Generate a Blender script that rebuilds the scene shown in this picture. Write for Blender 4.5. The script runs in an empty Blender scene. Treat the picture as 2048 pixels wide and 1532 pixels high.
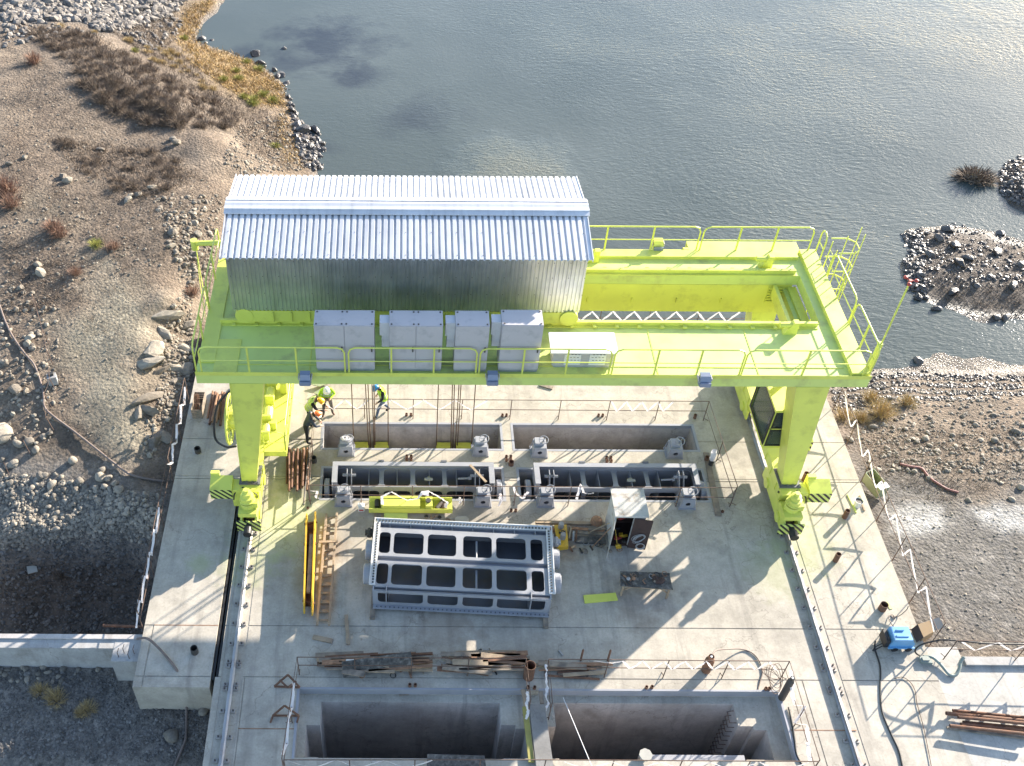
import bpy, bmesh, math, random
import numpy as np
from mathutils import Vector, Matrix, noise
from mathutils.geometry import tessellate_polygon
random.seed(7)
R = math.radians
C = bpy.context.scene.collection
scene = bpy.context.scene

# ------------------------------------------------------------------ camera model (metres; the drone hovers 30 m above the deck)
F = 2060.0; PX = 800.0; PY = 766.0; PITCH = R(45.4); ROLL = R(0.35); H = 30.0
def ray(x, y):
    u = (x-PX)/F; v = -(y-PY)/F
    c, s = math.cos(ROLL), math.sin(ROLL)
    ur = u*c+v*s; vr = -u*s+v*c
    cp, sp = math.cos(PITCH), math.sin(PITCH)
    return ur, cp+sp*vr, -sp+cp*vr
def at(x, y, z=0.0):
    d = ray(x, y); t = (z-H)/d[2]
    return Vector((d[0]*t, d[1]*t, z))
def atY(x, y, Y):
    d = ray(x, y); t = Y/d[1]
    return Vector((d[0]*t, Y, H+d[2]*t))

cam = bpy.data.cameras.new('camera'); cam_o = bpy.data.objects.new('camera', cam); C.objects.link(cam_o)
cam.sensor_fit = 'HORIZONTAL'; cam.sensor_width = 36; cam.lens = 36*F/2048
cam.shift_x = (1024-PX)/2048; cam.clip_start = 0.5; cam.clip_end = 6000
cam_o.location = (0, 0, H)
cam_o.matrix_world = Matrix.Translation((0, 0, H)) @ Matrix.Rotation(R(90)-PITCH, 4, 'X') @ Matrix.Rotation(ROLL, 4, 'Z')
scene.camera = cam_o

# ------------------------------------------------------------------ light
AZ, EL = R(47.5), R(18.2)
w = bpy.data.worlds.new('World'); scene.world = w; w.use_nodes = True
nt = w.node_tree; bg = nt.nodes['Background']
sky = nt.nodes.new('ShaderNodeTexSky'); sky.sky_type = 'NISHITA'; sky.sun_disc = False
sky.sun_elevation = EL; sky.sun_rotation = AZ; sky.altitude = 900; sky.dust_density = 1.6; sky.air_density = 1.0; sky.ozone_density = 1.0
nt.links.new(sky.outputs[0], bg.inputs[0]); bg.inputs[1].default_value = 0.125
sl = bpy.data.lights.new('sun', 'SUN'); so = bpy.data.objects.new('sun', sl); C.objects.link(so)
sl.energy = 5.0; sl.angle = R(0.55); sl.color = (1.0, 0.91, 0.79)
sv = Vector((math.sin(AZ)*math.cos(EL), math.cos(AZ)*math.cos(EL), math.sin(EL)))
so.rotation_euler = sv.to_track_quat('Z', 'Y').to_euler()
so.location = (60, 60, 60)
vs = scene.view_settings; vs.view_transform = 'Standard'; vs.look = 'None'; vs.exposure = 1.82; vs.gamma = 1

# ------------------------------------------------------------------ materials
def newmat(name):
    m = bpy.data.materials.new(name); m.use_nodes = True
    n = m.node_tree; b = n.nodes['Principled BSDF']
    return m, n, b
def N(n, t, **k):
    x = n.nodes.new(t)
    for a, v in k.items(): setattr(x, a, v)
    return x
def ramp(n, stops, interp='LINEAR'):
    r = N(n, 'ShaderNodeValToRGB'); r.color_ramp.interpolation = interp
    e = r.color_ramp.elements
    while len(e) < len(stops): e.new(0.5)
    for el, (p, c) in zip(e, stops):
        el.position = p; el.color = (c[0], c[1], c[2], 1) if hasattr(c, '__len__') else (c, c, c, 1)
    return r
def mixc(n, fac, a, b, mode='MIX'):
    m = N(n, 'ShaderNodeMix', data_type='RGBA', blend_type=mode)
    for sock, v in ((m.inputs[0], fac), (m.inputs[6], a), (m.inputs[7], b)):
        if hasattr(v, 'is_output'): n.links.new(v, sock)
        elif hasattr(v, '__len__'): sock.default_value = (v[0], v[1], v[2], 1)
        else: sock.default_value = v
    return m.outputs[2]
def noise_tex(n, vec, scale, detail=4, rough=0.55):
    t = N(n, 'ShaderNodeTexNoise'); t.inputs['Scale'].default_value = scale
    t.inputs['Detail'].default_value = detail; t.inputs['Roughness'].default_value = rough
    n.links.new(vec, t.inputs['Vector']); return t.outputs['Fac']
def math_n(n, op, a, b=None, clamp=False):
    m = N(n, 'ShaderNodeMath', operation=op); m.use_clamp = clamp
    for i, v in enumerate((a, b)):
        if v is None: continue
        if hasattr(v, 'is_output'): n.links.new(v, m.inputs[i])
        else: m.inputs[i].default_value = v
    return m.outputs[0]
def bump(n, b, h, strength=0.3, dist=0.05):
    x = N(n, 'ShaderNodeBump'); x.inputs['Strength'].default_value = strength; x.inputs['Distance'].default_value = dist
    n.links.new(h, x.inputs['Height']); n.links.new(x.outputs[0], b.inputs['Normal'])
def objvec(n): return N(n, 'ShaderNodeTexCoord').outputs['Object']
def mat(name, col, rough=0.6, metal=0.0, var=0.25, scale=3.0, dirt=None, dirt_amt=0.35, dscale=1.3, bmp=0.0, spec=0.5):
    """paint / metal / wood base: colour broken by two noises, optional dirt or rust of its own colour"""
    m, n, b = newmat(name); v = objvec(n)
    f = noise_tex(n, v, scale, 5)
    r = ramp(n, [(0.3, [c*(1-var) for c in col]), (0.7, [min(1, c*(1+var*0.6)) for c in col])])
    n.links.new(f, r.inputs[0]); out = r.outputs[0]
    if dirt:
        g = noise_tex(n, v, dscale, 8, 0.65)
        rr = ramp(n, [(0.52, 0.0), (0.68, dirt_amt)]); n.links.new(g, rr.inputs[0])
        out = mixc(n, rr.outputs[0], out, dirt)
    n.links.new(out, b.inputs['Base Color'])
    b.inputs['Metallic'].default_value = metal
    b.inputs['Specular IOR Level'].default_value = spec
    rf = ramp(n, [(0.3, max(0, rough-0.1)), (0.7, min(1, rough+0.1))]); n.links.new(f, rf.inputs[0])
    n.links.new(rf.outputs[0], b.inputs['Roughness'])
    if bmp: bump(n, b, noise_tex(n, v, scale*8, 4), bmp, 0.02)
    return m
M = {}
M['lime'] = mat('lime_paint', (0.63, 0.66, 0.12), 0.42, var=0.09, scale=0.8, dirt=(0.36, 0.37, 0.08), dirt_amt=0.45, dscale=1.7)
M['lime_floor'] = mat('lime_paint_floor', (0.56, 0.65, 0.18), 0.5, var=0.10, scale=0.7, dirt=(0.31, 0.29, 0.13), dirt_amt=0.55, dscale=1.1)
M['grey_cab'] = mat('grey_enamel', (0.46, 0.435, 0.43), 0.45, var=0.05, scale=1.2, dirt=(0.2, 0.2, 0.2), dirt_amt=0.4, dscale=2.0)
M['white_cab'] = mat('white_enamel', (0.62, 0.61, 0.60), 0.45, var=0.05, scale=1.2, dirt=(0.35, 0.33, 0.3), dirt_amt=0.3, dscale=2.0)
M['gate'] = mat('gate_grey_paint', (0.30, 0.303, 0.325), 0.5, var=0.08, scale=1.5, dirt=(0.22, 0.22, 0.22), dirt_amt=0.4, dscale=1.2)
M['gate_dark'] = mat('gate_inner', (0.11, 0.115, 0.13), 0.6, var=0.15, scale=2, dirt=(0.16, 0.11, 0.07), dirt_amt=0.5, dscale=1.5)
M['seal'] = mat('rubber_seal', (0.06, 0.06, 0.06), 0.6, var=0.2)
M['black'] = mat('black_rubber', (0.015, 0.015, 0.016), 0.55, var=0.3, scale=6)
M['dark'] = mat('dark_steel', (0.07, 0.065, 0.06), 0.6, metal=0.3, var=0.3, scale=5, dirt=(0.16, 0.07, 0.03), dirt_amt=0.5)
M['rust'] = mat('rusty_steel', (0.17, 0.085, 0.05), 0.85, var=0.45, scale=4, dirt=(0.09, 0.05, 0.035), dirt_amt=0.7, dscale=3)
M['rust_light'] = mat('rusty_steel_light', (0.30, 0.17, 0.10), 0.85, var=0.4, scale=5, dirt=(0.15, 0.075, 0.04), dirt_amt=0.8, dscale=4)
M['rebar'] = mat('rebar', (0.12, 0.075, 0.055), 0.85, var=0.4, scale=6)
M['wood'] = mat('sawn_wood', (0.36, 0.27, 0.18), 0.85, var=0.35, scale=4, dirt=(0.14, 0.11, 0.09), dirt_amt=0.6, dscale=2, bmp=0.2)
M['wood_old'] = mat('weathered_wood', (0.26, 0.21, 0.16), 0.9, var=0.4, scale=3, dirt=(0.10, 0.09, 0.08), dirt_amt=0.7, dscale=2, bmp=0.2)
M['ply'] = mat('dark_plywood', (0.085, 0.08, 0.074), 0.85, var=0.7, scale=9, dirt=(0.27, 0.25, 0.22), dirt_amt=0.6, dscale=6)
M['yellow'] = mat('yellow_paint', (0.66, 0.40, 0.035), 0.45, var=0.1, scale=2, dirt=(0.28, 0.17, 0.06), dirt_amt=0.6, dscale=2.5)
def tape_mat():
    m, n, b = newmat('white_tape'); b.inputs['Base Color'].default_value = (.80,.78,.79,1); b.inputs['Roughness'].default_value = .5
    t = N(n, 'ShaderNodeBsdfTranslucent'); t.inputs[0].default_value = (.80,.78,.78,1); x = N(n, 'ShaderNodeMixShader'); x.inputs[0].default_value = .5
    n.links.new(b.outputs[0], x.inputs[1]); n.links.new(t.outputs[0], x.inputs[2]); n.links.new(x.outputs[0], n.nodes['Material Output'].inputs[0]); return m
M['tape'] = tape_mat()
M['rail'] = mat('rail_steel', (0.42, 0.41, 0.40), 0.38, metal=0.75, var=0.15, scale=3, dirt=(0.22, 0.12, 0.07), dirt_amt=0.5)
M['clip'] = mat('clip_steel', (0.36, 0.33, 0.30), 0.6, metal=0.2, var=0.2, scale=6, dirt=(0.2, 0.1, 0.06), dirt_amt=0.6, dscale=4)
M['bolt'] = mat('bolt_steel', (0.10, 0.09, 0.08), 0.6, metal=0.4)
M['rope'] = mat('wire_rope', (0.13, 0.085, 0.055), 0.7, var=0.3, scale=12)
def glass_mat():
    m, n, b = newmat('cab_glass'); b.inputs['Base Color'].default_value = (.10,.12,.12,1); b.inputs['Roughness'].default_value = .06
    t = N(n, 'ShaderNodeBsdfTransparent'); t.inputs[0].default_value = (.80,.86,.84,1); x = N(n, 'ShaderNodeMixShader'); x.inputs[0].default_value = .62
    n.links.new(b.outputs[0], x.inputs[1]); n.links.new(t.outputs[0], x.inputs[2]); n.links.new(x.outputs[0], n.nodes['Material Output'].inputs[0]); return m
M['glass'] = glass_mat()
M['lampglass'] = mat('floodlight_grey', (0.20, 0.23, 0.31), 0.35, var=0.08, scale=4)
M['orange'] = mat('orange_plastic', (0.80, 0.16, 0.03), 0.4, var=0.05)
M['helm_y'] = mat('yellow_plastic', (0.80, 0.45, 0.01), 0.35, var=0.04)
M['helm_w'] = mat('white_plastic', (0.75, 0.76, 0.74), 0.35, var=0.04)
M['helm_b'] = mat('blue_plastic', (0.02, 0.20, 0.46), 0.35, var=0.04)
M['hivis'] = mat('hi_vis_fabric', (0.42, 0.72, 0.04), 0.8, var=0.2, scale=9)
M['hivis2'] = mat('pale_hi_vis_fabric', (0.46, 0.60, 0.17), 0.8, var=0.2, scale=9)
M['reflect'] = mat('reflective_strip', (0.42, 0.45, 0.46), 0.4, var=0.1)
M['skin'] = mat('skin', (0.50, 0.29, 0.20), 0.55, var=0.08)
M['navy'] = mat('navy_cloth', (0.035, 0.045, 0.065), 0.85, var=0.3, scale=8)
M['blackcloth'] = mat('black_cloth', (0.018, 0.018, 0.02), 0.9, var=0.3, scale=8)
M['jeans'] = mat('denim', (0.10, 0.13, 0.19), 0.9, var=0.3, scale=8)
M['khaki'] = mat('grey_brown_cloth', (0.13, 0.115, 0.10), 0.9, var=0.25, scale=8)
M['boot'] = mat('boot_leather', (0.12, 0.055, 0.035), 0.7, var=0.2)
M['hair'] = mat('dark_hair', (0.03, 0.02, 0.015), 0.7)
M['blue'] = mat('blue_paint', (0.13, 0.33, 0.56), 0.4, var=0.06, scale=2, dirt=(0.1, 0.13, 0.16), dirt_amt=0.35, dscale=3)
M['cardboard'] = mat('cardboard', (0.26, 0.18, 0.10), 0.9, var=0.12, scale=3)
M['boxgrey'] = mat('grey_board', (0.24, 0.23, 0.22), 0.85, var=0.2, scale=3)
M['chest'] = mat('weathered_white_board', (0.46, 0.45, 0.42), 0.8, var=0.12, scale=3, dirt=(0.17, 0.10, 0.05), dirt_amt=0.75, dscale=2.6)
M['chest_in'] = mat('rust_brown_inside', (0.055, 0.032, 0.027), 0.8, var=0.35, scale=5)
M['red'] = mat('red_paint', (0.38, 0.05, 0.04), 0.5, var=0.15)
M['pinkhose'] = mat('faded_red_hose', (0.24, 0.11, 0.10), 0.7, var=0.2)
M['hose'] = mat('grey_brown_hose', (0.17, 0.13, 0.11), 0.7, var=0.25, scale=4)
M['greenhose'] = mat('grey_green_hose', (0.22, 0.25, 0.22), 0.6, var=0.2, scale=4)
M['trough'] = mat('green_sheet_metal', (0.27, 0.30, 0.17), 0.5, var=0.12, scale=2, dirt=(0.14, 0.09, 0.05), dirt_amt=0.7, dscale=1.6)
M['white'] = mat('white_plastic_can', (0.72, 0.71, 0.67), 0.45, var=0.05)
M['cream'] = mat('cream_steel_plate', (0.36, 0.345, 0.30), 0.6, var=0.1, scale=4)
M['olive_plank'] = mat('yellow_green_plank', (0.33, 0.29, 0.08), 0.75, var=0.25, scale=3)
M['pvc'] = mat('grey_pipe_plastic', (0.32, 0.31, 0.30), 0.55, var=0.15)

def stripes_mat():
    m, n, b = newmat('hazard_stripes'); v = objvec(n)
    s = N(n, 'ShaderNodeSeparateXYZ'); n.links.new(v, s.inputs[0])
    a = math_n(n, 'ADD', s.outputs[0], s.outputs[2])
    a = math_n(n, 'ADD', a, s.outputs[1])
    a = math_n(n, 'MULTIPLY', a, 4.2); a = math_n(n, 'FRACT', a); a = math_n(n, 'GREATER_THAN', a, 0.52)
    n.links.new(mixc(n, a, (0.60, 0.66, 0.16), (0.02, 0.02, 0.02)), b.inputs['Base Color']); b.inputs['Roughness'].default_value = 0.45
    return m
M['hazard'] = stripes_mat()
def galv_mat():
    m, n, b = newmat('galvanised_sheet'); v = objvec(n)
    f = noise_tex(n, v, 2.2, 4)
    r = ramp(n, [(0.3, (0.60, 0.62, 0.65)), (0.7, (0.74, 0.75, 0.77))]); n.links.new(f, r.inputs[0]); n.links.new(sheet_tone(n, v, r.outputs[0]), b.inputs['Base Color'])
    b.inputs['Metallic'].default_value = 1.0
    rf = ramp(n, [(0.3, 0.33), (0.7, 0.39)]); n.links.new(noise_tex(n, v, 2, 3), rf.inputs[0]); n.links.new(rf.outputs[0], b.inputs['Roughness'])
    return m
def sheet_tone(n, v, col, w_=1.02, amt=.10):
    sx = N(n, 'ShaderNodeSeparateXYZ'); n.links.new(v, sx.inputs[0]); f = math_n(n, 'FLOOR', math_n(n, 'DIVIDE', sx.outputs[0], w_))
    wn = N(n, 'ShaderNodeTexWhiteNoise', noise_dimensions='1D'); n.links.new(f, wn.inputs['W'])
    r = ramp(n, [(0, 1-amt), (1, 1.0)]); n.links.new(wn.outputs['Value'], r.inputs[0])
    mp = N(n, 'ShaderNodeMapping'); mp.inputs['Scale'].default_value = (3.0, .35, .35); n.links.new(v, mp.inputs[0])
    st = ramp(n, [(.5, 1.0), (.72, .82)]); n.links.new(noise_tex(n, mp.outputs[0], 1.6, 6, .6), st.inputs[0])
    return mixc(n, 1, mixc(n, 1, col, r.outputs[0], 'MULTIPLY'), st.outputs[0], 'MULTIPLY')
M['galv'] = galv_mat()
def roof_mat():
    m, n, b = newmat('zinc_roof_sheet'); v = objvec(n)
    f = noise_tex(n, v, 1.5, 5)
    r = ramp(n, [(0.3, (0.56, 0.56, 0.575)), (0.7, (0.66, 0.66, 0.67))]); n.links.new(f, r.inputs[0]); n.links.new(sheet_tone(n, v, r.outputs[0], .81, .09), b.inputs['Base Color'])
    b.inputs['Metallic'].default_value = 0.25; b.inputs['Roughness'].default_value = 0.5
    return m
M['zinc'] = roof_mat()

def concrete_mat(name, col, overspray=False, var=0.16):
    m, n, b = newmat(name)
    g = N(n, 'ShaderNodeNewGeometry'); v = g.outputs['Position']
    big = noise_tex(n, v, 0.35, 6, 0.6); med = noise_tex(n, v, 2.2, 6, 0.65); fine = noise_tex(n, v, 14, 5, 0.7)
    r = ramp(n, [(0.3, [c*(1-var) for c in col]), (0.7, [c*(1+var) for c in col])]); n.links.new(big, r.inputs[0]); out = r.outputs[0]
    r2 = ramp(n, [(0.35, 0.86), (0.65, 1.06)]); n.links.new(med, r2.inputs[0]); out = mixc(n, 1.0, out, r2.outputs[0], 'MULTIPLY')
    r3 = ramp(n, [(0.35, 0.90), (0.65, 1.06)]); n.links.new(fine, r3.inputs[0]); out = mixc(n, 1.0, out, r3.outputs[0], 'MULTIPLY')
    # dark specks, dust and small stains
    sp = noise_tex(n, v, 6.5, 4, 0.65); r4 = ramp(n, [(0.64, 0.0), (0.73, 0.55 if overspray else .3)]); n.links.new(sp, r4.inputs[0])
    out = mixc(n, r4.outputs[0], out, (0.13, 0.12, 0.11))
    st = noise_tex(n, v, 0.9, 7, 0.7); r5 = ramp(n, [(0.53, 0.0), (0.72, 0.55)]); n.links.new(st, r5.inputs[0])
    out = mixc(n, r5.outputs[0], out, (0.20, 0.18, 0.15))
    mp = N(n, 'ShaderNodeMapping'); mp.inputs['Scale'].default_value = (2.2, 0.16, .22); mp.inputs['Rotation'].default_value = (0, 0, R(4)); n.links.new(v, mp.inputs[0])
    sk = noise_tex(n, mp.outputs[0], 1.0, 6, 0.65); r6 = ramp(n, [(0.53, 0.0), (0.68, 0.75)]); n.links.new(sk, r6.inputs[0])
    out = mixc(n, math_n(n, 'MULTIPLY', r6.outputs[0], big), out, (0.15, 0.135, 0.12))
    # hairline cracks
    vo = N(n, 'ShaderNodeTexVoronoi', feature='DISTANCE_TO_EDGE'); vo.inputs['Scale'].default_value = 0.16
    wv = N(n, 'ShaderNodeVectorMath', operation='ADD')
    nz = N(n, 'ShaderNodeTexNoise'); nz.inputs['Scale'].default_value = 1.1; nz.inputs['Detail'].default_value = 5
    n.links.new(v, nz.inputs['Vector']); sc = N(n, 'ShaderNodeVectorMath', operation='SCALE'); sc.inputs[3].default_value = 2.2
    n.links.new(nz.outputs['Color'], sc.inputs[0]); n.links.new(v, wv.inputs[0]); n.links.new(sc.outputs[0], wv.inputs[1]); n.links.new(wv.outputs[0], vo.inputs['Vector'])
    rc = ramp(n, [(0.0, 0.5), (0.0035, 0.0)]); n.links.new(vo.outputs['Distance'], rc.inputs[0])
    out = mixc(n, rc.outputs[0], out, (0.14, 0.12, 0.10))
    if overspray:   # lime paint overspray left on the concrete round the crane's wheels; rust along the slots
        def blob(c, rad, col2, amt, out):
            d = N(n, 'ShaderNodeVectorMath', operation='DISTANCE'); n.links.new(v, d.inputs[0]); d.inputs[1].default_value = c
            t = math_n(n, 'DIVIDE', d.outputs['Value'], rad); t = math_n(n, 'ADD', t, math_n(n, 'MULTIPLY', math_n(n, 'SUBTRACT', med, 0.5), 1.6))
            rr = ramp(n, [(0.35, amt), (1.0, 0.0)]); n.links.new(t, rr.inputs[0]); return mixc(n, rr.outputs[0], out, col2)
        for c, rad, amt in (((-4.3, 22.2, 0), 1.9, .55), ((-5.3, 20.6, 0), 1.2, .5), ((-3.4, 23.8, 0), 2.0, .42), ((-4.3, 25.0, 0), 1.6, .3), ((14.3, 21.6, 0), 1.5, .5), ((13.2, 20.6, 0), 1.6, .35),
                            ((-3.0, 20.4, 0), 1.0, .25), ((14.4, 23.6, 0), 1.2, .3), ((-6.9, 20.7, 0), 0.6, .5)):
            out = blob(c, rad, (0.42, 0.48, 0.17), amt*.55, out)
        for c, rad, amt in (((-2.9, 20.2, 0), 0.9, .4), ((-2.5, 19.2, 0), 0.7, .45), ((-2.3, 21.3, 0), 0.7, .35), ((1.5, 18.2, 0), 1.6, .25), ((-3.0, 25.0, 0), .9, .3), ((5.8, 21.6, 0), 1.0, .4), ((8.0, 18.9, 0), 1.0, .2)):
            out = blob(c, rad, (0.22, 0.13, 0.07), amt, out)
        for c, rad, amt in (((-3.6, 24.3, 0), 1.1, .5), ((2.5, 23.0, 0), 1.6, .5), ((0.5, 23.0, 0), 1.4, .4), ((8.2, 20.1, 0), 1.6, .3), ((12.9, 26.0, 0), 1.0, .35), ((12.6, 24.0, 0), .9, .3), ((19.0, 14.2, 0), 1.6, .4)):
            out = blob(c, rad, (0.17, 0.155, 0.14), amt, out)
    n.links.new(out, b.inputs['Base Color']); b.inputs['Roughness'].default_value = 0.85; b.inputs['Specular IOR Level'].default_value = 0.25
    bump(n, b, fine, 0.12, 0.02)
    return m
M['concrete'] = concrete_mat('deck_concrete', (0.435, 0.392, 0.325), True, .2)
M['concrete_side'] = concrete_mat('wall_concrete', (0.40, 0.385, 0.365))
M['concrete_dark'] = concrete_mat('shaft_concrete', (0.47, 0.43, 0.40), var=0.25)
M['concrete_old'] = concrete_mat('old_concrete', (0.24, 0.23, 0.215), var=.3)
M['concrete_pale'] = concrete_mat('apron_concrete', (0.47, 0.445, 0.40))

# ------------------------------------------------------------------ mesh builder
class MB:
    def __init__(s): s.v = []; s.f = []; s.mi = []; s.cur = 0
    def add(s, vs, fs):
        o = len(s.v); s.v += [tuple(p) for p in vs]; s.f += [tuple(i+o for i in f) for f in fs]; s.mi += [s.cur]*len(fs); return s
    def box(s, x0, x1, y0, y1, z0, z1):
        return s.add([(x0,y0,z0),(x1,y0,z0),(x1,y1,z0),(x0,y1,z0),(x0,y0,z1),(x1,y0,z1),(x1,y1,z1),(x0,y1,z1)],
                     [(3,2,1,0),(4,5,6,7),(0,1,5,4),(1,2,6,5),(2,3,7,6),(3,0,4,7)])
    def hexa(s, bot, top):
        return s.add(list(bot)+list(top), [(3,2,1,0),(4,5,6,7),(0,1,5,4),(1,2,6,5),(2,3,7,6),(3,0,4,7)])
    def cbox(s, c, d, rz=0.0, rx=0.0, ry=0.0):
        m = Matrix.Translation(c) @ Matrix.Rotation(rz, 4, 'Z') @ Matrix.Rotation(ry, 4, 'Y') @ Matrix.Rotation(rx, 4, 'X')
        x, y, z = d[0]/2, d[1]/2, d[2]/2
        vs = [m @ Vector(p) for p in ((-x,-y,-z),(x,-y,-z),(x,y,-z),(-x,y,-z),(-x,-y,z),(x,-y,z),(x,y,z),(-x,y,z))]
        return s.hexa(vs[:4], vs[4:])
    def beam(s, p, q, w, h=None, up=(0,0,1)):
        h = h or w; p = Vector(p); q = Vector(q); d = (q-p).normalized(); up = Vector(up)
        if abs(d.dot(up)) > 0.98: up = Vector((0,1,0))
        a = d.cross(up).normalized()*w/2; b = a.cross(d).normalized()*h/2
        return s.hexa([p-a-b, p+a-b, p+a+b, p-a+b], [q-a-b, q+a-b, q+a+b, q-a+b])
    def tube(s, pts, r, n=6, closed=False, caps=True):
        pts = [Vector(p) for p in pts]; k = len(pts); rings = []
        rr = r if hasattr(r, '__len__') else [r]*k
        ref = None
        for i, p in enumerate(pts):
            if closed: d = pts[(i+1) % k]-pts[i-1]
            else: d = pts[min(i+1, k-1)]-pts[max(i-1, 0)]
            d.normalize()
            if ref is None:
                ref = Vector((0,0,1)) if abs(d.z) < 0.9 else Vector((1,0,0))
            a = d.cross(ref)
            if a.length < 1e-4: a = d.orthogonal()
            a.normalize(); b = a.cross(d).normalized(); ref = b
            rings.append([p + (a*math.cos(2*math.pi*j/n) + b*math.sin(2*math.pi*j/n))*rr[i] for j in range(n)])
        vs = [v for g in rings for v in g]; fs = []
        for i in range(k if closed else k-1):
            for j in range(n):
                i2 = (i+1) % k
                fs.append((i*n+j, i*n+(j+1) % n, i2*n+(j+1) % n, i2*n+j))
        if caps and not closed: fs += [tuple(range(n-1, -1, -1)), tuple((k-1)*n+j for j in range(n))]
        return s.add(vs, fs)
    def cyl(s, p, q, r, n=16, r2=None): return s.tube([p, q], [r, r if r2 is None else r2], n)
    def pipe(s, p, q, r, t=0.012, n=14):
        """open hollow pipe"""
        p = Vector(p); q = Vector(q); d = (q-p).normalized(); a = d.orthogonal().normalized(); b = d.cross(a)
        def ring(c, rad): return [c+(a*math.cos(2*math.pi*j/n)+b*math.sin(2*math.pi*j/n))*rad for j in range(n)]
        vs = ring(p, r)+ring(q, r)+ring(q, r-t)+ring(p, r-t); fs = []
        for k in range(4):
            for j in range(n):
                j2 = (j+1) % n; k2 = (k+1) % 4
                fs.append((k*n+j, k*n+j2, k2*n+j2, k2*n+j))
        return s.add(vs, fs)
    def prism(s, loop, vec):
        loop = [Vector(p) for p in loop]; vec = Vector(vec); k = len(loop)
        vs = loop+[p+vec for p in loop]
        fs = [tuple(range(k-1, -1, -1)), tuple(range(k, 2*k))]+[(i, (i+1) % k, k+(i+1) % k, k+i) for i in range(k)]
        return s.add(vs, fs)
    def holed(s, o, u, v, outer, holes, t):
        """plate in the plane (o,u,v) of thickness t along u x v, with holes; outer and holes are 2-D loops"""
        o = Vector(o); u = Vector(u).normalized(); v = Vector(v).normalized(); nrm = u.cross(v)*t
        loops = [outer]+holes
        P3 = [[Vector((a, b, 0)) for a, b in l] for l in loops]
        tri = tessellate_polygon(P3)
        flat = [p for l in loops for p in l]; k = len(flat)
        vs = [o+u*a+v*b for a, b in flat]; vs2 = [p+nrm for p in vs]
        fs = [tuple(t3) for t3 in tri]+[tuple(i+k for i in reversed(t3)) for t3 in tri]
        base = 0
        for l in loops:
            m = len(l)
            fs += [(base+i, base+(i+1) % m, k+base+(i+1) % m, k+base+i) for i in range(m)]
            base += m
        return s.add(vs+vs2, fs)
    def lathe(s, c, prof, n=16, axis='Z'):
        c = Vector(c); vs = []; fs = []; k = len(prof)
        for r, z in prof:
            for j in range(n):
                a = 2*math.pi*j/n
                p = Vector((r*math.cos(a), r*math.sin(a), z))
                if axis == 'Y': p = Vector((p.x, p.z, p.y))
                if axis == 'X': p = Vector((p.z, p.x, p.y))
                vs.append(c+p)
        for i in range(k-1):
            for j in range(n): fs.append((i*n+j, i*n+(j+1) % n, (i+1)*n+(j+1) % n, (i+1)*n+j))
        fs += [tuple(range(n-1, -1, -1)), tuple((k-1)*n+j for j in range(n))]
        return s.add(vs, fs)
    def torus(s, c, nrm, r, rt, n=20, m=6, scale=(1,1)):
        nrm = Vector(nrm).normalized(); a = nrm.orthogonal().normalized(); b = nrm.cross(a); c = Vector(c)
        return s.tube([c+a*math.cos(2*math.pi*i/n)*r*scale[0]+b*math.sin(2*math.pi*i/n)*r*scale[1] for i in range(n)], rt, m, closed=True)
    def build(s, name, mats, parent=None, origin=None, smooth=False, fix=True):
        org = Vector(origin) if origin is not None else Vector((0,0,0))
        if parent is not None: org = Vector(parent['_o']) if '_o' in parent else Vector((0,0,0))
        me = bpy.data.meshes.new(name); me.from_pydata([Vector(p)-org for p in s.v], [], s.f)
        mats = mats if isinstance(mats, (list, tuple)) else [mats]
        for m in mats: me.materials.append(m)
        if len(mats) > 1: me.polygons.foreach_set('material_index', s.mi)
        if fix:
            b = bmesh.new(); b.from_mesh(me); bmesh.ops.recalc_face_normals(b, faces=b.faces); b.to_mesh(me); b.free()
        if smooth: me.polygons.foreach_set('use_smooth', [True]*len(me.polygons))
        me.update()
        o = bpy.data.objects.new(name, me); C.objects.link(o)
        if parent is not None: o.parent = parent; o['_o'] = tuple(org)
        else: o.location = org; o['_o'] = tuple(org)
        return o
def rrect(x0, x1, y0, y1, r, n=4):
    pts = []
    for cx, cy, a0 in ((x1-r, y1-r, 0), (x0+r, y1-r, 90), (x0+r, y0+r, 180), (x1-r, y0+r, 270)):
        for i in range(n+1):
            a = R(a0+90*i/n); pts.append((cx+r*math.cos(a), cy+r*math.sin(a)))
    return pts
def rect(x0, x1, y0, y1): return [(x0, y0), (x1, y0), (x1, y1), (x0, y1)]
def tag(o, label, cat, group=None, kind=None):
    o['label'] = label; o['category'] = cat
    if group: o['group'] = group
    if kind: o['kind'] = kind
    return o
def thing(name, label, cat, loc, group=None, rz=0.0):
    o = bpy.data.objects.new(name, None); C.objects.link(o); o.location = loc; o['_o'] = tuple(loc); o.empty_display_size = 0.3
    o.rotation_euler = (0, 0, rz)
    return tag(o, label, cat, group)
def structure(o): o['kind'] = 'structure'; return o
def dup(root, loc, rz=None, label=None, group=None, scale=None):
    r = root.copy(); C.objects.link(r); r.location = loc
    if rz is not None: r.rotation_euler = (0, 0, rz)
    if scale is not None: r.scale = scale if hasattr(scale, '__len__') else (scale,)*3
    if label: r['label'] = label
    if group: r['group'] = group
    for ch in list(root.children):
        c = ch.copy(); C.objects.link(c); c.parent = r
        for g in list(ch.children):
            d = g.copy(); C.objects.link(d); d.parent = c
    return r
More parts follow.
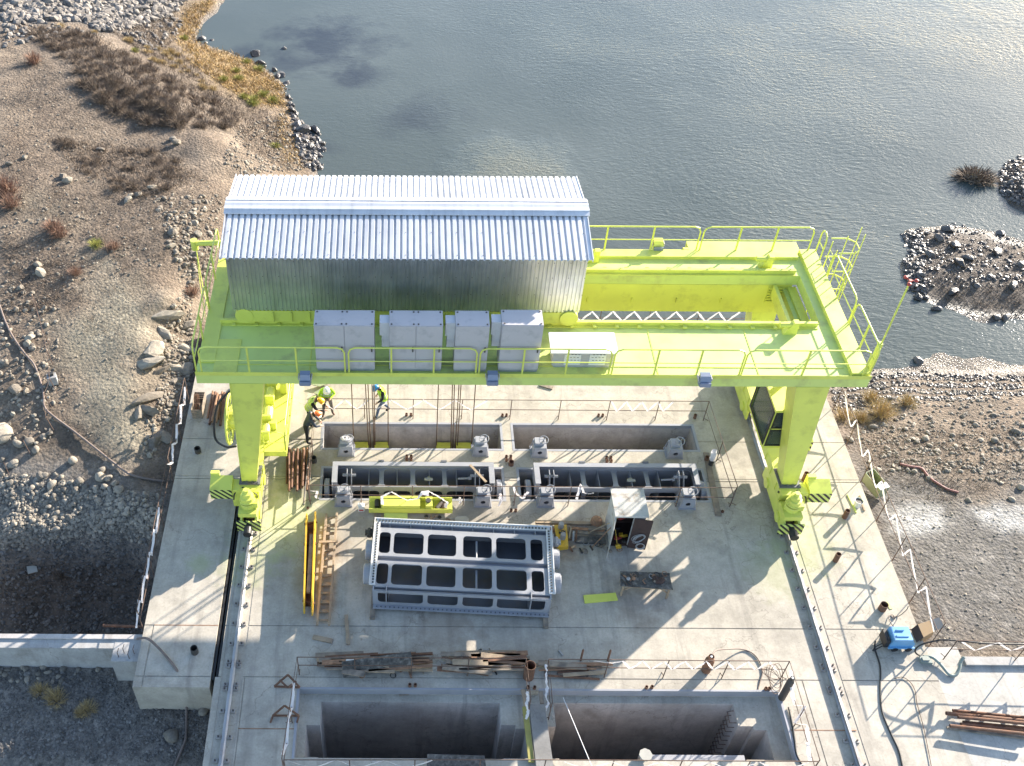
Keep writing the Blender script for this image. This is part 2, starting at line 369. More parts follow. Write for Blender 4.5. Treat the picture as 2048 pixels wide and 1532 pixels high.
def bez(pts, n=8):
    """Catmull-Rom through the points"""
    P = [Vector(p) for p in pts]; out = []
    P = [P[0]*2-P[1]]+P+[P[-1]*2-P[-2]]
    for i in range(1, len(P)-2):
        for k in range(n):
            t = k/n; a, b, c, d = P[i-1], P[i], P[i+1], P[i+2]
            out.append(0.5*((2*b)+(c-a)*t+(2*a-5*b+4*c-d)*t*t+(3*b-a-3*c+d)*t*t*t))
    out.append(P[-2]); return out
# ================================================================== TERRAIN
WZ = -2.4            # water level
ctl = [  # pixel x, pixel y, height: spot heights read off the photograph
 # top-left heap and ridge
 (0,20,0.6),(100,40,0.3),(250,20,-0.8),(350,30,-1.8),(330,80,-1.6),(0,60,0.8),(200,95,0.2),(60,110,1.0),(0,150,1.4),
 (200,140,1.0),(260,170,1.0),(320,210,0.8),(400,280,0.6),(450,330,0.2),(250,250,0.65),(330,270,0.5),(330,140,-0.6),(400,200,-0.8),(430,130,-1.7),(500,190,-1.9),(520,240,-1.7),(540,290,-1.9),(500,300,-1.0),
 (100,250,1.3),(0,300,1.6),(200,330,0.9),(300,360,0.8),(350,330,0.4),(100,400,1.3),(0,480,1.2),(200,430,1.0),(300,450,0.9),(400,420,0.5),(400,480,0.4),(350,520,0.6),
 (430,380,0.2),(500,380,-0.8),(560,400,-1.6),(600,420,-2.3),(500,440,-0.8),
 # shore line (water level)
 (440,0,-2.35),(395,50,-2.35),(380,85,-2.35),(420,100,-2.38),(480,118,-2.38),(530,145,-2.38),(560,180,-2.38),(580,220,-2.4),(605,260,-2.4),(635,290,-2.4),(630,345,-2.4),
 # rock slab beside the deck and the ledges along it
 (0,560,.78),(100,600,.66),(200,560,.74),(300,600,.60),(340,620,.50),(0,640,.58),(150,650,.52),(250,650,.48),(0,700,.40),(100,720,.33),(200,720,.30),(300,700,.32),(0,800,.05),(100,800,.05),(200,800,.06),(270,790,.08),(150,760,.18),(250,740,.22),(100,870,-.28),(200,870,-.25),(280,860,-.22),(0,870,-.35),(150,840,-.12),
 (350,650,-0.2),(330,740,-0.25),(350,800,-0.4),(320,860,-0.5),(340,930,-0.6),(330,1000,-0.8),(385,600,-0.2),(390,700,-0.4),
 (0,930,-.68),(100,930,-.6),(200,930,-0.52),(290,940,-0.5),(0,1000,-1.02),(100,1000,-.88),(200,1000,-0.72),(290,1000,-.5),(0,1060,-1.42),(100,1050,-1.2),(200,1045,-.88),(300,1035,-.46),
 (0,1104,-1.62),(100,1084,-1.32),(200,1070,-.98),(300,1066,-.55),(0,1190,-3.7),(100,1180,-3.4),(200,1165,-3.1),(295,1150,-2.5),(0,1260,-4.3),(150,1250,-4.1),(280,1230,-3.7),
 # bed of the river
 (480,60,-2.9),(600,60,-3.3),(700,120,-4),(700,260,-3.6),(900,0,-5),(900,300,-4.5),(1200,100,-5.5),(1200,380,-5),(1500,50,-5.5),(1500,300,-5),(2048,0,-5.5),(1800,200,-4.5),(1750,400,-3.6),(800,700,-5.5),(1300,640,-5),
 (690,330,-3.0),(1500,500,-4.5),(1650,480,-3.8),(1700,560,-3.0),(1620,640,-3.2),(1640,700,-2.8),
 # islands
 (2030,340,-2.0),(2048,380,-2.05),(1988,335,-2.45),(2000,375,-2.42),(2048,416,-2.45),(2048,296,-2.45),(2010,310,-2.4),(2160,340,-1.8),(1950,350,-2.75),
 (1800,455,-2.42),(1850,440,-2.42),(1900,436,-2.42),(2000,452,-2.42),(2048,468,-2.42),(1800,510,-2.42),(1812,560,-2.42),(1840,590,-2.42),(1900,602,-2.38),(1960,622,-2.36),(2010,622,-2.36),(2048,612,-2.3),
 (1850,490,-2.2),(1900,500,-2.1),(1960,520,-2.02),(2048,530,-1.98),(1900,560,-2.12),(2000,580,-2.1),(1960,480,-2.15),(1780,500,-2.75),(1790,590,-2.7),(2140,530,-1.95),
 (1880,640,-2.55),(1960,660,-2.52),(2048,650,-2.55),(1750,650,-2.75),(1840,690,-2.42),(1900,690,-2.43),(1980,710,-2.38),(2048,715,-2.4),(2048,690,-2.5),(1780,710,-2.5),
 # right bank
 (1640,745,-2.5),(1690,745,-2.42),(1720,735,-2.39),(1800,725,-2.37),(1850,730,-2.33),(1950,745,-2.25),(2048,755,-2.15),(1680,800,-1.9),(1800,790,-1.8),(1900,800,-1.7),(2048,810,-1.6),
 (1700,860,-1.3),(1850,870,-1.2),(2048,870,-1.15),(1740,950,-0.95),(1900,950,-0.85),(2048,960,-0.8),(1790,1050,-0.65),(1900,1050,-0.6),(2048,1060,-0.6),(1820,1150,-0.45),(1950,1160,-0.4),(2048,1180,-0.4),(1870,1260,-0.3),(1980,1285,-0.25),(2048,1290,-0.25),(1660,830,-1.5),(1710,970,-0.9),(1780,1120,-0.55),(1850,1240,-0.35)]
cxy = np.array([[*at(x, y, z)[:2]] for x, y, z in ctl]); cz = np.array([c[2] for c in ctl])
extra = np.array([[-60,20,-3],[-60,45,2],[-60,75,3],[-40,110,2.5],[0,120,-6],[60,120,-6.5],[100,80,-6],[70,40,-1.2],[70,20,-.3],[35,10,-.3],[30,17,-.3],[45,30,-1]])
cxy = np.vstack([cxy, extra[:, :2]]); cz = np.concatenate([cz, extra[:, 2]])
def phi(d): return np.sqrt(d*d+0.6)
nC = len(cz); A = np.zeros((nC+3, nC+3))
A[:nC,:nC] = phi(np.linalg.norm(cxy[:,None]-cxy[None], axis=2))+np.eye(nC)*-0.02
A[:nC,nC] = 1; A[:nC,nC+1:] = cxy; A[nC,:nC] = 1; A[nC+1:,:nC] = cxy.T
W = np.linalg.solve(A, np.concatenate([cz, [0,0,0]]))
def base_h(X, Y):
    P = np.stack([np.clip(X, -60, 100), np.clip(Y, 5, 120)], -1)
    out = np.empty(len(P))
    for i in range(0, len(P), 20000):
        q = P[i:i+20000]
        out[i:i+20000] = phi(np.linalg.norm(q[:,None]-cxy[None], axis=2)) @ W[:nC] + W[nC] + q @ W[nC+1:]
    low = (X < -5.4) & (Y < 17.72)                    # the yard in front of the retaining wall
    out = np.where(low, -1.45-0.03*(17-Y)+0.02*np.sin(X*1.3), out)
    under = (X > -8.2) & (X < 17.1) & (Y < 32.3) & ~low  # below the dam
    out = np.where(under, np.minimum(out, -7.5), out)
    out = np.where((X >= 17.1) & (Y < 17.0), np.minimum(out, -0.6), out)
    return out
def noise_h(x, y, s, o): return noise.noise(Vector((x*s+o, y*s-o, o*.37)))
def detail_h(x, y):
    return 0.08*noise_h(x, y, .45, 3.1)+0.07*noise_h(x, y, 1.1, 7.7)+0.06*noise_h(x, y, 2.7, 1.9)
def height(x, y):
    b = float(base_h(np.array([x]), np.array([y]))[0])
    k = 0.35 if (x > 12) else (0.5 if x < -5.4 and y < 17.72 else 0.62)
    return b+detail_h(x, y)*k
def hit(px, py):
    """point of the ground the pixel looks at"""
    d = ray(px, py); z = 2.0; P = None
    for t in np.arange((2.6-H)/d[2], (-8-H)/d[2], 0.25):
        x, y, z = d[0]*t, d[1]*t, H+d[2]*t
        if z <= float(base_h(np.array([x]), np.array([y]))[0])+detail_h(x, y)*.6: break
    return Vector((x, y, height(x, y)))

xs = np.concatenate([[-1500,-700,-350,-180,-100,-70,-55,-46,-40], np.arange(-37,43.01,0.27), [45,48,53,60,75,100,180,350,700,1500]])
ys = np.concatenate([[-1500,-700,-300,-120,-50,-20,0,6], np.arange(9,86.01,0.27), [88,92,98,110,150,220,400,800,1500,2500]])
GX, GY = np.meshgrid(xs, ys); X = GX.ravel(); Y = GY.ravel()
Z = base_h(X, Y)
inside = (X > -38) & (X < 44) & (Y > 8) & (Y < 87)
for i in np.nonzero(inside)[0]:
    x, y = X[i], Y[i]; k = 0.35 if (x > 12) else (0.5 if x < -5.4 and y < 17.72 else 0.62)
    Z[i] += detail_h(x, y)*k
nx, ny = len(xs), len(ys)
me = bpy.data.meshes.new('ground')
idx = np.arange(nx*ny).reshape(ny, nx)
faces = np.stack([idx[:-1,:-1], idx[:-1,1:], idx[1:,1:], idx[1:,:-1]], -1).reshape(-1, 4)
me.from_pydata(np.stack([X, Y, Z], -1).tolist(), [], faces.tolist())
me.polygons.foreach_set('use_smooth', [True]*len(me.polygons))

# ground cover: regions drawn in world coordinates, soft noisy edges
cache_hit = {}
def poly_mask(pts, soft, amp=1.0, conv=True):
    P = np.array([tuple(hit(*p)[:2]) for p in pts]) if conv else np.array(pts)
    sd = np.full(len(X), 1e9); ins = np.zeros(len(X), bool)
    n = len(P)
    for i in range(n):
        a, b = P[i], P[(i+1) % n]; ab = b-a
        t = np.clip(((X-a[0])*ab[0]+(Y-a[1])*ab[1])/(ab@ab+1e-9), 0, 1)
        sd = np.minimum(sd, np.hypot(X-a[0]-t*ab[0], Y-a[1]-t*ab[1]))
        c = ((a[1] > Y) != (b[1] > Y)) & (X < (b[0]-a[0])*(Y-a[1])/(b[1]-a[1]+1e-12)+a[0]); ins ^= c
    sd = np.where(ins, sd, -sd)+NZ*amp*soft
    return np.clip(sd/soft*0.5+0.5, 0, 1)
NZ = np.zeros(len(X))
for i in np.nonzero(inside)[0]:
    NZ[i] = 1.1*noise_h(X[i], Y[i], .55, 11.3)+0.7*noise_h(X[i], Y[i], 1.6, 5.2)+0.4*noise_h(X[i], Y[i], 3.3, 9.1)
q = lambda l: [(a/2.926, b/2.926) for a, b in l]
q2 = lambda l: [(a/3.33, 440+b/3.33) for a, b in l]
scrub = np.maximum(poly_mask(q([(60,190),(250,170),(500,220),(700,340),(900,420),(1050,520),(1200,580),(1350,680),(1350,780),(1200,790),(1050,740),(900,620),(700,560),(450,460),(250,320),(100,230)]), 1.6),
        0.75*poly_mask(q([(250,840),(400,850),(600,900),(900,900),(1100,1000),(1120,1150),(900,1200),(600,1150),(450,1000),(300,950)]), 2.0))
scrub = np.maximum(scrub, 0.55*poly_mask(q([(560,190),(1000,60),(1050,250),(1250,500),(1500,650),(1620,720),(1700,1020),(1420,900),(1350,700),(900,420)]), 1.2))
scrub = np.maximum(scrub, 0.62*poly_mask([(0,150),(60,110),(330,290),(430,420),(400,540),(200,470),(0,400)], 1.5, 1.6))
scrub = np.maximum(scrub, 0.5*poly_mask([(0,480),(100,500),(150,600),(60,640),(0,640)], 1.2))
golden = poly_mask(q([(1050,60),(1250,0),(1150,130),(1110,260),(1250,300),(1480,380),(1560,450),(1630,520),(1640,640),(1500,640),(1400,600),(1250,500),(1100,400),(1000,250)]), 1.6)
golden = np.maximum(golden, 0.5*poly_mask([(560,200),(575,250),(600,340),(560,340),(540,280)], 0.8))
riprap = poly_mask(q([(-80,-40),(1090,-40),(960,100),(700,200),(600,215),(450,150),(250,150),(0,180),(-80,200)]), 1.0)
slab = poly_mask(q2([(600,240),(750,280),(950,480),(1140,640),(1050,850),(900,980),(1030,1090),(900,1280),(980,1480),(800,1560),(640,1532),(600,1250),(560,1000),(400,900),(350,700),(650,600)]), 0.9)
slab = np.maximum(slab, 0.8*poly_mask([(0,380),(120,420),(140,470),(80,440),(0,410)], 1.0))
pebble = poly_mask([(-80,905),(60,900),(200,955),(330,1000),(335,1060),(310,1290),(-80,1290)], 0.7)
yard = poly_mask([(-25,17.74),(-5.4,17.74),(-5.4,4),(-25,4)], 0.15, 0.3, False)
gravel = poly_mask([(1660,900),(1760,930),(1880,960),(2120,960),(2120,1310),(1870,1310),(1780,1150)], 1.3)
wet = np.clip((-2.25-Z)/0.12+NZ*0.35, 0, 1)*(1-golden*0.6)
cement = np.maximum(poly_mask([(1775,1010),(1830,995),(1885,1005),(1895,1030),(1880,1055),(1830,1065),(1790,1050)], 0.22, .8), poly_mask([(1950,1010),(1990,998),(2060,1005),(2060,1050),(2010,1050),(1960,1035)], 0.22, .8))
islandg = poly_mask([(1795,450),(1900,430),(2060,450),(2060,620),(1900,605),(1810,570)], 1.0)
for nm, cols in (('zone_a', (scrub, golden, riprap)), ('zone_b', (slab, np.maximum(pebble, yard), gravel)), ('zone_c', (wet, cement, islandg))):
    ca = me.color_attributes.new(nm, 'FLOAT_COLOR', 'POINT')
    ca.data.foreach_set('color', np.stack([*cols, np.ones(len(X))], -1).astype(np.float32).ravel())

m, n, b = newmat('ground_soil')
g = N(n, 'ShaderNodeNewGeometry'); v = g.outputs['Position']
def attr(nm):
    a = N(n, 'ShaderNodeAttribute', attribute_name=nm); s = N(n, 'ShaderNodeSeparateColor'); n.links.new(a.outputs['Color'], s.inputs[0]); return s.outputs
za, zb, zc = attr('zone_a'), attr('zone_b'), attr('zone_c')
big = noise_tex(n, v, 0.5, 6, 0.6); med = noise_tex(n, v, 2.6, 8, 0.68); fine = noise_tex(n, v, 13, 6, 0.75)
def two(c1, c2, f, lo=.38, hi=.62):
    r = ramp(n, [(lo, c1), (hi, c2)]); n.links.new(f, r.inputs[0]); return r.outputs[0]
out = two((0.146,0.109,0.079), (0.222,0.174,0.128), big)
pn = noise_tex(n, v, .42, 9, .68); pr_ = ramp(n, [(.50, 0.0), (.60, .75)]); n.links.new(pn, pr_.inputs[0])   # patches of dead ground cover
out = mixc(n, pr_.outputs[0], out, two((0.072,0.056,0.043), (0.145,0.112,0.082), med))
out = mixc(n, zb[0], out, two((0.195,0.170,0.126), (0.262,0.230,0.172), big))            # rock slab
out = mixc(n, zb[2], out, two((0.100,0.092,0.084), (0.150,0.139,0.128), med))            # gravel on the right
out = mixc(n, za[1], out, two((0.160,0.096,0.040), (0.296,0.208,0.096), med))               # golden grass
out = mixc(n, math_n(n, 'MULTIPLY', za[0], .85), out, two((0.070,0.055,0.043), (0.165,0.128,0.096), med)) # brush
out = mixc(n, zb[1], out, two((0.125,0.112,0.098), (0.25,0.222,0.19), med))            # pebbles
out = mixc(n, za[2], out, two((0.120,0.104,0.092), (0.216,0.196,0.172), med))            # under the rip-rap
out = mixc(n, zc[2], out, two((0.104,0.084,0.068), (0.176,0.148,0.120), med))            # islands
out = mixc(n, math_n(n, 'MULTIPLY', zc[1], .95), out, two((0.26,0.255,0.245), (0.40,0.39,0.375), med))
# pebbles and clods: per-cell tint at two sizes
for sc, amt in ((3.2, .55), (9.0, .7)):
    vo = N(n, 'ShaderNodeTexVoronoi'); vo.inputs['Scale'].default_value = sc; n.links.new(v, vo.inputs['Vector'])
    s = N(n, 'ShaderNodeSeparateColor'); n.links.new(vo.outputs['Color'], s.inputs[0])
    rr = ramp(n, [(0.0, 0.62), (0.6, 1.0), (1.0, 1.5)]); n.links.new(s.outputs[0], rr.inputs[0])
    k = ramp(n, [(0.42, 0.0), (0.6, amt)]); n.links.new(noise_tex(n, v, 1.1, 5), k.inputs[0])
    out = mixc(n, k.outputs[0], out, mixc(n, 1.0, out, rr.outputs[0], 'MULTIPLY'))
r3 = ramp(n, [(0.3, 0.62), (0.7, 1.34)]); n.links.new(fine, r3.inputs[0]); out = mixc(n, 1.0, out, r3.outputs[0], 'MULTIPLY')
out = mixc(n, math_n(n, 'MULTIPLY', zc[0], .85), out, two((0.05,0.042,0.036), (0.13,0.11,0.095), med))  # wet mud
n.links.new(out, b.inputs['Base Color'])
rw = ramp(n, [(0, 0.92), (1, 0.15)]); n.links.new(zc[0], rw.inputs[0]); n.links.new(rw.outputs[0], b.inputs['Roughness'])
b.inputs['Specular IOR Level'].default_value = 0.4
vo = N(n, 'ShaderNodeTexVoronoi'); vo.inputs['Scale'].default_value = 7; n.links.new(v, vo.inputs['Vector'])
hh = math_n(n, 'ADD', math_n(n, 'MULTIPLY', vo.outputs['Distance'], -0.8), math_n(n, 'ADD', med, fine))
bump(n, b, hh, 0.75, 0.12)
me.materials.append(m); M['soil'] = m
gnd = bpy.data.objects.new('ground', me); C.objects.link(gnd); structure(gnd)

# ------------------------------------------------------------------ water
def water_mat():
    m, n, b = newmat('river_water')
    g = N(n, 'ShaderNodeNewGeometry'); v = g.outputs['Position']
    # silt cloud and weed beds under the surface tint the water
    f = noise_tex(n, v, 0.11, 4, 0.5)
    r = ramp(n, [(0.35, (0.074,0.088,0.082)), (0.65, (0.096,0.110,0.102))]); n.links.new(f, r.inputs[0]); out = r.outputs[0]
    wn = noise_tex(n, v, 0.5, 5, 0.6)
    for (px, py), rad, amt in (((650,88), 4.6, .8), ((600,75), 1.8, .5), ((720,150), 1.8, .5), ((690,160), 1.3, .5), ((850,230), 2.6, .35), ((790,240), 2.0, .3), ((480,108), 1.3, .6), ((560,135), 1.2, .5), ((640,300), 1.2, .4)):
        p = at(px, py, WZ)
        d = N(n, 'ShaderNodeVectorMath', operation='DISTANCE'); n.links.new(v, d.inputs[0]); d.inputs[1].default_value = p
        t = math_n(n, 'ADD', math_n(n, 'DIVIDE', d.outputs['Value'], rad), math_n(n, 'MULTIPLY', math_n(n, 'SUBTRACT', wn, .5), 2.2))
        rr = ramp(n, [(0.25, amt), (1.2, 0.0)]); n.links.new(t, rr.inputs[0]); out = mixc(n, rr.outputs[0], out, (0.030,0.034,0.042))
    p = at(1020, 340, WZ)   # shoal where the bed shows through
    n.links.new(out, b.inputs['Base Color'])
    b.inputs['Roughness'].default_value = 0.14; b.inputs['IOR'].default_value = 1.33
    mp = N(n, 'ShaderNodeMapping'); mp.inputs['Scale'].default_value = (1.0, 1.9, 1); mp.inputs['Rotation'].default_value = (0, 0, R(8)); n.links.new(v, mp.inputs[0])
    wp = N(n, 'ShaderNodeTexNoise'); wp.inputs['Scale'].default_value = .09; n.links.new(v, wp.inputs['Vector'])
    wa = N(n, 'ShaderNodeVectorMath', operation='SCALE'); wa.inputs[3].default_value = 7; n.links.new(wp.outputs['Color'], wa.inputs[0])
    wb = N(n, 'ShaderNodeVectorMath', operation='ADD'); n.links.new(mp.outputs[0], wb.inputs[0]); n.links.new(wa.outputs[0], wb.inputs[1])
    gust = noise_tex(n, v, 0.07, 3, .5); gr = ramp(n, [(0.35, .45), (0.65, 1.25)]); n.links.new(gust, gr.inputs[0])
    a = math_n(n, 'MULTIPLY', noise_tex(n, wb.outputs[0], 2.3, 4, 0.6), gr.outputs[0]); c = noise_tex(n, wb.outputs[0], 5.5, 2, 0.5); e = noise_tex(n, v, 0.25, 2)
    # calm lee along the left bank, livelier in the open
    sx = N(n, 'ShaderNodeSeparateXYZ'); n.links.new(v, sx.inputs[0])
    k = ramp(n, [(0.0, 0.12), (0.35, 0.45), (0.8, 1.0)])
    n.links.new(math_n(n, 'ADD', math_n(n, 'MULTIPLY', math_n(n, 'ADD', sx.outputs[0], 12.0), 0.03), math_n(n, 'MULTIPLY', math_n(n, 'SUBTRACT', e, .5), .5), True), k.inputs[0])
    h = math_n(n, 'MULTIPLY', math_n(n, 'ADD', a, math_n(n, 'MULTIPLY', c, 0.35)), k.outputs[0])
    # standing riffle over the shoal
    d = N(n, 'ShaderNodeVectorMath', operation='DISTANCE'); n.links.new(v, d.inputs[0]); d.inputs[1].default_value = p
    rr = ramp(n, [(0.25, 2.4), (1.0, 0.0)]); n.links.new(math_n(n, 'ADD', math_n(n, 'DIVIDE', d.outputs['Value'], 4.2), math_n(n, 'MULTIPLY', math_n(n, 'SUBTRACT', wn, .5), 1.2)), rr.inputs[0])
    fz = noise_tex(n, mp.outputs[0], 3.4, 4, 0.7); h = math_n(n, 'ADD', h, math_n(n, 'MULTIPLY', fz, rr.outputs[0]))
    bump(n, b, h, 0.5, 0.085)
    return m
M['water'] = water_mat()
# the river upstream of the dam; the dam's own footprint and the hollow left of it are dry
mb = MB()
for x0, x1, y0, y1 in ((-1500,-9,30,2500),(-9,17.3,33.35,2500),(17.3,1500,14,2500)): mb.add([(x0,y0,WZ),(x1,y0,WZ),(x1,y1,WZ),(x0,y1,WZ)], [(0,1,2,3)])
o = mb.build('river_water', M['water'], fix=False); structure(o)

# ================================================================== THE DECK OF THE DAM
DX0, DX1, DY1 = -8.42, 17.25, 33.3
rects = []      # x0,x1,y0,y1,z : later ones win
def cut(x0, x1, y0, y1, z): rects.append((x0, x1, y0, y1, z))
for y in (18.24, 16.38, 26.35-1.85): cut(DX0, DX1, y-.018, y+.018, -0.025)     # joints
for y in (26.48, 24.62): cut(DX0, DX1, y-.014, y+.014, -0.022)
cut(-8.14,-8.10,16.0,18.24,-.02)
cut(-5.30-.34,-5.30+.34, 9, DY1, -0.012); cut(13.83-.34, 13.83+.34, 9, DY1, -0.012)    # grout beds of the rails
cut(-5.98,-5.74, 16.38, 31, -0.45)                                                    # cable channel
cut(11.98+.9-.014,12.9, 9, 16.38, -.02); cut(-4.9,-4.875, 9, 16.38, -.02)
S1 = ((-2.97,3.93),(4.44,11.48))
for a, c in S1: cut(a, c, 26.05, 27.32, -5.5)
for a, c in ((-2.87,3.85),(4.50,11.40)): cut(a, c, 23.60, 25.05, -5.5)
for x in (-2.6, 3.55): pass
PIT = ((-3.12,4.0),(4.45,12.0))
for (a, c), (i0, i1) in zip(PIT, ((-2.43,3.22),(4.92,10.62))):
    cut(a, c, 13.72, 15.97, -0.34)
    cut(i0, i1, 13.72, 15.72, -8)
    cut(i0-.42, i0, 13.9, 14.93, -8); cut(i1, i1+.45, 13.9, 14.98, -8)
    cut(i1+.45, i1+.85, 13.9, 14.86, -6)
cut(3.98, 4.47, 13.72, 15.97, -0.34)
for x in (4.06, 4.30): cut(x, x+.10, 15.5, 15.97, -.34)
gx = sorted({DX0, DX1, -5.84}|{v for r in rects for v in r[:2] if DX0 < v < DX1}); gy = sorted({9.0, 16.0, 16.38, DY1}|{v for r in rects for v in r[2:4] if 9 < v < DY1})
def zat(x, y):
    if x < -5.84 and y < (16.0 if x < -5.98 else 16.38): return None
    if not (DX0 < x < DX1 and 9 < y < DY1): return None
    z = 0.0
    for r in rects:
        if r[0] < x < r[1] and r[2] < y < r[3]: z = r[4] if r[4] < -.3 or z > -.3 else z
    return z
mb = MB(); cells = {}
for i in range(len(gx)-1):
    for j in range(len(gy)-1):
        cells[i, j] = zat((gx[i]+gx[i+1])/2, (gy[j]+gy[j+1])/2)
for (i, j), z in cells.items():
    if z is None: continue
    x0, x1, y0, y1 = gx[i], gx[i+1], gy[j], gy[j+1]
    mb.cur = 1 if z < -.35 else 0
    mb.add([(x0,y0,z),(x1,y0,z),(x1,y1,z),(x0,y1,z)], [(0,1,2,3)])
    for di, dj, e in ((1,0,((x1,y0),(x1,y1))), (-1,0,((x0,y1),(x0,y0))), (0,1,((x1,y1),(x0,y1))), (0,-1,((x0,y0),(x1,y0)))):
        zz = cells.get((i+di, j+dj), None)
        zz = -9.0 if zz is None else zz
        if zz < z-1e-6:
            (ax, ay), (bx, by) = e; mb.cur = 1 if zz < -1 and cells.get((i+di, j+dj)) is not None else 0
            mb.add([(ax,ay,zz),(bx,by,zz),(bx,by,z),(ax,ay,z)], [(0,1,2,3)])
deck = mb.build('concrete_deck', [M['concrete'], M['concrete_dark']], fix=False); structure(deck)
# rust-stained filler lying in the transverse joints
mb = MB()
mb.box(-8.1, -5.99, 18.225, 18.255, -.02, .004).box(-4.9,-3.13,14.62,14.65,.0,.006).box(12.01,14.1,14.68,14.71,0,.006)
structure(mb.build('joint_filler', M['rust_light']))
# apron to the right of the deck, its kerb
mb = MB(); mb.box(17.255, 60, 4, 16.9, -0.5, -0.006)
structure(mb.build('apron_pavement', M['concrete_pale']))
mb = MB(); mb.box(18.3, 60, 16.905, 17.2, -0.6, 0.10)
structure(mb.build('kerb', M['concrete_side']))
mb = MB(); mb.box(17.255, 18.29, 16.905, 17.6, -0.6, -0.01)
structure(mb.build('apron_corner_pavement', M['concrete_pale']))
# retaining wall
rw_ = thing('retaining_wall', 'long low concrete retaining wall running left from the deck corner', 'wall', (-14, 17.7, -1.5))
mb = MB(); mb.box(-60, -9.34, 17.48, 17.96, -6, -.2); mb.build('wall', M['concrete_side'], rw_)
mb = MB(); mb.box(-60, -8.43, 17.80, 17.965, -.19, -.14); mb.build('coping', M['concrete_dark'], rw_)
mb = MB(); mb.box(-9.335, -8.43, 17.0, 17.96, -6, -.19); mb.build('end_block', M['concrete_side'], rw_)
mb = MB()
for x, y in ((-9.1,17.15),(-8.95,17.3),(-8.75,17.1),(-8.62,17.28)): mb.tube([(x,y,-.2),(x,y,.1),(x+.05,y+.1,.22)], .012, 5)
mb.build('starter_bar', M['rebar'], rw_)
# slot linings
def slot_frame(x0, x1, y0, y1, label, z=.006):
    mb = MB(); w_ = .09
    g_ = .004; mb.box(x0-w_, x1+w_, y1-g_, y1+w_, -.15, z).box(x0-w_, x1+w_, y0-w_, y0+g_, -.15, z).box(x0-w_, x0+g_, y0+g_, y1-g_, -.15, z).box(x1-g_, x1+w_, y0+g_, y1-g_, -.15, z)
    o = mb.build('slot_frame', M['gate'], origin=((x0+x1)/2, y0, 0)); tag(o, label, 'slot frame', 'steel frames of the gate slots')
slot_frame(-2.97, 3.93, 26.05, 27.32, 'pale steel frame round the open slot with hoist ropes going down')
slot_frame(4.44, 11.48, 26.05, 27.32, 'pale steel frame round the empty slot at back right')
slot_frame(-2.87, 3.85, 23.60, 25.05, 'pale steel frame round the slot holding the left upright gate')
slot_frame(4.50, 11.40, 23.60, 25.05, 'pale steel frame round the slot holding the right upright gate')
for (a, c), nm in zip(PIT, ('left', 'right')):
    mb = MB(); mb.box(a, c, 15.965, 16.03, -.3, .012); 
    if nm == 'left': mb.box(a-.07, a+.004, 13.7, 15.964, -.3, .012)
    else: mb.box(c-.004, c+.07, 13.7, 15.964, -.3, .012)
    o = mb.build('slot_frame', M['gate'], origin=(a, 15.97, 0)); tag(o, 'steel edge angle round the deep front shaft on the %s' % nm, 'slot frame', 'steel frames of the gate slots')

# ================================================================== RAILS
def crane_rail(x, label):
    r = thing('crane_rail', label, 'rail', (x, 22, 0), 'crane rails')
    mb = MB(); mb.prism([(x-.075,9,-.011),(x+.075,9,-.011),(x+.075,9,.02),(x+.02,9,.045),(x+.02,9,.12),(x+.04,9,.135),(x+.04,9,.17),(x-.04,9,.17),(x-.04,9,.135),(x-.02,9,.12),(x-.02,9,.045),(x-.075,9,.02)], (0,24,0))
    mb.build('rail', M['rail'], r)
    ys_ = [13.6,14.35,15.2,15.95,16.1,16.75,16.9,17.55,18.3,19.05,19.8,20.55,21.3,22.0,30.5,31.3]
    for y in ys_:
        for s in (-1, 1):
            mb = MB(); mb.cur = 0; mb.cbox((x+s*.17, y, .018), (.15,.13,.045)); mb.cur = 1; mb.cyl((x+s*.18, y, .04), (x+s*.18, y, .10), .028, 6)
            mb.build('rail_clip', [M['clip'], M['bolt']], r)
crane_rail(-5.30, 'long steel crane rail on the left of the deck next to the cable channel')
crane_rail(13.83, 'long steel crane rail on the right of the deck')
# cable chain lying in the channel
mb = MB(); mb.box(-5.95,-5.88,16.3,30.5,-.45,-.06).box(-5.84,-5.77,16.3,30.5,-.45,-.10)
o = mb.build('cable_tray', M['black'], origin=(-5.86,20,-.4)); tag(o, 'black rubber cable tray lying in the deck channel beside the left rail', 'cable tray')

